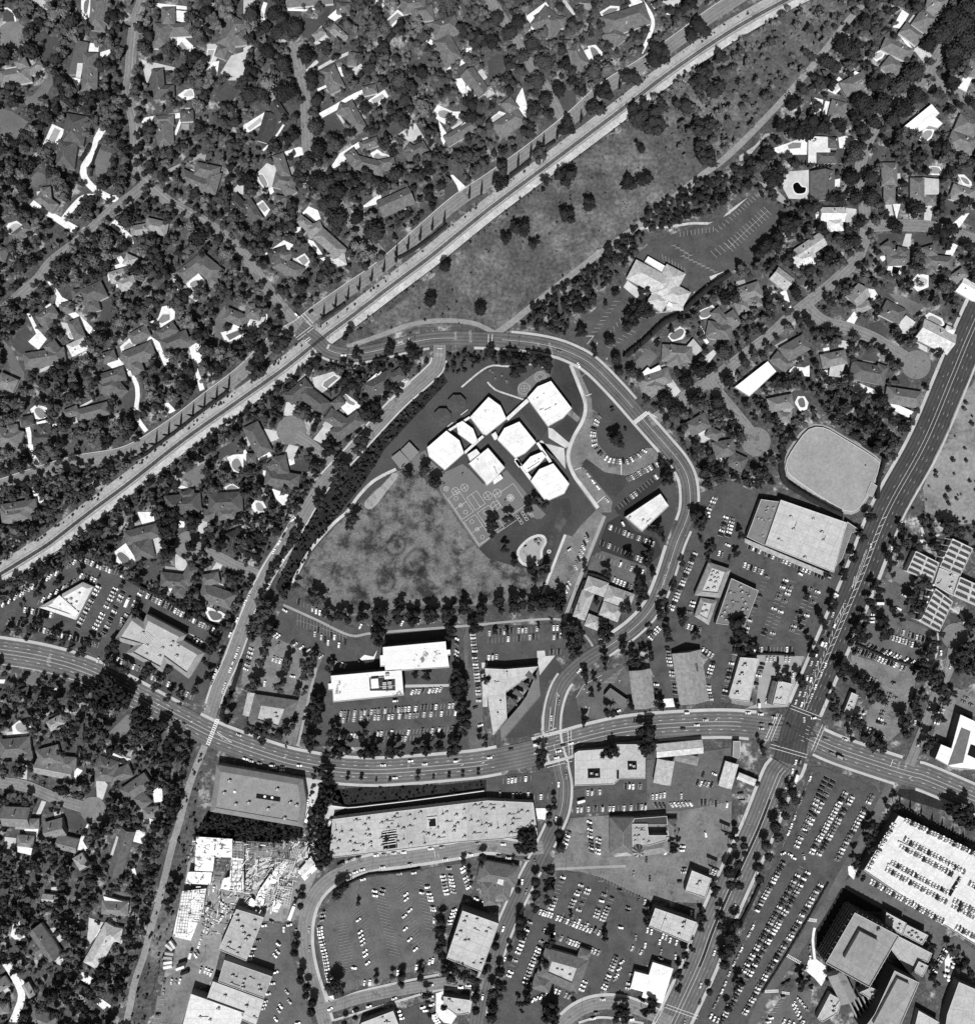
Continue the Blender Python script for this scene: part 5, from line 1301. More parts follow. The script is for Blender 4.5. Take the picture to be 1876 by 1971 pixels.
# ================================================================== HOUSES, DRIVES, POOLS
O(0,0)
H(98,[(775,-30,745,235,132),(700,180,820,150,80)]); pool('long narrow pool with a bright white surround',[655,15,690,0,680,70,668,110,650,90],130,[628,0,700,-5,694,130,655,165,628,140])
H(112,[(0,612,240,568,125),(130,520,215,482,90),(225,560,325,490,62)]); disc('res',100,285,30/2,'turning_circle','drive')
H(98,[(700,405,690,715,120)], flats=[(98,[600,312,680,330,640,565,530,572]),(215,[602,490,642,490,622,600,590,592])]); S('conc',[685,330,765,340,760,400,680,398]); S('conc',[755,410,850,380,860,440,770,470]); S('conc',[590,600,625,600,605,720,560,600])
H(100,[(1295,55,1300,200,105),(1250,180,1235,375,130),(1300,235,1475,225,105)]); S('conc',[1340,78,1452,92,1442,185,1332,152]); pool('rectangular pool tilted on a bright terrace',[1372,360,1402,322,1452,385,1422,405],170,[1335,335,1400,268,1505,370,1440,422], sm=False)
H(82,[(1212,528,1232,765,92),(1185,705,1345,700,92)]); S('pale',[1090,460,1350,520,1340,545,1180,530,1140,640,1130,640]); pool('fan-shaped bright pool terrace',[1415,735,1470,690,1490,740],215,[1370,735,1430,690,1490,690,1500,760,1430,775])
H(96,[(1262,908,1280,1150,132),(1190,935,1340,925,80)]); H(78,[(1388,895,1492,890,88)]); D('conc',5,[1095,930,1250,905,1390,890]); D('conc',2.5,[1395,920,1380,960,1350,1040])
H(82,[(600,885,560,1115,170),(530,1080,500,1295,150),(620,960,690,990,100)]); pool('long rectangular pool with wide white surround',[425,985,470,1005,415,1120,365,1100],185,[405,955,502,1000,430,1165,335,1112], sm=False)
D('conc',6.5,[795,990,750,1070,725,1170,650,1285,655,1370,740,1465,860,1530,915,1530]); S('lawn2',[770,1150,860,1180,850,1330,790,1390,740,1340,730,1240])
H(100,[(1390,1350,1625,1455,112),(1500,1300,1690,1340,112),(1660,1320,1610,1490,105)]); D('mid',3.6,[1180,1400,1280,1330,1420,1260,1560,1190]); S('mid',[1510,1200,1590,1190,1580,1240])
H(92,[(1850,150,1725,365,135),(1725,350,1690,445,90),(1770,300,1900,285,120)]); S('pale',[1595,340,1660,340,1705,380,1640,520,1600,480]); S('conc',[1640,480,1690,470,1670,600,1590,540]); S('pale',[1690,580,1780,430,1876,400,1876,600])
pool('pale rectangular pool beside a white patio',[1605,385,1655,385,1625,480,1595,470],190, sm=False)
H(126,[(1010,1790,1185,1760,100),(1120,1728,1292,1768,112)]); S('conc',[845,1730,890,1690,1040,1840,1030,1880]); 
H(104,[(350,1440,362,1545,82),(290,1505,430,1610,92)]); S('conc',[230,1580,272,1530,380,1620,610,1750,570,1800,390,1680]); D('conc',5.5,[750,1520,650,1520,570,1590,490,1690]); S('lawn2',[210,1400,290,1320,360,1350,350,1410,270,1440]); 
H(94,[(110,1835,235,1740,85),(240,1740,310,1770,70)]); pool('round pool with a broad white rim',[70,1760,120,1720,170,1740,140,1790,90,1800],200,[35,1770,70,1720,130,1700,190,1740,120,1810,50,1800])
H(90,[(-20,1945,60,1970,110)]); H(150,[(280,-30,390,45,90,'g')]); S('lawn2',[140,760,250,740,400,560,410,640,290,870]); S('lawn2',[0,830,100,860,220,940,100,1100,60,1080,0,1000]); S('lawn',[60,60,130,100,110,180,20,160]); D('conc',1.6,[0,70,60,65,110,100,125,190]); S('lawn',[300,280,500,290,440,520,340,480])
H(66,[(1780,1520,1900,1650,110)]); S('pale',[1790,1470,1850,1400,1876,1420,1876,1500]); S('lawn',[1660,740,1750,640,1840,700,1760,840]); S('pale',[1690,600,1876,590,1876,620,1760,620]); S('conc',[1160,20,1440,50,1440,75,1240,65])
O(1,0)
H(98,[(325,18,690,-15,85,'g')]); D('conc',2,[340,75,520,75,670,10]); S('lawn',[360,110,560,150,680,40,660,110,560,300,460,290])
H(90,[(715,62,825,68,88)]); S('conc',[648,132,712,75,772,118,700,165])
H(122,[(680,210,782,302,70),(540,292,620,232,60)]); S('pale',[620,250,740,380,710,340,580,380,520,300,600,195])
H(98,[(640,520,725,700,130),(800,450,880,460,105)]); S('pale',[810,552,905,490,935,550,880,582]); S('conc',[724,520,746,518,772,590,745,590]); D('pale',3,[540,550,680,470,830,400]); D('conc',2.5,[570,695,645,660]); S('pale',[460,560,560,460,580,480,470,580])
H(92,[(915,705,1025,680,75)]); pool('tilted rectangular pool beyond a long white drive',[985,770,1070,725,1085,745,1005,812],190,[950,780,1085,690,1115,745,1000,850], sm=False)
H(100,[(785,795,905,1012,112),(725,830,815,862,90)]); D('conc',5.5,[590,892,720,822,820,760,925,710]); S('conc',[795,775,830,790,800,810]); D('pale',2.5,[720,870,800,990]); S('lawn',[620,890,700,890,780,1010,720,1060,600,1010])
H(60,[(225,795,305,915,95,'g'),(215,880,150,1095,110,'g')]); pool('slim pool in a bright diagonal terrace',[30,985,130,905,150,930,50,1005],205,[0,965,160,865,180,890,140,960,40,1020,0,1010], sm=False); D('conc',2,[310,960,230,1080,150,1160])
H(98,[(805,1165,885,1275,92),(865,1250,1085,1305,112),(1045,1275,1165,1250,85)]); H(100,[(895,1135,1035,1085,72)]); S('conc',[668,1292,742,1180,892,1090,905,1130,800,1185,780,1250,700,1295]); pool('kidney-shaped pool behind a curved house',[1000,1210,1030,1180,1060,1200,1110,1200,1100,1235,1040,1240],165,[975,1180,1030,1150,1070,1180,1140,1200,1110,1250,1010,1240])
H(88,[(1245,1215,1405,1120,92),(1250,1130,1320,1180,80)]); S('pale',[1190,1032,1322,950,1390,1060,1280,1092]); S('lawn',[1110,990,1180,940,1200,1000,1140,1060])
H(98,[(262,1188,322,1372,92),(232,1385,402,1425,112),(312,1400,372,1502,102),(235,1545,332,1560,92)]); pool('long curving pool beside a broad pale patio',[115,1365,145,1345,185,1420,160,1440],165,[95,1345,180,1255,252,1290,222,1445,150,1448,110,1400],'pale'); S('conc',[308,1172,430,1130,470,1150,462,1192,360,1222]); S('conc',[190,1450,225,1440,235,1480,205,1500])
H(98,[(1045,1612,1295,1500,132,'g')]); S('conc',[898,1602,1055,1485,1065,1560,955,1592]); S('lawn',[930,1640,1000,1580,1060,1670,1320,1570,1230,1660,1050,1710])
H(96,[(1455,245,1650,180,142),(1515,290,1625,485,152)]); D('conc',6,[1735,370,1725,440,1650,490,1570,530]); D('conc',4,[1400,300,1470,350,1530,440]); S('lawn',[1300,480,1380,440,1440,520,1340,560])
H(94,[(1715,548,1845,725,122,'g')], flats=[(230,[1708,672,1740,650,1802,720,1770,752])]); S('conc',[1625,610,1690,600,1705,660,1700,770,1640,660]); S('pale',[1820,720,1876,690,1876,745])
H(96,[(1555,1092,1785,950,92)], flats=[(246,[1590,1040,1720,930,1742,952,1612,1058])]); pool('cut-corner pool on a big white garden terrace',[1500,860,1550,850,1600,880,1570,915,1510,900],170,[1445,880,1492,808,1610,860,1665,860,1680,900,1560,965,1500,930]); S('conc',[1500,930,1570,1040,1540,1120,1520,1080])
H(124,[(415,1680,525,1765,80),(485,1795,605,1740,92),(565,1785,765,1965,112)]); S('conc',[405,1692,500,1588,572,1620,612,1735,555,1700,480,1640]); S('conc',[370,1740,450,1750,440,1790,390,1790]); S('conc',[470,1830,540,1860,610,1960,570,1960])
H(80,[(15,1545,115,1702,92)]); pool('rectangular pool between hedge and dark roof',[110,1585,150,1555,190,1610,160,1635],175,[85,1580,148,1540,205,1615,170,1670], sm=False)
H(70,[(195,1985,330,1940,95)]); S('conc',[150,1965,310,1850,385,1885,340,1950,250,1905,180,1960]); S('lawn2',[420,860,500,800,450,930])
H(94,[(1215,55,1405,28,112),(1290,112,1460,92,122)]); pool('tilted rectangular pool near the top edge',[1105,165,1185,98,1212,122,1135,195],165,[1085,170,1185,75,1240,115,1130,225], sm=False); S('conc',[990,110,1020,0,1150,0,1080,60]); S('pale',[0,0,90,0,60,90,0,110]); D('conc',4,[170,20,145,110,165,180,210,200]); S('pale',[0,370,60,345,110,345,60,360,20,420,15,520,60,630,0,620])
S('lawn',[1540,1440,1640,1380,1650,1480,1560,1580]); S('conc',[1590,1350,1610,1345,1720,1450,1660,1490,1640,1430])
O(2,0)
H(92,[(385,115,545,245,190),(440,150,600,175,90)]); S('conc',[298,125,448,15,472,48,352,122,405,205,318,245]); S('conc',[410,80,460,50,475,90,430,110]); S('lawn2',[390,190,470,290,430,330,380,260])
H(96,[(890,215,1235,100,168),(930,230,1025,335,132)]); D('conc',3.6,[1175,-10,1255,110,1272,190,1235,300,1180,410]); pool('wedge-shaped pool with white surround by the long roof',[880,105,940,65,1000,65,985,100,905,140],140,[862,95,945,45,1015,50,1015,120,900,165], sm=False); D('conc',2,[980,355,1050,310,1150,210,1240,160]); S('conc',[1060,-10,1180,-10,1200,40,1110,95])
H(96,[(640,355,745,535,132),(555,352,645,350,82)]); pool('kidney pool with slim white rim beside a dark roof',[790,370,830,375,870,440,850,475,815,450],140,[770,355,830,345,890,410,880,470,840,490,790,440]); S('conc',[740,390,772,378,822,490,790,520])
H(104,[(65,1015,265,880,132),(140,770,210,860,95)]); S('conc',[228,745,268,675,322,880,275,920,195,850]); pool('pale slanted pool terrace beside a grey hip roof',[20,930,80,880,120,900,40,960],215,[-10,965,90,855,160,880,60,995]); H(152,[(-20,720,45,690,70)])
S('lawn',[0,480,60,420,200,420,100,560,40,680,20,680]); S('lawn',[600,700,680,690,680,800,600,860,560,780]); S('pale',[600,0,680,110,660,120,560,0]); S('dirt',[700,20,830,30,780,80,720,60]); S('pale',[1340,0,1480,0,1490,50,1420,60,1350,20])
D('conc',1.6,[1260,30,1310,90,1400,110,1440,60])
O(3,0)
H(112,[(1500,15,1650,60,132)]); H(104,[(1440,225,1525,105,142),(1315,210,1455,315,102)]); S('conc',[1238,212,1312,75,1365,110,1300,222]); S('pale',[1398,382,1462,338,1545,432,1480,485]); D('conc',2.5,[1300,270,1400,400])
H(108,[(1165,330,1385,432,112),(1180,470,1290,560,125)]); pool('bright blob-shaped pool by the meadow edge',[1095,430,1140,400,1165,420,1130,450,1105,455],200,[1075,430,1140,385,1190,395,1160,450,1110,475])
H(102,[(855,692,1035,600,122)], flats=[(240,[870,650,950,550,1012,580,890,672])]); pool('bright slanted rectangular pool terrace at the meadow',[765,695,825,625,860,645,800,705],225,[735,700,825,590,885,640,800,728], sm=False)
H(102,[(832,778,790,945,122)]); S('conc',[695,885,722,778,782,790,750,885]); pool('pale free-form pool at the meadow fence',[625,845,640,780,690,790,665,855],150,[605,800,630,750,705,770,690,850,640,880])
H(80,[(738,1100,822,1100,85),(650,1215,815,1215,85)], flats=[(222,[595,1050,738,1058,738,1142,756,1145,756,1172,652,1176,652,1252,590,1252])]); pool('angled pool on a wedge-shaped white terrace',[430,1120,470,1098,535,1100,530,1140,440,1148],150,[300,1150,550,1060,590,1060,590,1192,380,1192], sm=False); S('conc',[820,1060,870,1048,985,1080,930,1145,830,1142]); S('lawn',[455,1200,590,1200,590,1270,470,1270]); S('lawn',[815,1150,900,1150,905,1250,815,1260])
H(84,[(700,1318,700,1542,190,'g')]); pool('black kidney-shaped pool on a bright terrace',[475,1420,510,1405,540,1440,570,1445,560,1485,500,1490,475,1455],18,[430,1322,602,1308,602,1538,440,1530,385,1430],'pale')
e = B('house','white flat-roofed modern zigzag house among dark trees at upper right','house',(1450,930),'houses of the gardens'); block(e, [1295,1000,1540,800,1602,872,1570,902,1626,950,1590,988,1520,970,1432,1042],3.6,250,.3,140); pool('curved pool behind the white modern house',[1455,1060,1490,1010,1540,1010,1530,1050,1480,1085],170,[1430,1070,1480,990,1560,1000,1540,1060,1480,1110])
H(106,[(1675,1062,1870,1135,132),(1735,935,1890,1000,132)]); H(108,[(1862,445,1840,592,102)]); S('conc',[1790,575,1850,600,1800,720,1730,700])
H(102,[(1215,1252,1215,1435,122),(1215,1418,1215,1572,92)]); S('pale',[1180,1575,1230,1575,1250,1680,1200,1650]); S('conc',[1240,1570,1300,1570,1270,1690]); truck('long white trailer beside a grey house roof at upper right',1280,1492,90,10,2.6,2.8,240,220,'trailer','trailer')
H(106,[(1430,1368,1430,1565,112),(1488,1540,1572,1540,85)], flats=[(190,[1472,1370,1592,1382,1592,1492,1482,1512])]); pool('cloud-shaped pool with white rim',[1500,1310,1530,1290,1560,1285,1600,1300,1600,1335,1540,1335],170,[1485,1320,1520,1280,1600,1280,1622,1320,1600,1350,1510,1345]); S('pale',[1490,1582,1556,1582,1532,1705,1478,1695])
H(122,[(1690,1470,1860,1525,122)]); pool('round-ended pool under a curved white rim',[1760,1365,1810,1380,1830,1420,1790,1410],150,[1740,1345,1790,1345,1845,1400,1850,1430,1780,1425]); S('lawn',[1620,1580,1670,1545,1740,1580,1730,1640,1650,1640])
H(196,[(680,1652,872,1652,112,'g'),(735,1740,860,1725,102)]); S('conc',[640,1600,700,1590,690,1700,650,1690]); S('pale',[880,1600,960,1610,960,1710,880,1710]); H(162,[(500,1975,705,1838,112,'g')]); S('conc',[1690,1730,1780,1650,1830,1640,1740,1770])
H(90,[(1180,1870,1252,1975,82),(1270,1940,1360,1960,90)]); H(92,[(1470,1955,1575,1925,95)]); S('pale',[1340,1800,1385,1800,1370,1920,1300,1930]); S('lawn',[1120,1800,1320,1800,1260,1860,1150,1860]); S('lawn',[1410,1800,1500,1810,1560,1840,1500,1900,1400,1900]); S('conc',[1680,1860,1740,1890,1700,1970,1640,1960])
S('lawn',[1110,1110,1180,1130,1130,1240,1070,1240]); S('mid',[160,1380,330,1440,425,1540,420,1580,360,1550,270,1450,200,1420]); S('sand',[60,1200,180,1120,260,1030,330,1020,260,1060,170,1160,120,1230,60,1240])
O(0,1)
H(142,[(845,172,985,130,92),(915,240,1045,185,90)]); S('conc',[895,0,935,0,985,75,940,95]); S('conc',[825,120,870,140,840,200]); S('conc',[1010,170,1050,165,1050,230,1010,260,960,270]); H(150,[(960,20,1050,60,90)])
H(90,[(555,302,655,290,85),(635,335,805,250,140),(700,330,728,432,105)]); S('lawn',[790,350,890,350,890,470,800,520,770,480])
H(98,[(1385,172,1565,30,112),(1530,38,1685,165,142),(1620,130,1650,230,80)]); pool('clover-shaped pool inside a U-shaped roof',[1465,215,1500,190,1550,190,1570,215,1530,245,1480,240],160,[1435,215,1510,110,1590,205,1550,265,1500,275,1450,240]); S('conc',[1320,190,1350,165,1405,240,1370,270]); S('pale',[1400,270,1440,260,1525,340,1510,355])
H(98,[(298,505,435,415,95),(355,450,395,600,85),(560,495,622,642,92),(465,415,560,390,85)]); S('conc',[368,200,402,198,482,318,545,350,420,405,440,310]); D('conc',6,[545,430,650,520,715,590,775,640]); S('pale',[470,510,550,520,560,640,510,600]); pool('small star-shaped patio pool',[535,590,570,595,575,630,540,630],200)
H(194,[(535,732,665,668,102)]); H(92,[(188,812,505,760,122),(375,668,465,785,102)]); S('conc',[208,440,240,448,300,570,365,640,300,725,220,660,282,600]); D('pale',3,[300,890,400,850,510,800]); S('lawn',[130,600,210,540,240,600,200,660,270,720,180,760,100,700]); S('lawn',[280,920,400,880,380,960,320,975]); S('lawn2',[20,640,80,700,190,900,190,960,120,960,60,800])
H(112,[(-10,945,125,1005,112)])
H(94,[(1005,645,1145,570,92),(950,810,1185,715,132),(1030,800,1070,905,102)]); H(90,[(788,792,892,760,85)]); S('conc',[825,835,902,768,985,870,1010,905,960,862,870,868]); D('conc',4.2,[990,890,1050,980,1062,1080,1052,1230,1130,1350]); D('conc',7,[1140,640,1230,705,1292,835]); pool('rectangular pool on a white terrace left of the rail crossing',[955,700,1000,665,1035,690,1010,735,965,745],175,[925,700,1010,625,1050,680,1000,740,945,755], sm=False)
H(86,[(765,965,965,900,102),(765,1022,905,982,92),(880,978,955,1065,85)]); S('lawn',[950,1090,1040,1020,1050,1240,970,1280])
H(84,[(1225,625,1355,540,92),(1245,705,1455,622,122),(1425,685,1505,630,62)]); S('conc',[1458,702,1512,668,1615,732,1562,782,1522,860,1578,1025,1540,1042,1498,870]); pool('angular pool on a bright stepped terrace',[1215,505,1255,450,1310,450,1310,490,1250,520],150,[1150,510,1220,480,1250,390,1305,380,1350,430,1345,500,1270,570,1210,530], sm=False)
H(98,[(1735,442,1900,512,105)]); pool('notched rectangular pool on a pale terrace',[1740,610,1840,570,1860,600,1770,650],120,[1700,590,1780,570,1800,520,1876,560,1876,620,1740,670], sm=False); S('lawn2',[1640,520,1730,380,1760,480,1720,560,1760,690,1700,760])
H(98,[(495,1225,605,1180,72),(595,1235,838,1170,102)]); S('pale',[610,1160,740,1090,745,1105,620,1175])
H(74,[(332,1285,352,1395,102),(165,1282,255,1260,75),(245,1405,435,1400,92)], flats=[(245,[288,1282,378,1260,382,1292,292,1312])]); pool('round-cornered pool on an oval white terrace',[270,1190,300,1165,350,1200,340,1250,300,1240],150,[235,1180,280,1145,340,1145,382,1180,375,1240,310,1260,260,1250]); D('conc',4.5,[215,1320,235,1400,245,1500,300,1610]); S('conc',[345,1450,385,1445,385,1475,350,1475])
H(104,[(-30,1385,172,1425,152),(95,1298,108,1385,82)]); H(98,[(15,1965,285,1920,105)]); D('conc',5,[265,1780,280,1830,340,1910])
H(78,[(1270,1925,1550,1900,155),(1390,1850,1500,1830,70)]); H(78,[(1600,1905,1870,1890,155)]); pool('kidney pool with broad white deck by the railway',[1800,1570,1835,1560,1865,1620,1850,1665,1800,1640,1785,1600],150,[1748,1550,1800,1530,1876,1525,1876,1680,1800,1660]); pool('egg-shaped pool with white rim by the railway',[1745,1790,1790,1765,1845,1800,1830,1835,1770,1825],150,[1728,1780,1790,1750,1870,1800,1840,1850,1760,1835])
S('conc',[1370,1785,1400,1765,1500,1800,1480,1815]); S('lawn2',[1400,1690,1560,1600,1600,1700,1520,1780]); S('conc',[1265,1130,1300,1130,1355,1190,1305,1215]); S('lawn',[1640,1520,1790,1430,1830,1480,1700,1570]); S('lawn',[1090,960,1160,980,1180,1060,1100,1110])
O(1,1)
H(100,[(245,40,450,145,112),(260,-20,360,20,80)]); pool('rectangular pool with white surround above the rail crossing',[420,25,470,-5,500,40,465,75],165,[400,20,470,-20,520,40,465,95], sm=False); H(172,[(645,45,785,15,105)]); S('conc',[590,20,650,0,640,60])
H(98,[(15,430,135,455,95),(30,400,90,390,60)]); S('conc',[10,560,50,490,80,490,70,540,30,570]); S('pale',[60,470,170,470,150,520,30,620]); D('conc',1.2,[110,390,170,430,175,500,100,580,20,635])
H(80,[(340,1112,505,975,102),(440,1025,640,1180,122)]); pool('angular pool on a pale patio inside a hedge',[610,1000,620,970,700,920,730,940,670,990,640,1020],150,[528,938,690,890,752,932,680,1000,600,1060,548,1020],'pale', sm=False); S('pale',[305,1225,330,1125,372,1125,425,1170,378,1190,378,1242])
H(84,[(645,1212,805,1325,112),(690,1395,905,1235,112),(690,1160,765,1105,75)]); pool('free-form pool inside a U-shaped roof beside the turning circle',[765,1075,790,1070,820,1110,855,1130,850,1150,800,1130],150,[715,1082,780,1055,905,1150,862,1195,812,1232,758,1180]); S('pale',[535,1412,652,1265,715,1330,598,1442])
H(80,[(945,1045,1155,925,132),(1125,965,1230,895,95)], flats=[(240,[950,970,1052,880,1062,892,1012,948,1030,942,970,1000])]); S('pale',[1178,992,1232,928,1295,980,1240,1042]); D('pale',1.8,[1070,1060,1130,1110,1170,1080])
H(84,[(50,1298,165,1525,132),(20,1560,100,1560,80)]); S('pale',[118,1372,162,1330,272,1350,282,1402,190,1442]); S('conc',[0,1460,50,1560,40,1600,0,1560]); S('conc',[110,1560,200,1510,220,1540,120,1580])
H(90,[(270,1538,302,1695,112),(165,1702,430,1742,122),(190,1640,260,1580,70)]); S('conc',[218,1790,345,1835,335,1890,312,1930,250,1870]); S('pale',[308,1532,350,1450,424,1468,380,1582]); S('conc',[150,1650,200,1660,190,1720,150,1700]); S('lawn',[390,1580,480,1560,520,1650,430,1700,380,1640])
pool('bright ragged pool terrace left of the school road',[95,1905,130,1900,165,1960,110,1960],170,[55,1930,90,1880,150,1890,190,1960,100,1990])
O(2,1)
H(98,[(1685,560,1880,600,132),(1745,415,1835,530,85)]); pool('bent pool with white deck behind a dark roof',[1635,430,1720,395,1740,420,1690,470,1640,470],140,[1610,430,1730,378,1760,410,1690,480,1640,490])
H(102,[(1340,745,1575,762,132),(1470,690,1430,858,122)], flats=[(186,[1530,700,1582,640,1652,722,1602,762])]); pool('arrow-shaped pool on a white deck beside the church hedge',[1400,610,1480,560,1510,580,1490,620,1430,645],130,[1385,620,1480,540,1530,590,1500,640,1420,660])
H(110,[(1165,995,1405,915,122),(1200,1050,1335,960,140)], flats=[(246,[1190,900,1232,860,1252,880,1320,842,1332,872,1222,942])]); S('pale',[1350,1012,1422,950,1485,1042,1430,1095]); S('lawn2',[1110,840,1240,710,1310,770,1200,900])
H(94,[(1545,1342,1695,1258,122),(1690,1348,1785,1395,85)]); S('pale',[1588,1402,1662,1330,1725,1400,1662,1445]); H(92,[(1735,1500,1900,1470,130)]); S('conc',[1725,1530,1760,1500,1820,1590,1800,1600]); truck('white caravan parked between two roofs left of the church gardens',1668,650,125,8,2.6,2.8,245,235,'caravan','trailer')
S('conc',[1620,560,1640,540,1680,600,1650,620]); S('pale',[1640,800,1740,720,1760,750,1690,840])
O(3,1)
H(156,[(328,128,455,225,112,'g')]); H(190,[(475,45,650,0,115)]); H(112,[(55,312,225,255,132),(60,340,102,435,102),(150,300,190,402,112)]); H(102,[(-30,440,45,545,102)]); S('conc',[350,290,420,260,460,400,400,400])
H(100,[(1195,35,1370,25,90)]); S('conc',[1195,105,1228,15,1315,20,1300,150,1240,160]); pool('square dark pool on a white terrace at upper right',[1240,80,1295,90,1280,145,1230,130],26, sm=False)
H(100,[(1475,40,1700,62,112),(1530,60,1540,145,75)]); pool('big pale pool with palm beside it',[1395,205,1440,165,1500,180,1495,220,1440,240],215,[1365,210,1430,140,1515,145,1515,240,1430,275])
H(232,[(1755,215,1900,300,122,'g')]); H(112,[(1700,190,1800,120,85)]); S('conc',[1790,360,1830,340,1810,410])
H(128,[(925,355,1025,255,132,'g'),(955,425,1065,370,72)]); S('conc',[1050,250,1100,260,1130,310,1080,350,1060,300]); S('conc',[870,520,940,430,980,450,940,530])
H(90,[(1165,395,1320,475,132)], flats=[(204,[1290,520,1342,460,1412,510,1352,602,1280,572])]); S('lawn2',[1210,290,1300,300,1470,380,1440,470,1330,400]); S('conc',[1240,360,1280,360,1270,400]); S('lawn',[1060,520,1140,500,1210,560,1180,640,1060,580])
H(182,[(1445,560,1695,685,172,'g')]); pool('long pool with bright oval rim beside the avenue trees',[1505,480,1540,460,1610,500,1615,530,1560,520],165,[1480,470,1520,435,1620,480,1640,530,1600,550,1490,510]); H(200,[(1645,560,1715,590,60)]); S('conc',[1570,690,1660,740,1590,790])
H(100,[(395,765,578,660,132),(325,765,445,862,92)]); S('conc',[435,890,480,850,560,860,600,840,600,930,560,925,540,880,480,900])
H(112,[(690,815,885,775,112)], flats=[(192,[772,790,872,822,842,932,750,922])]); S('pale',[815,640,900,660,900,720,820,700]); S('conc',[680,880,750,880,740,915,680,905])
H(84,[(915,872,1190,932,142),(1110,875,1195,905,105)]); pool('bright star-shaped patio with pool below a dark roof',[940,1010,980,990,1010,1010,960,1040],200,[918,1010,960,970,1100,1030,1120,1060,940,1075]); S('lawn',[1010,770,1060,750,1140,780,1120,830,1020,820])
H(102,[(1185,1070,1460,1112,132)], flats=[(246,[1160,1110,1182,1095,1272,1150,1262,1172]),(246,[1258,1192,1280,1150,1395,1200,1362,1242])])
e = B('house','long white flat-roofed house left of the turning circles','house',(180,950),'houses of the gardens'); block(e, [25,1010,280,810,346,890,140,1082],3.6,252,.3,140)
H(112,[(280,1155,475,1115,112),(350,1235,455,1245,85)], flats=[(170,[375,1150,430,1120,470,1170,420,1230])]); pool('keyhole-shaped pool with pale rim in a round lawn',[510,1110,540,1090,560,1110,565,1160,530,1165,515,1140],120,[485,1130,510,1080,560,1080,592,1130,580,1180,530,1200]); S('lawn',[430,1050,540,1030,600,1080,620,1170,560,1200,480,1130])
H(90,[(-20,1555,105,1615,122)]); S('lawn',[0,1480,100,1530,200,1610,140,1650,0,1640]); S('lawn',[1250,930,1320,900,1380,980,1350,1040,1270,1000])
O(0,2)
H(104,[(10,35,240,0,132)]); H(86,[(965,205,1228,138,112),(1085,210,1122,365,152)]); pool('kidney pool on a broad white terrace beside the triangular office lot',[905,330,940,310,1000,360,1005,400,950,395],125,[885,305,970,240,1035,340,1055,400,1000,442,900,385]); S('conc',[1060,0,1180,0,1195,80,1100,105]); S('pale',[1145,190,1222,165,1285,240,1200,335])
H(90,[(1235,520,1455,545,122),(1490,415,1425,565,95),(1385,545,1375,665,105)], flats=[(240,[1240,582,1270,552,1332,580,1312,616])]); S('pale',[1350,325,1412,330,1448,410,1400,470,1350,420]); S('lawn',[1110,450,1180,400,1240,420,1200,540,1130,520])
H(98,[(1545,605,1800,695,132),(1560,530,1690,505,92)]); pool('kidney pool with a bright scalloped deck beside the school road',[1605,770,1640,760,1710,790,1700,825,1640,830],120,[1580,770,1600,730,1710,770,1750,800,1700,850,1620,840]); S('conc',[1740,730,1790,650,1815,680,1770,770])
H(92,[(1535,10,1650,45,95)]); S('pale',[1535,50,1600,60,1590,185,1525,150]); S('conc',[1370,20,1430,60,1420,120,1380,120]); S('pale',[1620,460,1680,370,1720,400,1670,500]); H(58,[(1755,225,1860,180,120)]); H(94,[(1680,20,1830,10,90)])
H(98,[(0,1825,240,1800,145),(165,1892,255,1880,85)]); pool('round pool with ragged white deck at lower left',[125,1640,175,1620,240,1670,200,1700,140,1685],175,[95,1650,150,1605,230,1630,260,1690,190,1735,105,1710])
H(104,[(295,1905,465,1860,145),(470,1930,590,1940,100)]); H(134,[(375,1655,495,1590,85)]); H(90,[(755,1920,905,1970,95)]); pool('dark pool notch in a bright terrace at lower left',[920,1895,960,1890,990,1920,930,1935],60,[775,1860,810,1825,930,1880,1010,1900,1000,1950,920,1940,850,1890], sm=False)
S('dry',[580,1380,660,1380,660,1440,600,1420]); S('conc',[0,1290,45,1290,35,1320,0,1320]); S('conc',[390,1370,440,1355,435,1405,390,1400]); S('lawn2',[840,1700,980,1560,1060,1600,920,1770]); S('lawn2',[170,1260,280,1230,340,1290,300,1340,180,1320])
O(0,3)
H(132,[(275,-15,565,40,115,'g')]); H(96,[(735,35,910,45,132),(845,85,1010,15,105)]); S('pale',[740,70,800,92,832,130,795,242,750,245]); S('pale',[165,0,215,0,210,90,165,80]); S('conc',[560,20,600,0,640,20,580,90,545,80])
H(96,[(955,215,1145,85,122),(1060,205,1135,295,95)]); S('conc',[1178,175,1250,135,1255,250,1192,292]); S('conc',[930,210,980,290,960,280]); H(110,[(1105,350,1225,338,88)]); S('conc',[1100,370,1190,400,1180,440,1110,415])
H(112,[(25,372,235,382,152,'g'),(225,430,305,430,80)]); S('conc',[190,470,300,470,290,530,200,500]); H(112,[(350,490,500,450,140,'g')]); H(112,[(440,565,600,605,112,'g')]); H(110,[(135,560,265,570,92)], flats=[(244,[140,600,250,620,240,668,142,645])]); S('pale',[40,530,130,540,120,620,40,620]); S('conc',[590,610,680,420,690,440,640,560,690,640,600,630]); S('pale',[280,360,325,250,360,260,310,370])
H(134,[(588,745,662,700,112)]); H(86,[(992,478,880,835,112,'g')]); S('conc',[1030,480,1122,475,1115,590,1010,560]); S('conc',[1015,780,1040,770,1060,840,1085,860,1040,850])
H(152,[(328,1000,455,1012,62,'g')]); H(112,[(785,1070,990,1085,112)], flats=[(246,[802,990,992,1042,975,1080,925,1045,810,1020])]); H(166,[(872,1218,700,1525,132),(820,1270,938,1292,112)]); S('pale',[688,1150,800,1190,722,1322,668,1395])
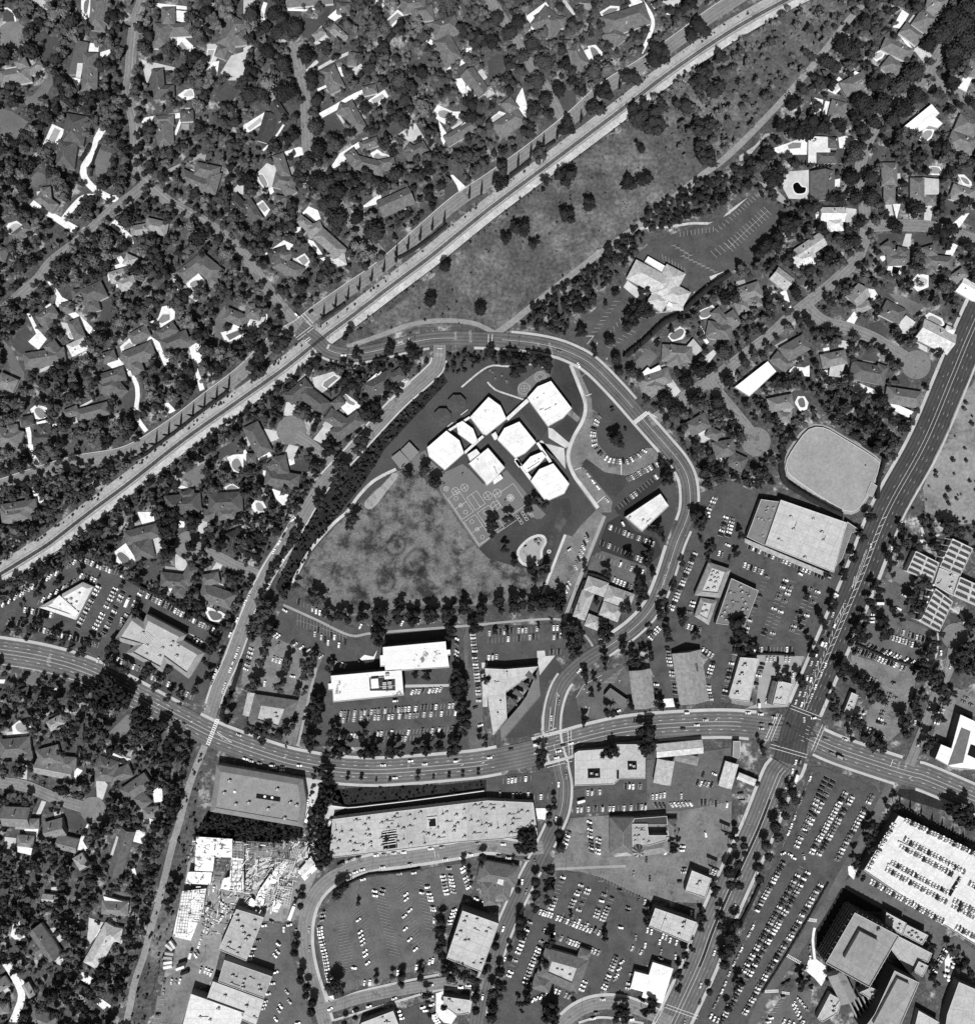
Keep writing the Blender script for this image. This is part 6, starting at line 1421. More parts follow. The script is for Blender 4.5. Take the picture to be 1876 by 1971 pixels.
H(98,[(268,1228,432,1465,122,'g'),(265,1400,310,1425,75)]); pool('curving pool with a bright white rim at lower left',[120,1210,150,1200,165,1260,180,1300,140,1300],170,[85,1290,105,1200,150,1165,170,1250,225,1335,130,1330]); S('pale',[410,1490,500,1420,555,1480,470,1520]); S('lawn',[400,1250,520,1330,470,1420,420,1370])
S('conc',[595,1610,640,1570,720,1620,690,1670]); D('conc',7,[45,1500,110,1600,170,1745,130,1890,85,1985]); H(140,[(195,1660,250,1760,62,'g')]); S('conc',[160,1620,280,1700,240,1750,190,1720]); H(104,[(245,1895,430,1965,110)]); S('conc',[720,1790,760,1760,860,1830,820,1880]); H(112,[(-20,1690,60,1640,90),(0,1860,70,1850,80)]); H(100,[(590,1700,680,1740,60)])
S('dry',[520,880,640,920,640,1000,560,980]); S('lawn',[590,790,710,780,710,890,600,850]); S('lawn',[490,310,640,380,600,480,500,460]); S('conc',[865,1680,910,1680,900,1730,870,1730])
# ================================================================== CAR PARKS AND CARS
O(0,2)
L1 = S('lot',[-80,770,600,385,640,345,990,490,975,520,1145,610,1712,985,1680,1100,1600,1340,1565,1440,1470,1480,1180,1385,700,1085,300,955,0,900,-80,890])
S('lawn',[1420,1200,1560,1100,1580,1200,1500,1330,1340,1270]); S('lawn',[880,1010,970,1080,1120,1180,1050,1230,860,1130,830,1040]); S('walk',[1440,930,1500,950,1470,975,1435,960],'path')
row('the railway-side row of the triangular office lot',10,728,600,375,27,62,'*', lot=L1, fill=.8)
row('the top row of the triangular office lot',622,362,968,492,16,68,'wdlmwdwlmlw...w', lot=L1)
row('the row behind the triangular office',312,690,600,520,12,62,'*', lot=L1, fill=.7)
row('the short row above the triangular office',632,492,735,530,5,65,'wmdww', lot=L1)
row('the left car row of the office double row',895,590,740,895,12,-27,'*', lot=L1)
row('the right car row of the office double row',952,620,802,940,12,-27,'*', lot=L1)
row('the row right of the triangular office',765,575,610,880,12,-27,'*', lot=L1, fill=.9)
row('the short row by the office wall',1095,605,1040,720,5,-27,'mwdll', lot=L1)
row('the row in front of the triangular office',200,752,400,792,8,78,'wdwddmd', lot=L1)
row('the boulevard-side row of the office lot',150,860,745,1020,22,78,'d..dddd*mw*m*wlmd*wd*m', lot=L1)
row('the long row above the stepped office',1140,645,1690,935,24,65,'wdmlwdmddwlwm.mwdllm.wlm', lot=L1)
row('the short row beside the stepped office',1500,980,1600,1040,5,65,'mwl.l', lot=L1)
row('the row left of the stepped office',985,795,910,930,5,-27,'ldm.d', lot=L1)
row('the first row below the stepped office',845,1105,945,1150,4,68,'wmwl', lot=L1); row('the second row below the stepped office',1035,1192,1070,1205,2,68,'wm', lot=L1)
row('the third row below the stepped office',1180,1270,1330,1340,6,68,'lwl.wd', lot=L1); row('the last row below the stepped office',1385,1370,1475,1420,4,68,'mdlm', lot=L1)
car(68,850,70,'m', where='mid-grey car waiting at the left end of the triangular office lot'); car(940,830,80,'l', where='light car driving in the aisle left of the stepped office')
truck('white coach parked beside the office double row',990,692,68,10,2.6,3.1,238,225,'coach','bus')
for i, (x, y, a, t) in enumerate([(1830,830,70,'w'),(1805,885,70,'d'),(1775,945,68,'w'),(1838,1055,68,'l'),(1820,1105,68,'w'),(1800,1155,70,'l'),(1776,1215,70,'w'),(1735,1330,72,'l'),(1720,1375,72,'l'),(1720,1085,70,'m'),(1695,1150,70,'d'),(1672,1210,70,'w'),(1650,1260,70,'w'),(1635,1310,70,'m')]):
    car(x, y, a, t, where='parked %s car, %s down the street right of the stepped office' % (PTONE[t][0], ordn(i + 1)))
car(760,1140,75,'l', where='light car leaving the office lot onto the boulevard'); car(1420,1632,-25,'m', where='mid-grey car on the boulevard left of the ladder crossing'); car(1842,1715,-22,'l', where='light car on the boulevard right of the ladder crossing')
O(1,2)
L2 = S('lot',[245,850,300,720,400,640,620,720,640,800,830,890,1640,850,1690,960,1725,1800,1700,1835,470,1800,520,1690,560,1640,560,1240,600,1140,230,960])
L2b = S('lotp',[60,960,235,962,602,1135,560,1240,520,1400,420,1700,400,1800,300,1760,420,1460,90,1400,10,1380,-20,1300])
S('lotm',[1725,880,1830,870,1845,1830,1740,1835,1690,960]); S('lawn',[640,1200,680,1190,690,1480,640,1380]); S('ivy',[1240,1230,1580,1215,1580,1320,1240,1335]); S('walk',[1240,1330,1580,1325,1580,1345,1240,1352],'path')
D('mid',2.4,[305,715,560,830,820,950,1000,932,1540,890,1876,862]); D('mid',2.4,[560,1200,500,1440,420,1790]); S('pale',[1830,1160,1876,1160,1876,1500,1840,1500]); S('conc',[895,1130,930,1100,1000,1115,1030,1060,1000,1150,940,1165])
row('the top row of the left office lot',425,695,615,790,8,85,'d...lwwd', lot=L2, m=PAINT3())
stalls(L2,415,830,790,960,16,88,11, PAINT3(), True)
for i, (x, y, t) in enumerate([(577,912,'d'),(550,940,'l'),(600,965,'l'),(627,985,'d'),(652,1005,'w'),(678,952,'d'),(701,965,'w'),(735,1025,'w'),(783,1003,'d')]): car(x, y, 86, t, where='parked %s car, %s from the left in the middle bays above the office slabs' % (PTONE[t][0], ordn(i + 1)))
row('the slanting row left of the office slabs',375,1005,600,1112,10,38,'dl.w.lwlml', lot=L2, m=PAINT3())
for i, (x, y, a, t) in enumerate([(320,758,-30,'w'),(258,868,-30,'d'),(248,890,-30,'d'),(248,945,40,'w'),(268,958,40,'w')]): car(x, y, a, t, where='parked %s car, %s from the top at the left lot edge' % (PTONE[t][0], ordn(i + 1)))
row('the short row above the left office slab',705,1160,780,1185,4,62,'l.wl', lot=L2); car(893,1158,-65,'d', where='dark car alone by the kerbed island above the left office slab')
row('the short slanting row right of the right office slab',1640,975,1640,1135,6,-35,'wd.lwl', lot=L2)
row('the upper row of the big bay below the office slabs',752,1555,1610,1490,34,82,'lmd.l.ml.lmm.l..dlmlw.w.dd.dw...l', lot=L2)
row('the lower row of the big bay below the office slabs',742,1602,1630,1545,34,82,'mld.l.l.m.ll..wl.wdmlmm.l.l..w...w', lot=L2)
row('the tree-side row below the office slabs',748,1732,880,1718,6,68,'llwwll', lot=L2)
row('the upper row of the lowest bay below the slabs',955,1712,1660,1668,28,75,'d..ll..w....w...d..l.w...w.w', lot=L2)
row('the lower row of the lowest bay below the slabs',968,1758,1650,1718,28,75,'l.l.....l.ml.......w.......w', lot=L2)
row('the row below the right office slab',1298,1385,1512,1368,9,68,'wlld.wlwl', lot=L2); car(1168,1452,3,'w','van', where='white van against the lower edge of the left office slab')
row('the column right of the office slabs',1763,945,1812,1450,21,4,'lwmlmwdlmwlmwlldmll.l', lot=L2)
for i, (x, y, t) in enumerate([(1782,1505,'d'),(1822,1640,'w')]): car(x, y, 15, t, where='parked %s car, %s below the column right of the office slabs' % (PTONE[t][0], ordn(i + 1)))
row('the upper bay of the restaurant lot',232,1130,335,1170,5,70,'llwd.', lot=L2b); row('the left edge of the restaurant lot',65,1052,10,1240,7,-22,'lwldlw.m', lot=L2b)
for x, y, a, t in [(165,1320,85,'w'),(380,1265,-10,'w'),(268,1022,65,'m'),(402,1590,0,'d'),(402,1615,0,'d')]: car(x, y, a, t, where='parked %s car standing alone %s' % (PTONE[t][0], {165: 'behind the shake-roofed restaurant',380: 'in the middle of the restaurant lot',268: 'at the top of the restaurant lot'}.get(x, 'right of the restaurant, %s one' % ('upper' if y == 1590 else 'lower'))))
for i, (x, y, a, t) in enumerate(sorted([(310,180,60,'d'),(275,238,62,'w'),(235,302,65,'w'),(300,380,50,'w'),(195,570,60,'w'),(155,635,60,'w'),(125,702,65,'l'),(95,762,65,'w'),(70,820,68,'d'),(38,658,65,'l'),(15,695,65,'w'),(40,880,68,'m'),(390,55,40,'w'),(352,105,60,'m')], key=lambda q: q[1])): car(x, y, a, t, where='parked %s car on the school-side street, %s from the top beside the mottled field' % (PTONE[t][0], ordn(i + 1)))
for i in range(9): car(900 + i * 75 + (i % 3) * 20,880 - i * 6,65,'wlmdw'[i % 5], where='parked car under the tree row above the office slabs, %s from left' % ordn(i + 1))
for i, (x, y, a, t) in enumerate([(15,1898,-20,'w'),(60,1915,-18,'l'),(125,1932,-14,'m'),(225,1948,-8,'l'),(300,1962,-5,'d'),(430,1950,-4,'w'),(685,1895,0,'d'),(1075,1948,0,'w'),(1285,1915,2,'w'),(1395,1940,3,'w'),(1635,1915,5,'w')]): car(x, y, a, t, where='%s car on the boulevard below the offices, %s from the left' % (PTONE[t][0], ordn(i + 1)))
O(1,3); car(1165,75,0,'w', where='white car in the lower lane of the boulevard above the long shop roof')
O(1,1)
car(412,460,-45,'w','van', where='white van entering the rail crossing junction'); car(520,430,35,'d', where='dark car waiting at the stop line above the rail crossing'); car(770,768,0,'w', where='white car just right of the rail crossing'); car(1240,955,-48,'l', where='light car on the driveway inside the street corner')
O(2,1)
# school car park
S('lotp',[620,820,690,850,800,1100,805,1180,880,1225,835,1330,850,1450,950,1560,1100,1590,1215,1480,1270,1480,1340,1560,1290,1625,1060,1692,900,1665,760,1560,725,1600,960,1890,950,1975,845,1975,665,1720,590,1560,620,1450,730,1250,745,1150,690,960])
D('pale',3.4,[640,840,700,990,752,1140,735,1260,660,1400,620,1540,660,1680,740,1790,850,1940]); S('slawn',[735,1575,790,1570,900,1650,1060,1692,1090,1740,980,1860,880,1800,760,1650])
S('slawn',[520,790,620,810,740,1150,700,1240,620,1120,490,960]); S('pale',[465,1320,500,1330,640,1450,600,1480,470,1400]); S('slawn',[510,1330,590,1260,640,1190,700,1280,630,1450]); S('lotp',[590,1200,640,1180,715,1250,690,1280])
S('slawn',[250,1180,320,1140,470,1330,420,1400,340,1330]); S('lawn2',[470,1440,590,1480,580,1540,480,1470])
SL = S('pale',[380,1430,590,1480,600,1640,560,1590,420,1420],'school_path')
b_ = MB(); zk = layer(BASE['mark'])
for i in range(26): t = i / 25; p0 = Vector(W(680,880)).lerp(Vector(W(780,1230)), t); b_.bar(p0 + Vector((0,0)), p0 + Vector((2.8,-1.6)),.2, zk)
o = b_.build('kerb_hatching', PAINT2()); o['kind'] = 'structure'
arc = [(858,1238,'m'),(840,1273,'w'),(834,1298,'l'),(815,1328,'d'),(812,1362,'l'),(808,1384,'w'),(818,1420,'l'),(820,1456,'w'),(838,1490,'m'),(860,1513,'d'),(878,1535,'m'),(910,1556,'w'),(938,1572,'w'),(968,1577,'l'),(994,1583,'m'),(1018,1584,'w'),(1044,1580,'d'),(1074,1586,'l'),(1108,1567,'w'),(1140,1550,'m'),(1163,1537,'l'),(1188,1520,'m'),(1204,1503,'w')]
for i, (x, y, t) in enumerate(arc): car(x, y, math.degrees(math.atan2(-(y - 1400), x - 1010)), t, where='%s car, %s from the top end of the curved school row' % (PTONE[t][0], ordn(i + 1)))
row('the slanting row below the school arc',1087,1718,1305,1606,9,-58,'mlmlmlwdw', stalls=True, m=PAINT2())
for i, (x, y, t) in enumerate([(740,1642,'m'),(772,1686,'l'),(810,1737,'w'),(847,1782,'w'),(918,1880,'l')]): car(x, y, -52, t, where='parked %s car, %s down the school side drive' % (PTONE[t][0], ordn(i + 1)))
car(550,738,-12,'m', where='mid-grey car on the curving road above the playground'); car(700,842,-62,'w', where='white pick-up turning into the school drive')
for x, y, a, t in [(1682,242,75,'w'),(1716,232,75,'l')]: car(x, y, a, t, where='%s car beside the church hedge' % PTONE[t][0])
LB0 = S('lotb',[975,1940,1300,1675,1350,1740,1180,1900,1060,1990,1000,1990]); row('the dark row above the white bank',1020,1925,1295,1702,13,-52,'..d.ll......w', lot=LB0, flip=0)
# church car park
O()
CL = S('lot',[1245,472,1308,445,1350,438,1407,410,1447,372,1512,412,1490,447,1465,497,1400,525,1330,585,1310,605,1176,702,1110,660,1086,650,1150,590,1208,533,1222,495])
O(3,0); stalls(CL, 20,1660,190,1510,9,-45,4.8); stalls(CL, -20,1905,275,1625,14,-45,11.0, None, True); stalls(CL, 380,1640,420,1670,2,45)
O(2,0); stalls(CL, 1480,1805,1735,1765,10,92,5.0); stalls(CL, 1760,1775,1870,1685,5,-45,5); stalls(CL, 1430,1890,1560,1968,5,15,4.5, None, True); stalls(CL, 1740,1960,1870,1870,5,-45,9)
O(2,1); stalls(CL, 1500,0,1755,125,9,18,4.6, None, True); stalls(CL, 1345,8,1515,110,8,95,5.0); stalls(CL, 990,350,800,615,10,0,5.6); stalls(CL, 1045,470,900,650,7,105,5.2); stalls(CL, 1120,580,935,705,7,158,5.4); stalls(CL, 1300,545,1060,740,7,95,5.0); stalls(CL, 1270,460,1160,490,4,-15,5)
lines(CL, [(1255,428,1310,440),(1310,440,1420,428),(760,618,815,618),(815,618,765,680)],.3); word(CL, 'NO PARKING',1380,428,8,1.8)
for x, y, a in ((1018,240,-95),(842,672,-95),(918,790,-120),(1135,35,230),(1590,278,235)): arrow(CL, x, y, a, 2.6)
S('lawn2',[945,290,1015,300,985,350,800,560,755,590,735,560,880,350]); S('lawn2',[1060,380,1190,350,1270,400,1200,470,1130,570,1060,570,950,690,885,710,890,650,1050,480]); S('pale',[1045,240,1075,190,1215,290,1210,350,1150,330]); S('pale',[1705,160,1820,118,1825,140,1720,195])
O(2,2)
# bank, clinic, school lower lot
L4 = S('lotp',[600,170,650,190,720,100,840,-20,905,40,700,520,610,690,570,600,420,645,500,430])
D('pale',2.6,[598,175,510,400,420,640], name='path'); D('mid',3.4,[900,30,780,330,690,560,590,830], name='path')
row('the school lower lot right edge',770,182,678,425,9,-62,'dldwlldml', lot=L4, flip=0); row('the short row at the bottom of the school lower lot',630,548,588,640,4,-60,'llwm', lot=L4); stalls(L4,640,215,455,600,17,20,5.0, PAINT3()); car(630,288,35,'l', where='light car alone in the middle of the school lower lot')
L5 = S('lotb',[920,85,1050,10,1080,90,1140,150,1300,205,1345,310,1230,425,880,300,850,260])
row('the upper row of the dark bank lot',945,122,1268,246,13,72,'w...llm.l.lll', lot=L5); row('the lower row of the dark bank lot',880,240,1205,378,13,72,'d.l...d...lld', lot=L5)
L5b = S('lotm',[880,300,1230,425,1180,600,950,520,770,460,800,340]); row('the upper row of the clinic lot',850,340,1188,466,13,72,'......w..l..wl', lot=L5b); row('the row above the clinic roofs',972,522,1098,580,6,70,'lwwwdm', lot=L5b); car(1040,92,-60,'w','van', where='white van against the left wall of the white bank')
S('lawn',[860,870,1000,850,1060,880,930,970,840,1000,820,960]); S('lawn',[520,1120,580,1220,420,1340,400,1270])
# lot right of the zigzag building's top
L3 = S('lot',[-150,885,560,862,640,880,740,980,740,1060,520,1120,380,1075,380,1195,-150,1200]); D('mid',2.2,[0,860,380,828,560,830,680,890,760,960,810,1035], name='path')
row('the upper row above the zigzag building',15,932,380,900,14,88,'ld.dl.d.lll..l', lot=L3, m=PAINT3()); row('the lower row above the zigzag building',20,992,380,960,14,88,'.....w..d..ld.', lot=L3, m=PAINT3())
row('the right upper bay above the zigzag building',508,895,590,885,4,88,'ww..', lot=L3, m=PAINT3()); row('the right lower bay above the zigzag building',510,962,592,945,4,88,'ldww', lot=L3, m=PAINT3()); row('the wall row above the zigzag building',10,1120,68,1115,3,88,'wll', lot=L3); row('the two bays left of the path above the zigzag building',492,1080,548,1078,3,88,'d.d', lot=L3)
S('pale',[380,1070,440,1068,445,1110,520,1105,400,1260,395,1200,385,1190])
# loop drive
LD = S('lotm',[680,1420,720,1340,850,1240,1050,1180,1100,1280,1120,1450,1040,1540,880,1600,760,1585,700,1520]); S('lawn',[770,1420,850,1320,960,1290,970,1330,900,1420,870,1490,820,1510,775,1480]); lines(LD, [(760,1580,785,1500),(680,1430,740,1330),(740,1330,880,1255)],.25)
b_ = MB(); zk = layer(BASE['mark'])
for i in range(13): t = i / 12; p0 = Vector(W(880,1315)).lerp(Vector(W(1045,1190)), t); p1 = Vector(W(975,1310)).lerp(Vector(W(1050,1192)), t); b_.bar(p0, p1,.3, zk)
b_.build('hatched_island', PAINT2(), LD)
for x, y, a in ((740,1365,35),(768,1388,215),(755,1500,-60),(870,1295,35),(1015,1303,90)): arrow(LD, x, y, a, 2.2)
# right-hand lots
O()
L6 = S('lot',[1345,950,1405,925,1445,945,1460,962,1432,1040,1600,1118,1625,1078,1640,1060,1612,1130,1578,1205,1550,1262,1300,1262,1235,1240,1262,1180,1300,1090,1332,1010])
O(2,2); L6b = S('lot',[1235,1020,1400,995,1880,1005,1880,1465,1500,1480,1330,1440,1300,1300,1240,1180]); S('lawn',[1480,850,1590,790,1720,870,1700,960,1640,920,1500,890]); S('conc',[1335,1440,1425,1435,1440,1500,1345,1505])
O(2,1); row('the left edge column of the supermarket lot',1745,1868,1690,1975,5,-20,'lwmlw', lot=L6)
O(2,2)
row('the kerb column beside the curving road',1592,320,1412,748,19,-22,'lddlmlldmlwdmllwdlw', lot=L6, flip=0); row('the first column of the upper supermarket lot',1832,42,1790,172,6,-20,'*', lot=L6, fill=.9); row('the second column of the upper supermarket lot',1880,55,1848,182,6,-20,'*', lot=L6, fill=.9); row('the slanting row by the kerb bend',1315,895,1250,970,5,-42,'wwlmw', lot=L6); row('the row below the twin-stepped office',1540,882,1625,908,4,70,'wldm', lot=L6)
for x, y, a, t in [(1690,30,-20,'w'),(1845,255,-25,'w'),(1578,695,-15,'w'),(1570,722,-15,'w'),(1550,772,-15,'m'),(1380,826,-20,'d'),(1366,852,-20,'w'),(1778,318,75,'w'),(1802,330,75,'m'),(1858,352,75,'d')]: car(x, y, a, t, where='%s car %s' % (PTONE[t][0], {1690:'near the top of the supermarket lot aisle',1845:'driving in the aisle above the twin-stepped office',1578:'left of the twin-stepped office, upper one',1570:'left of the twin-stepped office, lower one',1550:'in the bay below left of the twin-stepped office',1380:'by the kerb bend, upper one',1366:'by the kerb bend, lower one',1778:'first above the twin-stepped office',1802:'second above the twin-stepped office',1858:'third above the twin-stepped office'}[x]))
row('the column left of the bigger gabled hall',1378,1045,1442,1390,14,-8,'dmmlwl.ll..mm', lot=L6b); row('the row at the top right of the bigger gabled hall',1650,1062,1722,1105,4,58,'wlll', lot=L6b); row('the right side of the bigger gabled hall',1732,1160,1695,1262,5,-15,'dwwlm', lot=L6b); row('the lower right side of the bigger gabled hall',1692,1340,1712,1440,5,-5,'lwlml', lot=L6b); row('the column left of the narrow pale shop',1872,1165,1815,1425,11,-12,'*', lot=L6b, fill=.8)
for x, y, t in [(1296,1328,'w'),(1300,1375,'d')]: car(x, y, -5, t, where='%s car right of the left gabled hall' % PTONE[t][0])
O(3,2)
row('the row below the supermarket front',138,270,700,500,23,72,'dwdl.mdw..lwl..dwwl.dd', lot=L6); row('the short row at the top left of the supermarket front',98,410,230,460,6,72,'wldlmw', lot=L6)
row('the first column below the supermarket',270,500,105,920,16,-18,'m....d..d...l.wl', lot=L6, m=PAINT3()); row(None, 412,525,245,935,16,-18,'wdw.mm..w.....dd', lot=L6); row(None, 460,548,300,960,16,-18,'.mlw.m..w.....l.', lot=L6); row(None, 605,590,465,905,13,-18,'m.ld.......lm', lot=L6); row(None, 660,615,515,925,13,-18,'w..m...w...m.', lot=L6)
row('the bottom row of the supermarket lot',172,1060,450,1060,11,86,'w.l.d....wd', lot=L6); car(525,478,-28,'w','van')
L7 = S('mid',[-10,1095,560,1110,545,1150,495,1300,440,1500,100,1515,190,1480,215,1200,70,1115]); row(None, 268,1137,440,1135,7,86,'llld.ll', lot=L7); row(None, 235,1170,188,1320,6,-10,'ddmw.d', lot=L7); car(415,1192,0,'m'); car(350,1203,15,'m'); car(470,1260,90,'w'); car(265,1450,80,'w'); car(322,1275,0,'d'); truck('white box truck behind the petrol station',205,1475,88,6.5)
# civic lots
L8 = S('lotm',[1150,510,1400,620,1330,700,1290,810,1450,870,1562,935,1540,1050,1440,1190,930,1085,960,980,1050,700]); S('lawn2',[1180,500,1390,600,1440,560,1380,480,1240,400])
row(None, 1240,968,1505,1062,12,75,'*', lot=L8); row(None, 1290,918,1495,990,9,75,'*', lot=L8); row(None, 1050,1030,1442,1175,16,42,'*', lot=L8); row(None, 982,1075,1400,1235,18,62,'*', lot=L8)
for x, y, a, t in [(1325,642,-30,'w'),(1283,745,-30,'w'),(1088,790,0,'w'),(1078,818,0,'l'),(1074,846,0,'w'),(1110,745,0,'l')]: car(x, y, a, t)
truck('white box truck in the civic car park beside the avenue',1140,702,0,9)
L9 = S('lotp',[920,1100,1425,1235,1400,1400,1290,1700,1210,1765,1010,1665,1060,1500,1180,1370,1100,1300,925,1240]); row(None, 940,1242,1100,1305,8,65,'md.wmlmm', lot=L9); row(None, 1245,1322,1130,1620,12,-20,'m..mm.m.mmwd', lot=L9); row(None, 1275,1380,1175,1635,11,-20,'..m.......m', lot=L9); row(None, 1030,1672,1162,1742,6,65,'wlwddm', lot=L9)
D('res',9.5,[1712,960,1695,1100,1655,1250,1565,1420,1485,1650,1405,1850,1365,1950]); disc('res',1715,955,12.5, lay='road'); D('walk',1.6,[1580,930,1590,1000,1560,1150,1500,1250]); D('pale',2,[1680,740,1760,790,1790,860,1820,960], name='path'); S('lawn',[1680,770,1760,800,1770,850,1680,860])
for x, y, a, t in [(1605,1085,85,'w'),(1680,1185,70,'w'),(1710,1130,60,'l'),(1560,1450,75,'d'),(1517,1487,75,'w'),(1440,1520,75,'m'),(1405,1620,75,'l'),(1430,1785,70,'l'),(1630,640,0,'m')]: car(x, y, a, t)
L9b = S('lotp',[1650,1330,1770,1370,1890,1415,1890,1580,1750,1550,1620,1870,1520,1830,1580,1600]); row(None, 1625,1490,1575,1625,6,-15,'mll.lw', lot=L9b); row(None, 1800,1430,1780,1460,2,-20,'mm', lot=L9b); car(1840,1485,-25,'m')
# avenue and crossroads traffic
for x, y, a, t, k in [(610,1165,70,'l',0),(655,1165,70,'l',0),(718,1178,70,'w',0),(625,1230,70,'m',0),(685,1248,70,'l',0),(605,1290,70,'w',0),(642,1345,70,'w',0),(520,1398,68,'l',0),(558,1402,68,'l',0),(612,1415,68,'l',0),(490,1462,68,'l',0),(535,1480,68,'w',0),(585,1482,68,'m',0),(650,1095,70,'w',0),(775,790,72,'l',0),(745,852,70,'m',0),(743,945,70,'d',0),(718,1022,60,'w',0),(715,928,70,'m',0),(1065,262,75,'l',0),(572,1350,70,'m',0),(555,1597,90,'l',0),(628,1585,4,'w',0),(437,1640,-50,'d',0),(125,1547,-2,'w',0),(222,1556,-3,'w',0),(325,1580,-8,'l',0),(230,1632,-3,'m',0),(300,1645,-8,'m',0),(228,1666,-3,'l',0),(720,1747,-25,'m',0),(868,1750,-20,'l',0),(765,1855,-25,'m',0),(785,870,68,'w','van'),(575,1275,75,'w','van'),(1305,95,72,'l',0),(1245,240,70,'m',0),(1225,285,70,'w',0),(1200,342,70,'m',0),(490,1925,72,'w',0),(525,1915,72,'m',0)]: car(x, y, a, t, k or None)
truck('white box truck waiting at the kerb of the avenue below the supermarket',800,640,-30,6.5); truck('white truck in the avenue queue above the crossroads',690,1005,65,6.5); truck('dark truck leaving the crossroads to the lower right',830,1885,-25,8,2.5,3,150,40)
# lower right lots
O(3,3)
L10 = S('lot',[610,-10,700,-10,1120,160,1150,210,830,800,560,1300,250,1800,110,1990,-320,1990,-120,1620,180,1110,345,660,480,350])
for q in [(600,80,410,560,9,70,'w.dm.lww.l'),(725,82,500,600,17,-27,'*'),(778,108,548,520,14,-27,'*'),(872,190,612,650,20,-27,'*'),(922,222,672,662,19,-27,'*'),(1078,212,810,700,20,-27,'mmw.dlwlwlldmmlmwlmm'),(395,730,195,1092,16,-27,'*'),(532,775,92,1560,33,-27,'*'),(582,802,122,1612,34,-27,'*'),(682,900,540,1132,10,-27,'*'),(520,1180,440,1312,6,-27,'*'),(412,1350,200,1692,15,-27,'*'),(192,1722,100,1885,8,-27,'*'),(80,1655,0,1825,8,-27,'*'),(-20,1830,-100,1990,8,-27,'*'),(160,1222,15,1505,6,65,'wl.wml')]: row(None, *q, lot=L10, fill=.96, flip=.1)
for x, y, a, t in [(395,655,20,'w'),(450,665,-27,'w'),(475,690,-27,'w'),(552,680,100,'l'),(600,1385,85,'m'),(600,1460,85,'w'),(572,1540,60,'l'),(530,1582,35,'m'),(400,1660,30,'d'),(435,1640,25,'d'),(395,1758,0,'m'),(300,1920,0,'w'),(280,1950,0,'w'),(395,200,75,'w'),(420,135,75,'w'),(438,78,75,'l'),(465,22,75,'w'),(360,270,75,'w'),(335,330,75,'d'),(300,400,70,'m'),(455,130,72,'l'),(430,205,72,'m'),(20,1065,65,'w'),(370,355,70,'l')]: car(x, y, a, t)
truck('white box truck on the avenue right lane below the crossroads',492,62,72,9)
L10b = S('lotm',[360,1800,500,1690,620,1720,600,1850,480,1990,230,1990]); row(None, 475,1810,545,1960,7,60,'wwlwlm', lot=L10b); row(None, 515,1775,570,1850,4,-40,'lllm', lot=L10b); row(None, 400,1945,470,1970,3,60,'wl', lot=L10b); stalls(L10b, 370,1800,310,1900,6,5,5); S('conc',[590,1480,650,1470,730,1530,740,1590,690,1680,640,1620,570,1560]); S('conc',[895,760,940,740,960,790,940,860,900,820]); D('conc',2.4,[640,1230,625,1320,640,1470], name='path')
S('lotm',[1060,750,1650,1215,1600,1400,1500,1300,1190,1110,820,900]); S('ivy',[830,930,900,920,1180,1040,1180,1110,950,1100,740,1500,660,1450,650,1240]); S('lotm',[1560,1400,1720,1290,1960,1460,1960,1620,1500,1700,1480,1560]); S('conc',[1640,1480,1700,1380,1760,1400,1640,1580]); row(None, 1640,1400,1560,1560,7,-40,'w*l*md')
S('ivy',[1290,160,1430,170,1960,420,1960,480,1700,350,1400,260,1270,210])
for q in [(1340,402,1990,722,31,62),(1245,432,1050,772,15,-25),(1332,552,1785,800,21,62),(1302,602,1695,822,19,62),(1232,732,1655,962,20,62),(1192,782,1645,1032,21,62),(1070,872,1625,1182,27,62),(1712,1022,1990,1165,13,62),(1702,1062,1980,1215,13,62),(1832,892,1990,975,8,62),(1730,1230,1960,1350,11,62)]: row(None, *q, 'wldlwmlwdllwmwl', stalls=False, h=PD)
car(1752,862,60,'l', z=.03, h=PD); car(1722,922,70,'w', z=.03, h=PD)
# lower centre lots
O(2,3)
L11 = S('lotp',[640,385,930,365,1230,335,1500,330,1876,255,1876,570,1810,760,1690,1045,1240,1015,880,845,700,798,480,775,520,680])
L11b = S('lot',[560,802,720,800,880,850,1240,1015,1290,1090,1235,1240,1560,1362,1440,1570,1270,1500,1130,1560,1100,1722,850,1722,740,1775,560,1885,420,1975,-60,1975,150,1600,330,1170,390,1080])
L11c = S('lot',[660,165,1020,90,1222,88,1222,350,660,352]); S('lotm',[1225,-60,1880,-160,1880,250,1500,330,1225,330])
row('the column left of the turreted roadhouse',780,412,800,642,9,-20,'*', lot=L11); row('the second column left of the turreted roadhouse',852,542,846,652,5,-20,'lldww', lot=L11); row('the street-side bays left of the turreted roadhouse',625,492,590,602,5,-25,'dwlww', lot=L11)
row(None, 692,320,1212,300,20,87,'ll.l.d.l.lw..l.l.d', lot=L11c); row(None, 770,190,862,186,4,87,'ll.l', lot=L11c); row(None, 1062,142,1172,140,5,87,'dww.m', lot=L11c); truck('white tow truck in the dark lot above the roadhouse',720,252,15,8,2.5,2.4,235,235)
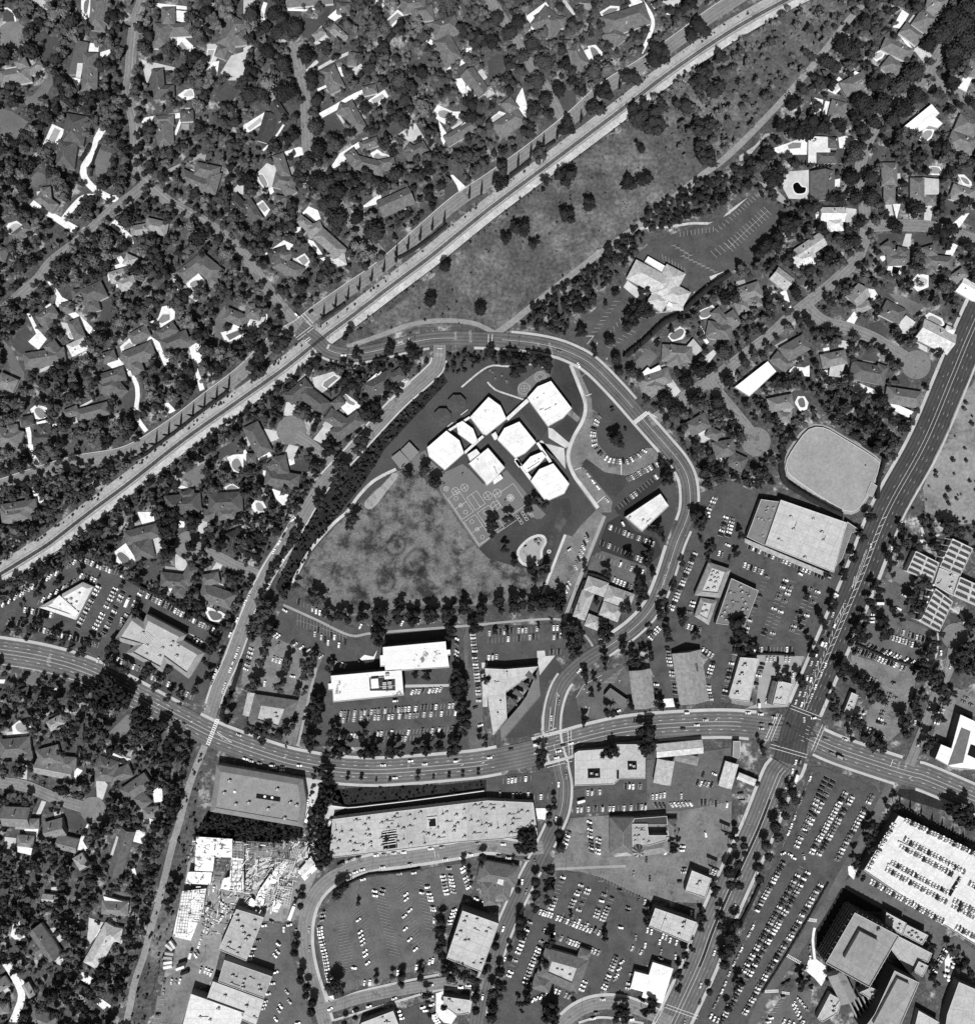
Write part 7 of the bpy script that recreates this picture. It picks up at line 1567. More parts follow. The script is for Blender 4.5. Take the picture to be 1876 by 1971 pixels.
row(None, 1268,222,1358,205,4,86,'lwlw', lot=L11); row(None, 1298,288,1560,275,10,-55,'ddd.lwlllw', lot=L11); row(None, 1645,265,1838,282,8,88,'dd..d..w', lot=L11); car(1488,215,87,'l'); row(None, 1612,112,1720,128,5,65,'dwml', lot=L11); car(1742,45,-25,'w'); car(1655,50,70,'d'); car(1675,510,-75,'w'); car(1500,602,-5,'w'); car(1492,632,-5,'w'); car(1370,650,35,'w'); car(1220,705,85,'d'); car(1122,815,85,'m'); car(1246,850,88,'d'); car(1505,800,0,'l'); car(1512,775,0,'m'); car(1475,872,0,'d'); car(1745,805,65,'l'); car(1725,795,65,'l'); car(1015,940,-15,'d'); car(1160,1005,75,'d'); car(1208,1028,75,'l'); car(485,793,5,'w')
stalls(L11,830,800,1230,1000,18,78,10, PAINT3()); stalls(L11,1100,790,1460,920,15,62,9, PAINT3()); stalls(L11,1500,920,1650,1020,8,75,5, PAINT3())
for q in [(582,840,488,1080,10,-18,'wd....mmlw'),(718,900,640,1062,8,-18,'l.mw.lmm'),(772,932,700,1090,7,-18,'wl..d.l'),(895,972,832,1140,8,-18,'m.w..mll'),(955,1000,880,1165,8,-18,'d..mmlll'),(405,1105,490,1132,5,68,'lwlwl'),(535,1150,790,1250,11,65,'*'),(642,1140,885,1282,9,65,'d.w.l.dlm'),(302,1240,165,1595,13,-22,'llllwwl.m..w'),(415,1330,285,1642,13,-22,'*'),(565,1310,702,1360,7,65,'m.dwlwl'),(772,1390,850,1418,4,65,'mllm'),(990,1452,895,1692,11,-25,'*'),(1032,1490,982,1622,6,40,'*'),(750,1642,720,1702,3,-22,'lww'),(1110,1385,1180,1412,3,65,'l.l'),(350,1782,440,1740,4,50,'wlww'),(522,1712,625,1755,5,65,'wl.md'),(1108,1582,1075,1690,4,-5,'m.wl'),(520,1100,640,1160,2,65,'..')]: row(None, *q, lot=L11b)
for x, y, a, t in [(1080,1075,-18,'m'),(1075,1102,-18,'d'),(1022,1225,-15,'w'),(435,1252,68,'l'),(460,1262,68,'m'),(1138,1302,85,'m'),(1210,1362,80,'w'),(1322,1335,80,'w'),(1370,1300,75,'l'),(1402,1322,75,'w'),(1450,1340,75,'w'),(1345,1290,70,'w'),(1332,1410,75,'m'),(1442,1450,85,'l'),(1330,1465,-20,'m'),(1228,1245,80,'w'),(1258,1258,80,'w'),(1565,1112,88,'w'),(500,1270,0,'w')]: car(x, y, a, t)
for x, y, a, t in [(1740,1420,70,'w'),(1635,1670,72,'l'),(1630,1798,70,'d'),(1855,1580,65,'l'),(1825,1655,65,'l'),(1800,1715,65,'w'),(1770,1775,65,'m'),(1742,1830,65,'m'),(1510,1955,70,'m'),(1715,1905,60,'w'),(1740,1925,60,'w'),(1768,1938,60,'l'),(365,722,100,'d'),(525,392,80,'w'),(545,125,86,'w'),(604,62,88,'m'),(295,950,72,'d'),(120,1235,72,'w'),(265,872,80,'w'),(120,585,-5,'w'),(85,675,-5,'d'),(160,690,-8,'l'),(300,708,-10,'m'),(885,1778,0,'l'),(1050,1775,-5,'m'),(835,1880,5,'d'),(810,1925,10,'w'),(1105,1930,-5,'w'),(130,1470,70,'l'),(325,1185,-20,'m')]: car(x, y, a, t)
O(2,2)
for x, y, a, t, w in [(545,1840,12,'w','white car inside the crossroads, upper one'),(530,1890,10,'w','white car inside the crossroads, lower one'),(640,1780,12,'w','white car just right of the crossroads stripes'),(580,1795,10,'d','dark car inside the crossroads below the zigzag building'),(682,1848,18,'w','white car turning right below the crossroads stripes'),(180,1825,8,'d','dark car on the boulevard below the zigzag terrace'),(15,1890,6,'w','white car on the boulevard below left of the zigzag building'),(1530,1545,0,'w','white car on the boulevard below the bigger gabled hall'),(1675,1600,0,'l','light car in the boulevard centre lane below the bigger hall'),(1608,1640,0,'w','white van-like car below the bigger gabled hall'),(1500,1665,0,'d','dark car in the lower boulevard lane below the halls'),(1260,1665,5,'m','mid-grey car under the big tree on the boulevard'),(702,1222,50,'w','white car on the bend outside the looping driveway'),(550,1462,76,'m','mid-grey pick-up on the bend left of the looping driveway'),(490,1585,88,'l','light car waiting above the crossroads'),(1002,1530,15,'w','white car below the drive-in kiosk'),(605,1950,85,'m','mid-grey car just below the crossroads')]: car(x, y, a, t, where=w)
truck('white box truck at the left side of the crossroads',375,1785,10,6.5)
# fan-shaped car park
O(1,3)
L12 = S('lotm',[640,1060,690,960,830,860,1350,785,1480,765,1700,730,1760,960,1700,1000,1510,1150,1500,1480,1330,1560,1000,1640,740,1745,680,1680,600,1500,560,1250])
row('the upper left edge of the fan-shaped car park',618,1105,590,1225,5,12,'dmd.l', lot=L12); row('the left edge of the fan-shaped car park',585,1228,662,1642,18,8,'lwwwmlmlmlmlmwllwm', lot=L12, flip=.1)
for x1, y1, x2, y2, n, a in ((750,1200,815,1560,17,12),(868,1040,985,1520,21,38),(1050,990,1160,1440,19,-15),(1205,890,1345,1400,21,38),(1372,880,1440,1240,15,-15)): stalls(L12, x1, y1, x2, y2, n, a, 11.5, PAINT3())
for x, y, a, t in [(1010,945,-12,'w'),(1013,980,-12,'w'),(1073,935,-15,'d'),(1062,965,-15,'m'),(885,1165,35,'l'),(898,1258,38,'l'),(905,1292,38,'l'),(915,1320,38,'l'),(920,1350,38,'m'),(935,1405,38,'l'),(940,1438,38,'w'),(955,1497,38,'l'),(1250,970,40,'w'),(1252,1008,38,'l'),(1280,1092,38,'l'),(1238,1137,38,'l'),(1278,1317,38,'l'),(1322,1392,38,'l'),(850,1535,-12,'w'),(1370,955,-15,'l'),(1413,912,0,'w'),(1426,965,-5,'l'),(1437,992,-5,'l'),(1440,1015,-5,'w'),(1456,1072,-5,'m'),(1460,1092,-5,'l'),(1465,1170,86,'l'),(920,855,15,'w'),(1245,1235,38,'l')]: car(x, y, a, t)
for q in [(1535,830,1562,965,6,10,'wldmwl'),(1592,830,1612,952,6,-10,'mllwd'),(1685,765,1728,918,7,35,'*'),(1622,1090,1585,1192,5,14,'wlwlm'),(1330,1528,1455,1482,6,80,'l.w.ml'),(930,1650,972,1645,2,80,'mw'),(1190,1870,1215,1922,3,10,'lwl'),(1380,1838,1400,1862,2,15,'ll'),(1462,1898,1492,1955,4,15,'wwwl'),(1790,1005,1855,1035,3,-20,'l.w'),(1440,1760,1445,1820,2,20,'ml')]: row(None, *q, lot=L12)
stalls(L12,750,1700,920,1640,8,100,5, PAINT3()); stalls(L12,1150,1590,1320,1540,9,75,5, PAINT3()); car(1187,1572,85,'w')
for x, y, a, t in [(1020,670,3,'w'),(1080,665,3,'m'),(1155,655,5,'l'),(1232,648,3,'w'),(1440,620,6,'w'),(1525,608,5,'m'),(1800,578,5,'m'),(806,822,25,'w'),(862,800,20,'w'),(915,781,12,'w'),(1070,762,5,'l'),(1280,738,5,'m'),(820,710,25,'m'),(885,690,8,'d'),(1553,703,5,'l'),(1685,690,5,'w'),(1743,665,-8,'w'),(1310,805,5,'l'),(1200,812,5,'m'),(1580,772,0,'m'),(505,1245,88,'m'),(508,1390,88,'d'),(668,1850,30,'w'),(860,1865,15,'l'),(965,1832,15,'l'),(1160,1770,20,'m'),(1440,1665,0,'m'),(1670,1685,0,'w'),(1730,1672,0,'l'),(1838,1755,80,'l'),(403,1310,88,'l'),(405,1260,88,'m')]: car(x, y, a, t)
truck('dark pick-up truck with a load at the site corner of the curved street',750,740,30,8,2.5,2.2,90,50)
L13 = S('lotm',[150,1180,350,1200,375,1450,480,1800,540,1985,70,1985,160,1750,220,1600,20,1480,60,1330])
row(None, 85,1385,50,1468,4,4,'ldll', lot=L13); row(None, 190,1735,150,1848,5,8,'w.lll', lot=L13); stalls(L13,130,1240,90,1340,4,5,5, PAINT3())
for x, y, a, t in [(160,1210,5,'w'),(115,1325,5,'d'),(270,1350,-40,'w'),(265,1410,-50,'l'),(245,1440,-50,'w'),(335,1720,-52,'m'),(355,1795,-50,'m'),(288,1830,-55,'w'),(272,1862,-55,'m'),(250,1930,-55,'w'),(250,1568,15,'w'),(312,1240,90,'w'),(225,1655,3,'l'),(418,1960,5,'w')]: car(x, y, a, t)
S('lot',[1170,1885,1380,1800,1480,1900,1510,1990,1200,1990]); S('conc',[1480,1735,1540,1715,1560,1840,1640,1910,1600,1970,1540,1960,1480,1900]); S('conc',[640,1760,700,1790,690,1750])
O(2,3); L14 = S('lot',[100,62,485,25,500,210,350,262,100,275,-10,300,-10,60]); row(None, 135,100,320,80,8,87,'.lwl..w.', lot=L14); row(None, 195,215,312,205,5,87,'wdd.l', lot=L14); car(410,220,86,'w'); car(40,265,85,'l'); car(95,200,85,'m'); row(None, 375,230,480,218,4,87,'....', lot=L14)
S('conc',[370,310,480,310,470,330,440,400,385,390]); D('pale',3,[-60,545,150,520,230,520], name='pavement')
# building-site yard and its vehicles
O(0,3)
S('dirt',[1490,520,1876,545,1876,1000,1876,1110,1700,1400,1640,1640,1480,1740,1400,1970,1190,1970,1330,1300,1400,1000]); S('lotp',[1270,1620,1480,1500,1640,1630,1470,1740,1390,1970,1180,1970])
O(1,3); S('dirt',[0,550,400,560,560,650,560,820,430,1130,340,1180,150,1180,0,1080])
# ================================================================== BUILDING SITE
def joists(e, q, n, m, z, v=210, w=.35):
    A, Bq, C, Dq = [Vector(W(q[i], q[i + 1], z)) for i in (0,2,4,6)]; M_ = mat('fresh_timber_%d' % v, v, n2=.15)
    for i in range(n + 1):
        a, b_ = A.lerp(Bq, i / n), Dq.lerp(C, i / n); d = b_ - a; b = MB(); mid = (a + b_) / 2; b.box(mid.x, mid.y, z, d.length, w, .3, math.atan2(d.y, d.x)); under(b.build('joist', M_), e)
    for i in range(m + 1):
        a, b_ = A.lerp(Dq, i / m), Bq.lerp(C, i / m); d = b_ - a; b = MB(); mid = (a + b_) / 2; b.box(mid.x, mid.y, z + .302, d.length, w * .7,.2, math.atan2(d.y, d.x)); under(b.build('beam', M_), e)
O(0,3)
e = B('unfinished_building','half-built white-decked building with open timber framing beside the dirt track','building site',(1600,800), None)
deckm = mat('plywood_deck',240, n1=.05, s1=.2, n2=.1, s2=.8, patch=(96,.2,.54,.60))
def sdeck(q, h, bm=None):
    pl = WL(pr(q), h); b = MB(); b.prism(pl, h - .4, h, bottom=True); under(b.build('deck', bm or deckm), e); stamp(pl, 2)
    b = MB()
    for p in inset(pl, .5): b.box(p[0], p[1],0,.4,.4, h - .4)
    under(b.build('prop', WALLM(120)), e)
sdeck([1512,530,1790,548,1785,690,1652,688,1640,800,1500,790],6.5); sdeck([1448,800,1635,805,1620,900,1430,890],6.0); sdeck([1405,950,1590,930,1565,1090,1470,1110,1380,1080],4.5); sdeck([1375,1090,1560,1100,1470,1330,1330,1300],3.6)
joists(e, [1790,560,1876,570,1876,700,1790,690],8,6,6.2,190); joists(e, [1655,700,1790,710,1720,860,1640,850],12,5,5.6,110); joists(e, [1400,960,1480,955,1430,1300,1350,1290],4,14,5.6,200); joists(e, [1500,960,1580,960,1540,1180,1440,1180],4,12,5.6,210)
sdeck([1780,690,1876,700,1876,960,1790,950,1700,930,1720,850,1770,840],5.0); joists(e, [1790,720,1876,720,1860,950,1780,940],2,7,5.3,80)
O(1,3)
joists(e, [-10,560,365,590,355,720,-10,690],30,5,5.6,150); joists(e, [370,590,490,610,430,690,360,690],8,4,5.6,205); joists(e, [250,690,400,720,370,800,240,800],8,7,5.2,215)
sdeck([225,790,330,700,350,720,250,900,130,1000,110,960],4.6); joists(e, [200,900,380,920,350,1080,150,1000],10,8,5.0,215); sdeck([70,1060,130,920,180,930,150,1070],3.8); sdeck([205,1100,240,1010,300,1030,260,1115],3.8); sdeck([20,1040,60,1000,110,1040,70,1080],3.0)
sdeck([415,800,520,680,565,780,470,870],3.4); joists(e, [430,790,515,690,550,740,455,840],2,12,3.6,240)
for k, (x, y, a, L) in enumerate(sorted([(150,720,30,9),(190,745,10,12),(60,780,60,10),(30,800,75,9),(220,760,50,12),(450,760,40,12),(480,800,40,12),(300,860,55,14),(340,830,60,12),(390,790,65,10),(15,690,40,8),(210,820,60,12),(40,850,15,10),(90,740,80,10),(130,800,25,9),(170,690,5,12),(260,940,50,12),(320,960,20,10),(230,1050,75,8),(120,880,40,10),(420,700,30,9),(80,900,70,8)])):
    p = W(x, y); b = MB()
    for i in range(5): b.box(p[0] + i * .55 * math.sin(math.radians(a)), p[1] - i * .55 * math.cos(math.radians(a)),.2 + .12 * (i % 2), L, .35,.4, math.radians(a))
    o = b.build('timber_stack', mat('fresh_timber_225',225, n2=.15)); 
    tag(o, 'stack of pale timber, %s from the left on the building site' % ordn(k + 1),'timber','timber stacks')
rs_ = random.Random(9)
b = MB()
for i in range(520):
    x, y = rs_.uniform(0,560), rs_.uniform(570,1120)
    if rs_.random() < .45: x, y = rs_.uniform(-420,0), rs_.uniform(560,1300) 
    if x + (y - 560) * .45 < -420 + (y - 560) * .32 or x + (y - 600) * .6 > 560: continue
    p = W(x, y, 5); b.box(p[0], p[1], rs_.choice((.2,4.8,6.6)), rs_.uniform(1.5,7), rs_.uniform(.3,.9),.3, rs_.choice((-.1,1.45,.9, rs_.uniform(0,3)))); b.cur = rs_.choice((0,0,1))
o = b.build('lumber_debris',[mat('fresh_timber_225',225, n2=.15), mat('dark_timber',44)]); tag(o, 'loose lumber and debris littering the building site','debris', None, 'stuff')
truck('long white trailer at the lower end of the building site',378,1095,70,16,3.0,3.4,245,245,'trailer','trailer')
O(0,3)
for k, (x, y, a) in enumerate([(1335,1350,-55),(1310,1370,-40),(1312,1420,-8),(1302,1452,-4),(1302,1488,8),(1300,1522,10),(1410,1495,20),(1395,1530,20),(1430,1565,20)]):
    v = (215,200,170,160,225,235,60,235,40)[k]; p = W(x, y); e2 = empty('container','%s storage container, %s from the top in the yard below the building site' % ('dark' if v < 100 else 'pale', ordn(k + 1)),'container',(p[0], p[1],.2),'yard containers', math.radians(a))
    b = MB(); b.prism([(-4.2,-1.25),(4.2,-1.25),(4.2,1.25),(-4.2,1.25)],0,2.5); b.build('body', mat('container_paint_%d' % v, v, n2=.08), e2)
    for i in range(9): b = MB(); b.box(-3.9 + i * .97,0,2.5,.3,2.4,.07); b.build('roof_rib', mat('container_paint_%d' % v, v, n2=.08), e2)
for i, (x, y, a, t) in enumerate([(1600,1070,60,'w'),(1580,1240,70,'l'),(1600,1250,70,'l'),(1555,1290,70,'m'),(1545,1330,70,'l'),(1535,1365,70,'w'),(1510,1440,-60,'w'),(1525,1420,-60,'m'),(1575,1180,75,'m'),(1650,930,80,'w'),(1720,1090,65,'w'),(1735,1070,65,'w'),(1710,1035,-50,'w'),(1710,1150,60,'w'),(1755,1090,70,'l'),(1325,1640,80,'l'),(1358,1645,80,'m'),(1390,1638,80,'w'),(1270,1640,80,'d'),(1585,1555,70,'w'),(1607,1565,70,'w'),(1630,1575,70,'w'),(1550,1550,75,'l'),(1265,1720,85,'m'),(1220,1895,0,'d')]): car(x, y, a, t)
truck('white box truck parked right of the yard containers',1475,1425,75,8); truck('white box truck beside the right fork of the building site',1610,1068,65,7)
stl = S('lotp',[1215,1750,1280,1780,1225,1975,1180,1975]); stalls(stl, 1250,1780,1200,1960,6,-5,5)
O(1,3)
for x, y, a, t in [(55,1000,85,'w'),(125,940,60,'m'),(215,1180,-20,'d'),(355,1205,15,'w'),(530,270,80,'l'),(495,260,88,'w'),(298,12,-5,'w'),(240,-5,-5,'w'),(385,32,0,'m'),(215,-22,0,'m')]: car(x, y, a, t)
truck('white semi-trailer parked beside the dark grey building below the boulevard',500,365,68,12,2.6,3,238,235,'trailer','trailer'); truck('white box truck at the end of the long shop roof',640,480,66,9); truck('grey box truck behind the long shop roof end',668,410,66,8,2.6,2.8,200)
S('pale',[455,80,580,60,575,200,520,330,450,450,480,250]); S('pale',[600,480,650,300,690,275,800,300,700,345,670,400]); S('lotb',[690,330,800,305,1876,180,1876,250,690,385],'service_yard'); S('lawn',[640,130,720,120,780,290,680,280])
# ================================================================== PLAYGROUND, SCHOOL YARD
O()
PG = S('court',[765,900,818,866,828,886,855,909,890,893,905,905,930,932,975,905,1010,945,1042,990,1035,1000,1000,985,968,1012,921,1056,846,946,845,925,800,905])
S('court',[1040,1000,1050,990,1003,942,1000,960],'playground')
e1 = Vector((-.563,.826)); e2v = Vector((.826,.563)); o0 = Vector(W(921,1053))      # court axes in world space (y up)
def L_(segs, w=.22):
    b = MB(); z = layer(BASE['mark'])
    for a1, b1, a2, b2 in segs: b.bar(o0 + e1 * a1 + e2v * b1, o0 + e1 * a2 + e2v * b2, w, z)
    return b.build('court_line', PAINT(), PG)
def ring(a, c, r, spokes=0, w=.22):
    b = MB(); z = layer(BASE['mark']); cc_ = o0 + e1 * a + e2v * c; P = [cc_ + Vector((math.cos(t * math.pi / 12), math.sin(t * math.pi / 12))) * r for t in range(25)]
    for i in range(24): b.bar(P[i], P[i + 1], w, z)
    for s in range(spokes): q = Vector((math.cos(s * math.pi / spokes + .6), math.sin(s * math.pi / spokes + .6))) * r; b.bar(cc_ - q, cc_ + q, w, z + .004)
    return b.build('court_ring', PAINT(), PG)
def rect(a0, c0, a1, c1): L_([(a0, c0, a1, c0),(a1, c0, a1, c1),(a1, c1, a0, c1),(a0, c1, a0, c0)])
rect(2,2,28,15); rect(2,17.5,28,31); rect(31,2,55,15); rect(31,17.5,46,29); L_([(15,2,15,15),(15,17.5,15,31),(43,2,43,15),(31,23,46,23)])
for a, c in ((15,8.5),(15,24),(43,8.5)): ring(a, c, 1.8); ring(a, c, .8)
for a, c in ((6,8.5),(24,8.5),(6,24),(24,24),(35,8.5),(51,8.5)): ring(a, c, 1.9)
for a, c, r in ((57,12,3.6),(55,21,3.6),(36,35,4),(33,44,4),(24,36,4.2),(64,6,2.2)): ring(a, c, r, 2)
ring(22,52,3.4,4); ring(22,52,2.2); ring(22,52,1.1); rect(8,40,32,62)
for k in range(9): rect(3 + 3.4 * (k % 3) - 8,46 + 6 * (k // 3),5.6 + 3.4 * (k % 3) - 8,48.6 + 6 * (k // 3))
L_([(1,1,62,1),(1,1,1,45)])
for x, y in ((1682,1690),(1540,1770),(2010,1895)):
    O(1,1); p = W(x, y); e = empty('backboard','dark basketball backboard on a post, %s on the playground' % {1682: 'upper one',1540: 'left one',2010: 'right one'}[x],'backboard',(p[0], p[1],0),'basketball backboards')
    b = MB(); b.tube((p[0], p[1],0),(p[0], p[1],3.4),.12,.1,6); under(b.build('post', mat('post_steel',110)), e); b = MB(); b.box(p[0], p[1] - .3,2.7,2.2,.12,1.4,.6); under(b.build('board', mat('board_dark',60)), e)
# kindergarten rings near the top school block
O(2,1)
kp = S('court',[235,1000,280,960,370,900,440,880,480,920,470,960,380,1000,310,1080,240,1080],'playground', sm=True)
b = MB(); z = layer(BASE['mark'])
for x, y, r in ((405,932,4.4),(282,1022,5.0),(405,932,2.6),(282,1022,3.0),(282,1022,6),(405,932,5.6)):
    c_ = Vector(W(x, y)); P = [c_ + Vector((math.cos(t * math.pi / 12), math.sin(t * math.pi / 12))) * r for t in range(25)]
    for i in range(24): b.bar(P[i], P[i + 1],.14, z)
    if r < 5: b.bar(P[0], P[12],.13, z + .004); b.bar(P[6], P[18],.13, z + .004)
b.build('court_ring', PAINT(), kp)
D('brt',1.6,[-200,1010,0,855,150,850,280,838,400,840,460,900], name='path'); D('brt',1.6,[0,970,60,1030,200,1080,290,1110], name='path')
e = B('play_climber','group of small climbing frames on the infant lawn above the school','climbing frame',(60,940), None)
for k, (x, y) in enumerate(((20,880),(40,895),(60,940),(110,920),(145,960),(150,970))):
    p = W(x, y)
    for a in (0,1.05,2.1): b = MB(); b.tube((p[0] - 1.5 * math.cos(a), p[1] - 1.5 * math.sin(a),.1),(p[0], p[1],2.2),.09,.09,5); b.tube((p[0] + 1.5 * math.cos(a), p[1] + 1.5 * math.sin(a),.1),(p[0], p[1],2.2),.09,.09,5); under(b.build('bar', mat('play_steel',170)), e)
# sand play area
O(2,2)
op = closed_smooth(WL(pr([225,300,300,210,385,172,440,185,456,235,425,300,425,380,400,408,300,420,245,385])),3); S('pale', op, 'play_area_rim','drive'); S('mid', inset(ccw(op),2.6),'sand_pit','road')
e = B('swing_set','swing frame at the bottom of the kidney-shaped sand pit','swing',(297,330), None)
a, q = W(275,310), W(318,345); b = MB(); b.tube((*a, 2.4),(*q, 2.4),.08,.08,6); under(b.build('top_bar', mat('play_steel_dark',60)), e)
for p in (a, q):
    for s in (-1,1): b = MB(); b.tube((p[0] + s * .8, p[1] + s * 1.1,.3),(*p, 2.4),.07,.07,6); under(b.build('leg', mat('play_steel_dark',60)), e)
for t in (.2,.5,.8): p = Vector(a).lerp(Vector(q), t); b = MB(); b.box(p.x, p.y, .8,.5,.25,.06); under(b.build('seat', mat('rubber',30)), e)
e = B('slide_tower','slide and climbing tower at the top of the kidney-shaped sand pit','slide',(375,230), None)
for x, y, sx, sy, sz, a in ((370,225,3,2.2,2.2,.4),(392,250,2.2,2.2,1.6,.4),(400,215,4.5,.9,1.2,-.8)): p = W(x, y); b = MB(); b.box(p[0], p[1],.35, sx, sy, sz, a); under(b.build('platform' if sy > 1 else 'chute', mat('play_timber',110)), e)
e = B('play_net','small dark triangular climber in the kidney-shaped sand pit','climbing frame',(292,268), None)
p = W(292,268); b = MB(); b.add([(p[0] - 2, p[1] - 1,.35),(p[0] + 2, p[1] + 1.4,.35),(p[0] - 1, p[1] + 2,.35),(p[0] - .3, p[1] + .6,2.4)],[(0,1,3),(1,2,3),(2,0,3)]); under(b.build('net_frame', mat('play_steel_dark',60)), e)
e = B('drinking_fountain','round pale fountain base on the lawn right of the sand pit','fountain',(473,305), None); p = W(473,305); b = MB(); b.tube((p[0], p[1],0),(p[0], p[1],.5),1.9,1.9,16); under(b.build('basin', mat('fountain_stone',215, n2=.15, s2=1)), e); b = MB(); b.tube((p[0], p[1],.5),(p[0], p[1],.9),1.1,.9,12); under(b.build('bowl', mat('fountain_dark',110)), e)
O(1,1)
S('mid',[930,1900,1090,1740,1150,1670,1190,1690,1110,1800,990,1945],'sand_pit', sm=True)
for k, (x, y) in enumerate(((1125,1715),(1070,1790),(990,1850),(970,1910))):
    e = B('swing_set','swing frame on the long pale strip beside the school path, %s from top' % ordn(k + 1),'swing',(x, y),'school swings'); a, q = W(x - 18, y - 20), W(x + 22, y + 14); b = MB(); b.tube((*a, 2.4),(*q, 2.4),.09,.09,6); under(b.build('top_bar', mat('play_steel_dark',60)), e)
    for p in (a, q):
        for s in (-1,1): b = MB(); b.tube((p[0] - s * .9, p[1] + s * 1.1,.1),(*p, 2.4),.08,.08,6); under(b.build('leg', mat('play_steel_dark',60)), e)
# ================================================================== STREET FURNITURE
def lamp(label, x, y, ang, h=9.0):
    p = W(x, y); e = empty('street_lamp', label, 'street lamp',(p[0], p[1],0),'street lamps', math.radians(ang)); m = mat('lamp_steel',120, rough=.5)
    b = MB(); b.tube((0,0,0),(0,0, h),.13,.09,6); b.build('pole', m, e); b = MB(); b.tube((0,0, h - .1),(2.6,0, h + .3),.07,.06,5); b.build('arm', m, e); b = MB(); b.box(2.9,0, h + .2,.9,.35,.18); b.build('lamp_head', mat('lamp_head',190), e)
def pole(label, x, y, ang, h=11.0):
    p = W(x, y); e = empty('utility_pole', label, 'utility pole',(p[0], p[1],0),'utility poles', math.radians(ang)); m = mat('pole_timber',60, n2=.2)
    b = MB(); b.tube((0,0,0),(0,0, h),.2,.14,6); b.build('post', m, e)
    for z in (h - .6, h - 1.6): b = MB(); b.box(0,0, z, 2.6,.16,.16); b.build('crossarm', m, e)
def signal(label, x, y, ang):
    p = W(x, y); e = empty('traffic_signal', label, 'traffic signal',(p[0], p[1],0),'traffic signals', math.radians(ang)); m = mat('lamp_steel',120, rough=.5)
    b = MB(); b.tube((0,0,0),(0,0,6),.15,.12,6); b.build('pole', m, e); b = MB(); b.tube((0,0,5.8),(8,0,6.3),.1,.07,6); b.build('mast_arm', m, e)
    for x_ in (4.5,7.6): b = MB(); b.box(x_, 0,5.3,.4,.4,1.1); b.build('signal_head', mat('signal_black',24), e)
k = 0
for c, r, L in ((2,2,[(1120,840,160),(930,1120,220),(590,1240,30),(1060,960,60),(1690,1700,100),(1890,2040,90),(900,1720,85),(1520,190,150)]),(1,3,[(990,760,90),(585,1030,0),(600,1600,0),(1080,1790,90),(775,1900,90)]),(3,1,[(1430,1330,180),(1600,930,200),(1260,1560,190)]),(3,2,[(1110,540,0),(935,960,-20)]),(3,3,[(65,380,60),(95,420,60)]),(2,1,[(1410,1540,20),(1430,1660,30),(845,930,30),(1310,680,120)]),(1,2,[(670,880,90),(1655,720,90)]),(2,3,[(600,760,90),(1375,880,90),(905,930,90),(725,1830,60)])):
    O(c, r)
    for x, y, a in L: k += 1; e = lamp('lamp', x, y, a); later('lamp', bpy.data.objects[[o for o in bpy.data.objects.keys() if o.startswith('street_lamp')][-1]], *W(x, y),'slim grey street lamp post','street lamp')
O(3,2)
signal('traffic signal mast at the upper right corner of the crossroads',712,1500,160); signal('traffic signal mast at the lower left corner of the crossroads',300,1770,-20); signal('traffic signal mast at the lower right corner of the crossroads',640,1850,70); signal('traffic signal mast at the upper left corner of the crossroads',440,1500,-110)
O(2,2); signal('traffic signal mast above the crossroads below the zigzag building',420,1720,-30); signal('traffic signal mast at the right of the smaller crossroads',630,1900,150)
O(1,1); signal('railway crossing signal left of the track',440,680,45); signal('railway crossing signal right of the track',655,640,225)
for c, r, x, y, a in ((0,3,1515,480,0),(0,3,1440,640,0),(0,3,1390,920,0),(0,3,1320,1200,0),(0,3,1230,1540,0),(0,3,1190,1700,0),(0,3,1580,1440,20),(3,0,890,30,0),(1,1,800,790,0),(1,1,1312,690,0),(2,1,160,640,0),(2,1,240,690,0),(3,1,1670,1370,30),(2,2,680,640,20),(2,2,690,745,20)):
    O(c, r); n0 = len(bpy.data.objects); pole('pole', x, y, a)
    later('pole',[o for o in bpy.data.objects if o.name.startswith('utility_pole')][-1], *W(x, y),'dark utility pole with cross-arms','utility pole')
O(2,3)
for k, (x, y) in enumerate(((1820,470),(1722,735))):
    p = W(x, y); e = empty('billboard','dark billboard on posts %s' % ('beside the avenue right of the roadhouse' if k == 0 else 'above the white-roofed square shop'),'billboard',(p[0], p[1],0),'billboards',-.4)
    b = MB(); b.box(0,0,5,11,.6,3.6); b.build('panel', mat('billboard_back',40), e)
    for s in (-3.5,0,3.5): b = MB(); b.tube((s, 0,0),(s, 0,5),.2,.2,6); b.build('post', mat('lamp_steel',120), e)
O(3,3); p = W(65,225); e = empty('billboard','small dark roadside sign at the petrol station edge','sign',(p[0], p[1],0),'billboards',.1); b = MB(); b.box(0,0,4,6,.5,2.2); b.build('panel', mat('billboard_back',40), e); b = MB(); b.tube((0,0,0),(0,0,4),.2,.2,6); b.build('post', mat('lamp_steel',120), e)
# cafe umbrellas by the tower
for k, (x, y) in enumerate(((1700,1490),(1690,1522),(1655,1548),(1632,1588),(1660,1595),(1658,1622))):
    p = W(x, y); e = empty('parasol','white round parasol, %s from the top on the tower terrace' % ordn(k + 1),'parasol',(p[0], p[1],0),'terrace parasols'); b = MB(); b.tube((0,0,0),(0,0,2.5),.05,.05,6); b.build('pole', mat('lamp_steel',120), e)
    b = MB(); n = 8; b.add([(1.6 * math.cos(i * math.pi / 4),1.6 * math.sin(i * math.pi / 4),2.2) for i in range(n)] + [(0,0,2.9)],[(i, (i + 1) % n, n) for i in range(n)]); b.build('canopy', mat('parasol_cloth',240), e)
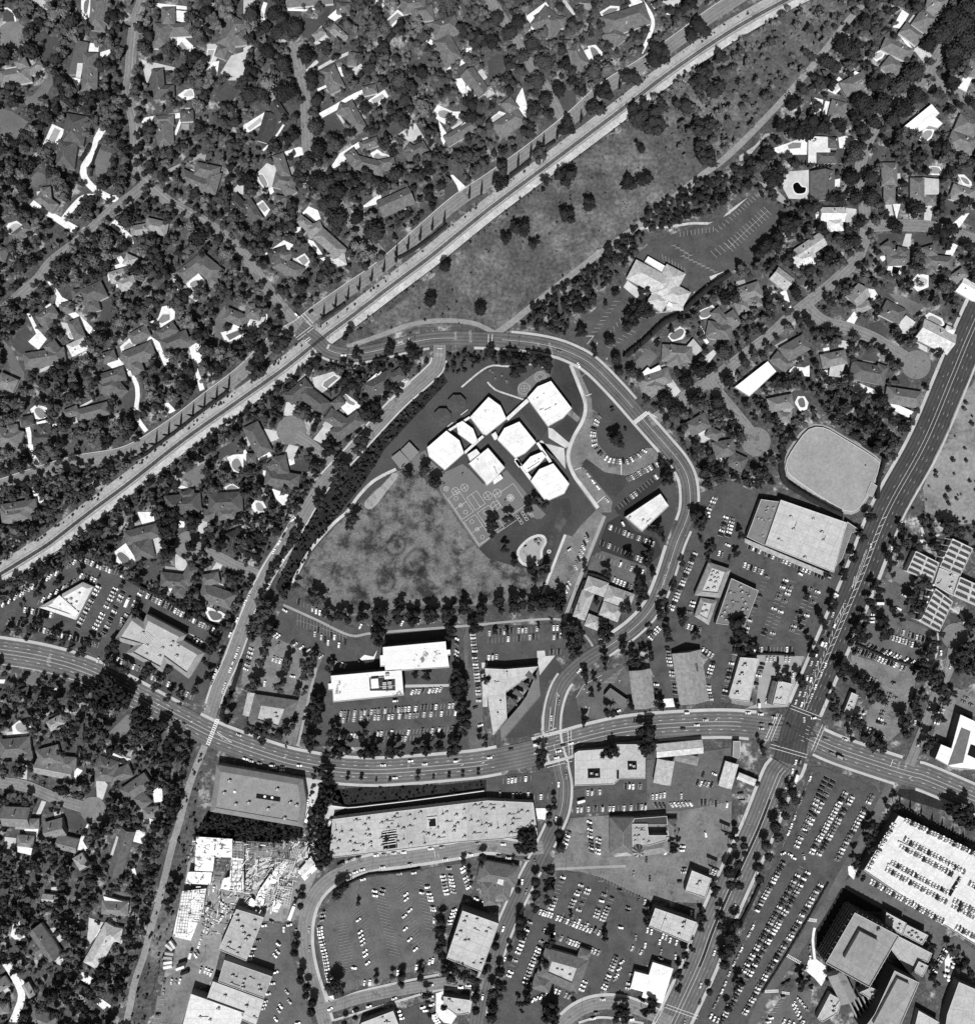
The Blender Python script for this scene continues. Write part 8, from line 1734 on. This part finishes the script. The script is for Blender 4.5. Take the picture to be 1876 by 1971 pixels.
# ================================================================== TREES
O(2,0)
grove('along the top street','round dense street tree',[70,140,55,240,165,62,170,255,62,345,330,62,275,440,58,430,475,68,385,625,65,548,695,58,445,765,60])
grove('between the cypress road and railway','ragged dark roadside tree',[1615,240,92,1330,425,98,1090,610,82,905,715,72,820,840,72,625,985,74,720,690,50,90,1400,70,400,1200,60,110,1290,50],'c')
grove('in the dry meadow','isolated dark tree',[1165,1130,46,1080,1425,62,1215,1380,64,600,1350,74,790,1575,56,620,1665,60,265,1765,68,145,1838,50,370,1872,44,440,1395,36,425,1465,18],'c',0)
grove('at the upper meadow end','large dark meadow tree',[1180,850,85,1290,900,100,1260,980,90,1130,920,60,1340,820,60,1490,810,78,1650,600,80,1700,540,60,1790,450,60,1660,990,98,1680,1220,84,1630,1130,46,1600,650,60,1750,680,80],'c',1)
O(1,1)
grove('in the lower dry meadow','small round dark tree',[815,570,32,780,630,26,1435,345,54,1545,85,52,1820,420,50],'r',0)
grove('on the verge of the curving road','dark verge tree',[880,775,44,1125,730,44,1285,745,42,1338,765,38],'c',0)
grove('along the school-side street','dark kerbside tree',[905,1430,62,880,1500,45,760,1630,66,700,1720,42,580,1880,48],'c',1)
grove('on the school playground','dark shade tree',[1258,1680,42,1390,1650,48,1470,1750,56],'l',1)
grove('by the turning circle gardens','big dark garden tree',[985,1180,82,1010,1250,55,650,1485,64,800,970,68,770,1010,50,1140,1010,50,1190,1050,40],'c',0)
grove('left of the rail crossing','ragged dark tree',[290,680,80,230,620,55,330,640,50,120,770,60,90,880,70],'c',1)
O(2,1)
grove('above the school lawn','dense dark tree',[40,770,55,120,790,50,190,780,55,225,900,66,300,790,48,380,800,52,455,830,58],'c',0)
grove('on the school arc lawn','dark lawn tree',[945,1370,30,1000,1420,56,955,1190,18,1058,1335,14],'c',0)
grove('in the church car park','dark island tree',[980,290,30,910,370,20,1110,420,66,1190,430,78,1110,510,66,930,660,40,715,595,46,815,740,36,1230,255,26,1180,280,30],'c',0)
grove('along the street above the reservoir','round dark street tree',[1640,880,72,1535,970,66,1370,1105,66,1445,1195,62,1585,1110,56,1770,1125,62,1820,740,62,1860,960,55,1110,900,50,990,800,45,1010,890,38,1170,940,40])
grove('below the school','dark tree',[310,1940,42,385,1900,44,440,1920,36,1350,1600,36,1380,1720,50,1400,1660,40],'c',0)
O(1,2)
grove('in the belt above the office slabs','dense belt tree',[650,790,48,700,815,50,770,810,60,905,795,56,1045,800,60,1195,800,64,1205,710,36,1305,812,60,1445,792,72,1575,782,62,1710,750,56,1830,765,62],'c',0)
O(2,2)
grove('in the belt above the zigzag lot','dense belt tree',[100,732,66,230,712,72,360,722,66,450,702,62,535,702,66,550,620,50],'c',0)
grove('on the school field lawn','dark lawn tree',[445,445,48,365,515,30,340,430,40,200,385,30,135,285,36,40,100,52,30,165,36,150,55,46],'c',0)
grove('around the clinic and curving road','dark kerb tree',[890,890,60,890,985,46,930,960,40,1060,740,52,840,690,26,1190,590,60,1160,540,50,1200,650,45,1250,320,44,1230,380,40,1090,330,40,920,470,38,745,430,30,1270,470,28,1165,750,22,1320,150,40,1270,130,35,1350,200,25],'c',0)
grove('along the right kerb of the curving road','small dark kerb tree',[1500,400,28,1440,560,26,1420,590,28,1350,690,36,1330,790,46,1380,760,30,1240,930,30,1380,930,42,1390,970,36,1600,960,32,1510,820,36,1500,850,30,1640,90,62,1610,40,50,1730,270,28,1635,215,22,1700,300,26,1690,370,24],'c',1)
grove('around the looping driveway','dark verge tree',[1030,1050,38,1055,1020,32,1110,1090,34,900,1120,32,745,1250,36,760,1310,26,825,1285,28,905,1200,18,955,1540,54,740,1590,34,740,1640,24,1100,1490,30,860,1360,20,800,1400,24,1240,1110,44,1185,1065,30,1170,1140,50,1100,1160,40,1330,1480,40,1455,1490,24,1185,1850,22],'c',0)
grove('beside the boulevard below the halls','big dark street tree',[1220,1700,72,1250,1770,72,1230,1820,60,420,1850,40,410,1930,44,960,1850,50,900,1870,45],'c',0)
grove('beside the path above the zigzag building','dark bushy tree',[600,890,40,650,900,46,620,960,50,690,930,44,660,1010,60,710,1000,40,650,1080,50,700,1090,30,60,920,24,150,920,20,390,880,16,485,850,18],'c',1)
O(1,2)
grove('around the office slabs','dark lot tree',[1030,930,52,1040,1000,46,1595,905,50,1590,960,36,560,1440,50,560,1510,66,575,1590,50,490,1590,36,500,1740,50,530,1800,50,690,1700,48,680,1770,44,760,1840,66,700,1850,40,915,1710,46,920,1860,40,990,1850,60,1145,1840,58,1215,1860,30,1310,1850,40,1400,1825,48,1500,1800,44,1640,1800,70,1600,1830,50],'c',0)
grove('right of the office slabs','dark column tree',[1640,1240,54,1660,1320,70,1640,1400,60,1680,1480,56,1690,1560,50,1690,1630,50,1690,1690,34,1755,850,36,1765,900,40,1800,890,36,1860,1290,36,1815,1730,24,1855,1790,26,1400,1270,36,1320,1260,26,660,1220,36,680,1160,26],'c',0)
grove('left of the office slabs','leafy lot tree',[560,670,60,520,690,40,545,620,36,400,560,34,310,640,40,160,690,60,200,740,50,130,790,70,110,870,80,60,920,66,190,920,56,170,980,50,170,1080,40,140,1150,44,340,1150,40,330,1200,36,470,1160,40,540,1140,44,500,1230,50,460,1270,40,90,1310,50,60,1350,40,280,1350,50,415,1390,36,460,1400,26],'c',2)
grove('at the restaurant on the boulevard','dark leafy tree',[170,1690,56,240,1720,50,110,1700,44,150,1760,40,50,1690,40,350,1660,50,510,1840,16,630,1870,16,330,1805,14],'c',1)
grove('beside the school-side street field edge','dark kerb tree',[400,150,52,370,230,46,340,290,46,300,330,30,260,410,36,205,480,40,225,440,30,165,570,30,830,50,58,810,110,34],'c',1)
O(0,2)
grove('on the left boulevard verge','huge dark verge tree',[835,1355,102,755,1365,59,905,1445,85,755,1465,76,645,1385,56,555,1355,47,635,1435,51,1075,1565,71,1065,1635,59,1225,1685,68,1315,1765,64,1305,1855,59,1205,1755,51,975,1475,51,1395,1875,51,875,1365,68],'c',0)
grove('along the boulevard office lot','small leafy lot tree',[60,900,40,145,910,36,205,970,22,260,910,44,300,850,46,400,980,40,485,1000,36,440,920,30,540,1060,24,560,1000,26,630,1080,44,690,1000,36,760,990,24,840,1090,30,850,1150,44,870,1040,56,950,1210,50,1070,1310,22,1140,1210,60,1120,1260,40,1200,1340,44,1280,1240,50,1300,1420,40,1380,1400,30,1500,1380,36,1380,1475,22,190,840,26,170,720,22,290,630,34,445,545,28,620,450,26,935,570,20,760,500,16,1040,780,40],'c',1)
grove('above the triangular office lot','tall dark hedge tree',[1300,120,80,1310,40,70,1470,260,50,1450,330,44,1590,240,44,1560,320,40,1500,80,60,1290,290,60,1700,260,50,1640,1000,50,1640,1060,44,1600,1250,40,1590,1150,36,1700,1090,24,1680,1200,16,1620,1280,20,1750,1580,46,1720,1500,30,1770,1420,26],'c',0)
O(3,2)
grove('along the left kerb of the avenue','round kerb tree',[1060,40,44,995,190,38,985,150,24,930,310,32,940,360,38,860,460,36,870,510,30,780,690,42,770,740,34,690,830,40,715,880,30,640,1070,36,590,970,30,530,1290,46,540,1340,34,50,880,70,60,970,60,60,1050,50,150,1050,36,200,1050,30,360,1260,40,430,1270,34,580,640,26,530,820,30,540,880,26,75,180,34,40,320,30,745,490,30,620,1100,26],'c',0)
grove('along the right kerb of the avenue','round kerb tree',[1300,100,28,1325,155,30,1240,220,24,1200,340,36,1230,400,38,1270,280,36,1300,350,36,1240,480,26,1100,580,40,1135,600,36,1130,640,40,1055,690,36,1085,740,34,1010,810,36,1030,860,36,980,900,50,1020,960,56,980,960,44,920,1000,28,945,1062,30,840,1200,48,890,1220,44,860,1270,50,970,1290,50,1060,1340,50,1000,1330,50,1170,850,48,1190,930,56,1240,750,30,1260,800,26,1310,830,24],'c',0)
grove('around the saw-tooth civic building','dark garden tree',[1380,660,50,1430,720,60,1390,760,46,1470,560,60,1420,580,40,1560,260,44,1590,300,40,1690,110,60,1640,100,50,1730,130,50,1350,270,50,1420,260,44,1500,240,30,1840,870,50,1780,1100,60,1840,1040,60,1800,1180,60,1860,1150,60,1750,1200,50,1560,1010,40,1550,1060,36,1620,940,26,1500,1110,50,1480,1160,40],'c',1)
grove('around the avenue corner car park','leafy lot tree',[1450,1270,50,1540,1270,56,1500,1250,40,1600,1260,50,1620,1370,56,1640,1430,50,1560,1360,26,1420,1440,36,1410,1500,36,1440,1560,40,1340,1600,56,1310,1570,40,1370,1690,50,1330,1660,40,1480,1700,30,1530,1750,50,1560,1560,40,1600,1590,40,1490,1830,46,1490,1430,30,1130,1420,50,1170,1450,30,800,1420,40,790,1500,40,830,1560,50,920,1610,50,980,1620,50,1020,1740,50,1090,1790,50,1160,1800,46,905,1690,24,920,1740,26,250,1820,24,245,1860,26,205,1760,20,1080,1460,24,1710,1400,30],'c',1)
O(3,3)
grove('along the lower avenue','round dense avenue tree',[470,190,46,490,250,36,400,290,48,410,365,42,340,450,48,355,530,46,265,600,46,285,680,42,210,760,40,215,850,40,105,600,26,100,660,28,50,740,38,60,900,40,30,480,28,40,545,28,200,120,22,40,1190,50,20,1330,50,-20,1400,60])
grove('beside the parking structure','dark tree',[1090,440,40,1100,500,36,1050,530,46,1060,610,40,960,680,36,955,740,30,545,1640,38,540,1690,30,970,820,26,1010,840,26,1270,280,36,1200,290,26,1700,330,60,1760,380,66,1830,330,60,1720,300,46,1860,420,60,1680,1390,26,1540,1610,36,1570,1660,30,1550,1500,30,1760,1510,50,1830,1560,50,1540,1380,36,60,1640,40,30,1700,30,530,1600,26,610,1680,24,740,1620,20],'c',0)
O(2,3)
grove('along the lower street','round dense street tree',[510,240,26,515,300,24,475,365,30,475,430,28,550,500,42,560,610,44,550,560,30,235,940,28,370,870,40,372,970,40,250,1170,46,245,1220,36,260,1280,50,165,1390,28,170,1460,30,95,1570,40,90,1660,42,130,1700,22,40,1730,46,100,1760,24,40,1850,46,30,1920,50,60,1370,36,0,1540,40])
grove('between the lower car parks','leafy lot tree',[280,530,60,330,560,70,300,620,54,250,600,44,350,620,40,1440,600,46,1420,630,36,1465,540,24,1750,930,38,1740,970,30,1800,1130,38,1800,1215,36,1640,1230,34,1640,1130,28,1660,1160,28,1575,1385,34,1520,1440,30,1525,1520,30,1480,1590,42,1465,1690,34,1260,1800,44,1255,1850,46,490,1860,60,510,1930,56,450,1920,44,1030,1870,50,990,1910,44,1060,1930,40,905,1270,26,905,1310,24,1240,1120,36,1220,1180,28,1870,600,40,500,1290,26,660,1770,28,1195,1870,34,310,1760,36,320,1700,30,300,1800,28,265,1870,20,230,1810,26,430,1500,40,480,1340,50,400,1540,30,640,1130,18,360,1070,36,460,1010,40,470,880,50],'c',0)
grove('on the lower avenue verge','round dense avenue tree',[1810,1430,46,1820,1510,42,1870,1300,52,1860,1390,40,1705,1720,32,1850,1850,30,1860,800,50,1870,900,46],'r')
O(1,3)
grove('around the fan-shaped car park','dense dark lot tree',[715,970,46,745,930,44,780,900,34,700,1670,50,720,1700,40,660,1680,36,760,1730,24,1215,1600,30,1212,1660,30,1360,1560,30,1358,1612,34,1020,1640,22,1015,1600,18,1145,1600,22,1520,1180,36,1500,1250,40,1520,1320,36,1500,1380,40,1520,1440,40,1550,1570,36,1545,1540,30,1600,1620,40,1660,1500,40,1700,1590,46,1760,1620,40,1790,1640,36,1640,1560,36,1690,720,26,1730,800,20,1750,880,18,1840,690,36,1830,740,26,880,1040,20,1405,1750,34,1420,1800,24,1430,1900,22],'l',1)
grove('along the curved street left side','round dense street tree',[440,1570,34,440,1625,36,485,1690,34,480,1750,32,530,1810,40,525,1870,40,395,1360,34,390,1420,36,440,1060,30,445,980,30,1780,1770,40,1785,1860,40,1850,1550,40,1540,1840,30,775,1960,26,860,1920,24],'r',0)
grove('beside the long shop roof and building site','tall dark screen tree',[610,20,50,640,80,50,620,150,50,640,220,46,580,260,36,600,330,40,590,400,36,600,500,46,610,570,56,600,640,60,630,700,56,590,740,44,530,400,40,520,200,26,540,60,24,620,300,40,410,1000,20,1100,540,30,1090,580,26],'c',0)
grove('on the pavement below the boulevard','small round kerb tree',[800,75,19,905,75,19,1020,95,12,1125,95,14,1340,75,23,1460,75,12,1580,65,16,1685,55,16,1805,40,16])
O(0,3)
grove('beside the dirt track','dark track-side tree',[1330,890,50,1340,960,50,1290,1020,36,1310,1080,30,1600,440,30,1340,300,60,1330,380,50,1290,460,50,1300,230,46],'c',0)
O(1,0)
grove('along the curved lane','round dense street tree',[390,220,66,330,200,60,260,250,60,470,420,76,180,400,64,300,490,70,545,970,64,560,1010,40,570,1150,70,490,1250,66,545,1390,66,610,1420,60,660,1400,66,720,1470,76,690,1560,60,620,1570,60,720,1690,80,865,1680,60,1000,1780,80,1010,1820,60,930,840,48,230,100,66,520,600,60,520,660,50,40,730,70,130,720,70,300,710,80,360,700,60,560,780,50])
O(3,0)
grove('along the right-hand winding street','round dense street tree',[1410,560,88,1300,660,76,1090,650,56,1010,780,84,1160,800,80,1330,840,82,1240,920,60,1430,730,70,960,1180,72,940,1120,44,1075,1370,66,930,1370,66,1085,1520,72,960,1530,60,985,1720,42,950,1850,56,1010,1000,56,1100,950,50,740,480,56,800,520,50,1180,620,50,870,340,76,930,400,60,1520,340,60,1730,400,84,1710,470,60,1640,250,90,1780,180,100,1820,300,80,1700,120,80,1840,60,80])
grove('above the loop road houses','dense dark garden tree',[560,990,90,640,980,90,480,1000,76,720,950,60,380,960,60,850,960,60,960,920,50,1040,1050,50,1720,640,60,1690,1760,60,1270,1740,40,1280,1770,50,1610,1820,60,1640,1870,56,1820,1900,50,1420,1600,60,1400,1650,50,1180,1650,40,1800,1560,50,470,1720,70,340,1860,80,420,1730,60,230,1930,60,680,1770,50,560,1610,60,820,1530,70,350,1310,80,330,1380,70,280,1180,56,150,1270,60],'c',0)
# palms
for k, (c, r, x, y, R, h) in enumerate([(1,0,1585,935,5,6),(1,0,1195,1170,5,6),(1,0,1210,1110,4.4,8),(1,0,1300,1000,2,9),(1,0,1260,1050,2,9),(1,0,470,75,2.4,6),(1,0,1050,60,3.4,7),(2,0,365,745,5,6),(2,0,790,140,2.6,6),(2,0,400,660,4,6),(2,0,50,800,3,7),(1,1,375,220,5.2,6),(0,1,440,550,3.6,6),(0,1,1010,130,3.4,10),(0,1,995,180,3,10),(0,1,935,195,3,8),(0,1,1715,155,3,7),(3,1,1015,175,5.4,6),(3,1,1425,230,3.4,7),(3,1,710,440,4,6),(3,1,900,990,3,6),(3,0,1325,485,3,6),(3,0,1515,655,2.2,9),(1,1,560,80,4,6),(3,1,160,370,3,6),(2,3,195,720,3,7),(1,0,1520,780,3,8),(1,0,1830,840,3.2,8),(0,0,345,370,2.6,8),(0,0,1175,500,3.4,7),(0,0,800,15,3,7)]):
    O(c, r); special('palm', None, x, y, R, h, RNG.choice((1,2,3))); T = TREES[-1]; T[7] = 'PALM'
# cypresses
n = 0
for c, r, L in ((0,1,[(1005,1580),(1110,1530),(1205,1452),(1300,1382),(1393,1312),(1487,1232),(1575,1168),(1668,1108),(1762,1030)]),(1,1,[(615,475),(707,400),(802,340),(890,265),(985,195),(1080,125),(1175,50)]),(1,0,[(1175,1972),(1265,1925),(1358,1852),(1450,1775),(1543,1722),(1735,1530),(1828,1500)]),(2,0,[(40,1422),(140,1335),(232,1295),(330,1215),(427,1132),(532,1072),(715,945),(820,780),(1010,685)])):
    O(c, r)
    for x, y in L: n += 1; special('cypress','slim spire-shaped cypress, %s from the left along the road beside the railway' % ordn(n), x, y, 1.15,16.0 + RNG.uniform(-1,1.5),0)
O(3,0)
for i in range(11): special('cypress','short cypress, %s from the left in the clipped row below the flat pale roof' % ordn(i + 1),485 + i * 27,1268 + i * 2,.8,6.5,0)
O(3,3)
for i, (x, y) in enumerate(((1292,270),(1372,315),(1456,360),(1540,408),(1618,452),(1700,505),(1778,550))): special('cypress','slim cypress, %s from the left above the white parking structure' % ordn(i + 1), x, y, 1.0,9.5,0)
O(2,1)
for i, (x, y) in enumerate(((1045,775),(1125,745),(1145,725),(1165,700),(1250,620))): special('cypress','short cypress, %s from the left along the church hedge' % ordn(i + 1), x, y, 1.0,8,0)
# hedges
hedge('thick dark hedge between the church car park and the gardens',[1060,770,1200,660,1350,520,1480,450,1600,330,1750,210,1860,140],5.5,4.0)
O(3,1)
hedge('dark clipped hedge above the upper right rim of the reservoir',[880,1350,980,1420,1080,1490,1120,1410],4.2,4.5); hedge('dark hedge curving round the lower left of the reservoir',[400,1500,378,1600,400,1720,480,1790,650,1890,840,1990],5.5,3.5); hedge('dark hedge along the avenue side of the reservoir',[1190,1450,1165,1580,1130,1690,1110,1870],3.5,3.5)
O(0,1)
hedge('low dark hedge under the cypress row left of the rail crossing',[960,1590,1110,1535,1210,1460,1400,1320,1580,1175,1760,1040],3.0,2.0)
O(1,1); hedge('low dark hedge under the cypress row right of the rail crossing',[600,490,700,425,780,365],2.6,1.8)
O(2,0); hedge('low dark hedge under the cypress row by the upper road',[170,1350,230,1310,330,1230],3.0,2.0); hedge('second low dark hedge under the cypress row by the upper road',[440,1140,520,1085],3.0,2.0)
O(1,0); hedge('low dark hedge beside the railway below the palm gardens',[1190,1990,1290,1935,1370,1880,1480,1800,1560,1730],2.8,2.0)
O(0,0); hedge('long clipped hedge beside the curving white drive',[780,1100,740,1190,715,1280,705,1360],2.6,1.6); hedge('short clipped hedge inside the curving white drive',[700,1110,660,1180,625,1240],3.4,1.6)
O(0,2); hedge('dark hedge between the office lot and the turning circle gardens',[985,515,1120,590,1250,650,1400,740,1560,830,1700,900],3.0,2.5); hedge('dark hedge along the playing court right of the school-side street',[1860,1150,1780,1400,1710,1560,1760,1620],4.0,3.0)
O(3,2); hedge('dark hedge dividing the two civic car parks',[950,1015,1100,1080,1260,1140,1440,1190],2.6,2.0); hedge('dark hedge above the pale shop yard',[100,1095,300,1090,480,1100],2.6,2.0)
O(1,3); hedge('planter hedge along the top of the fan-shaped car park',[800,890,880,850,980,815,1180,800,1360,770],2.2,1.8)
O(2,2); hedge('dark hedge above the clinic roofs',[770,470,850,490,940,530],3.0,2.5); hedge('dark hedge left of the clinic',[745,520,690,640,655,740],2.6,2.5)
O(3,3); hedge('long hedge beside the tower access road',[740,880,600,1130,420,1430,230,1730],1.8,1.2); hedge('roadside hedge below the avenue trees',[210,900,150,1030,60,1210],3.0,2.0)
for c_, a, b_, pr_ in ((c_r1,.22,1,.6),(c_r1,0,.2,.35),(c_r2,.05,1,.55),(c_r3,0,1,.3),(c_r5,0,1,.38),(ca, 0,.18,.5)):
    seg = cut(c_, a, b_)
    for i in range(0, len(seg),3):
        for sg in (-1,1):
            if RNG.random() < pr_:
                q = offs(seg, sg * RNG.uniform(4,7))[i]
                if not mval(*q) & 2: tree(q[0], q[1], RNG.uniform(3,5.5), world=True)
register_trees()
# ---- dense garden canopy, thrown into the open ground between roofs, drives and lawns
O()
scatter([-50,-50,1420,-60,1385,8,1240,112,1100,212,1010,282,870,383,740,492,600,592,530,640,460,703,330,808,240,858,150,878,-50,928],300,6.5,9.5,.85, over=.8, tones=(0,1,1,2,3,4))
scatter([-50,-50,1420,-60,1385,8,1240,112,1100,212,1010,282,870,383,740,492,600,592,530,640,460,703,330,808,240,858,150,878,-50,928],1500,2.8,6.0,.76, over=.62, tones=(0,1,1,2,2,3,3,4))
scatter([-50,960,150,908,240,892,300,850,240,925,170,975,60,1052,-50,1118],210,2.4,6.5,.75)
scatter([-50,1155,60,1085,175,1003,250,945,460,788,545,735,600,697,700,700,830,690,826,716,690,848,600,955,520,1080,455,1215,330,1180,240,1120,150,1080,20,1160,-50,1170],430,2.6,6.8,.82, tones=(0,0,1,1,2,2,3))
scatter([1440,330,1480,260,1560,150,1700,-60,1950,-60,1950,420,1870,640,1835,700,1700,960,1600,965,1520,830,1480,930,1350,930,1290,830,1190,735,1320,605,1400,535,1500,425,1450,375],680,2.8,7.5,.82, tones=(0,1,1,2,2,3))
scatter([1250,200,1400,95,1540,0,1680,0,1600,70,1480,210,1400,300,1320,325],170,1.2,5.5,.95, avoid=3, tones=(2,3,3,4,4), loose=.5)
scatter([1003,642,1020,590,1100,540,1200,460,1260,400,1340,350,1440,320,1440,365,1350,420,1250,450,1200,520,1130,590,1090,645],260,2.0,5.2,.78, avoid=3, tones=(0,0,1,1,2))
scatter([-50,1278,140,1308,250,1352,370,1422,380,1440,352,1560,320,1680,275,1830,232,2030,-50,2030],480,2.8,8.5,.9, over=.8, tones=(0,1,1,2,3))
scatter([815,720,845,705,862,735,800,800,740,865,700,930,655,985,600,1060,566,1118,540,1145,530,1130,590,1000,640,925,700,865,770,790],260,1.2,3.0,.8, avoid=3, tones=(0,0,1,2), kind='shrub')
scatter([1700,1000,1780,860,1850,740,1876,735,1960,720,1960,1000,1800,1000],60,1.0,3.2,1.2, avoid=3, tones=(1,2,3), kind='shrub')
scatter([350,1590,380,1440,400,1440,385,1500,377,1590,352,1690,335,1790,300,1900,280,1990,230,1990],70,.8,2.2,1.2, avoid=3, tones=(1,2,3), kind='shrub')
scatter([400,1562,580,1592,585,1612,500,1628,375,1612],110,1.6,3.6,.75, avoid=3, tones=(0,0,1)); scatter([590,1440,640,1470,660,1570,600,1660,590,1600],30,1.8,3.4,.8, avoid=3, tones=(0,1))
scatter([640,1520,730,1512,860,1510,940,1500,935,1522,800,1540,672,1552],60,.8,1.8,1.0, avoid=3, tones=(0,1), kind='shrub')
scatter([860,680,940,668,1000,672,1060,690,1050,705,930,700,890,720,850,740],40,1.4,3.4,.9, avoid=3, tones=(0,1,1)); scatter([1840,1230,1876,1180,1950,1200,1950,1330,1860,1310],50,2,5,.8, tones=(0,1,2)); scatter([1810,1500,1960,1560,1960,1600,1800,1530],40,1.5,4,.8, avoid=3, tones=(0,1))
scatter([1340,900,1400,890,1470,935,1440,945,1400,925,1345,950],24,2,4.6,.8, tones=(0,1)); scatter([1760,1000,1876,1000,1950,1060,1876,1060,1800,1040],30,2,4,.8, avoid=3, tones=(1,2,3)); scatter([1430,1050,1440,1060],0,1,2)
for q in ([-50,-50,1420,-60,1240,112,1010,282,740,492,530,640,330,808,150,878,-50,928],[1440,330,1560,150,1700,-60,1950,-60,1950,420,1835,700,1700,960,1520,830,1350,930,1190,735,1400,535,1500,425],[-50,1278,250,1352,380,1440,320,1680,232,2030,-50,2030],[0,1150,175,1003,460,788,600,697,826,716,690,848,520,1080,455,1215,240,1120]): scatter(q, 420,.9,2.2,.8, over=1.0, tones=(0,1,2,3), kind='shrub')
# scrub along the railway and in the meadow
for off, n_, a, b_ in ((8.5,110,.02,.5),(-12.8,230,.05,.95),(8.5,70,.5,.98)):
    seg = cut(rc, a, b_)
    for i in range(n_):
        p = RNG.choice(seg); q = offs(rc, off + RNG.uniform(-1.5,1.5))[rc.index(p)]
        if mval(*q) & 3: continue
        tree(q[0] + RNG.uniform(-2,2), q[1] + RNG.uniform(-2,2), RNG.uniform(.5,1.5), NC + NRD + NLO + RNG.randrange(3), RNG.choice((0,1,2,3)), kind='shrub', world=True)
scatter([655,672,760,590,960,420,1200,250,1330,170,1330,350,1150,480,1000,600,900,628,720,655],90,.5,1.5,1.2, avoid=3, tones=(1,2,3), kind='shrub')
for T in TREES:
    if T[7] == 'PALM': T[7] = None; T[8] = 'palm_'
PALMS = [T for T in TREES if T[8] == 'palm_']; TREES[:] = [T for T in TREES if T[8] != 'palm_']
emit_trees()
tme = np_mesh('trunk', TRUNK[0], TRUNK[1],[BARK])
for T in PALMS:
    x, y, r, var, tone, rot, hh = T[:7]; e = empty('palm_tree','palm','palm tree',(x, y, 0),'palm trees', rot); V, F = PALM[RNG.randrange(2)]
    c = link('crown', np_mesh('crown', V, F, [FOL[tone]]), e); c.scale = (r, r, r); c.location = (0,0, hh); t = link('trunk', tme, e); t.scale = (.45,.45, hh)
    later('palm', e, x, y, 'star-shaped palm crown','palm')
emit_cars()
flush_labels()
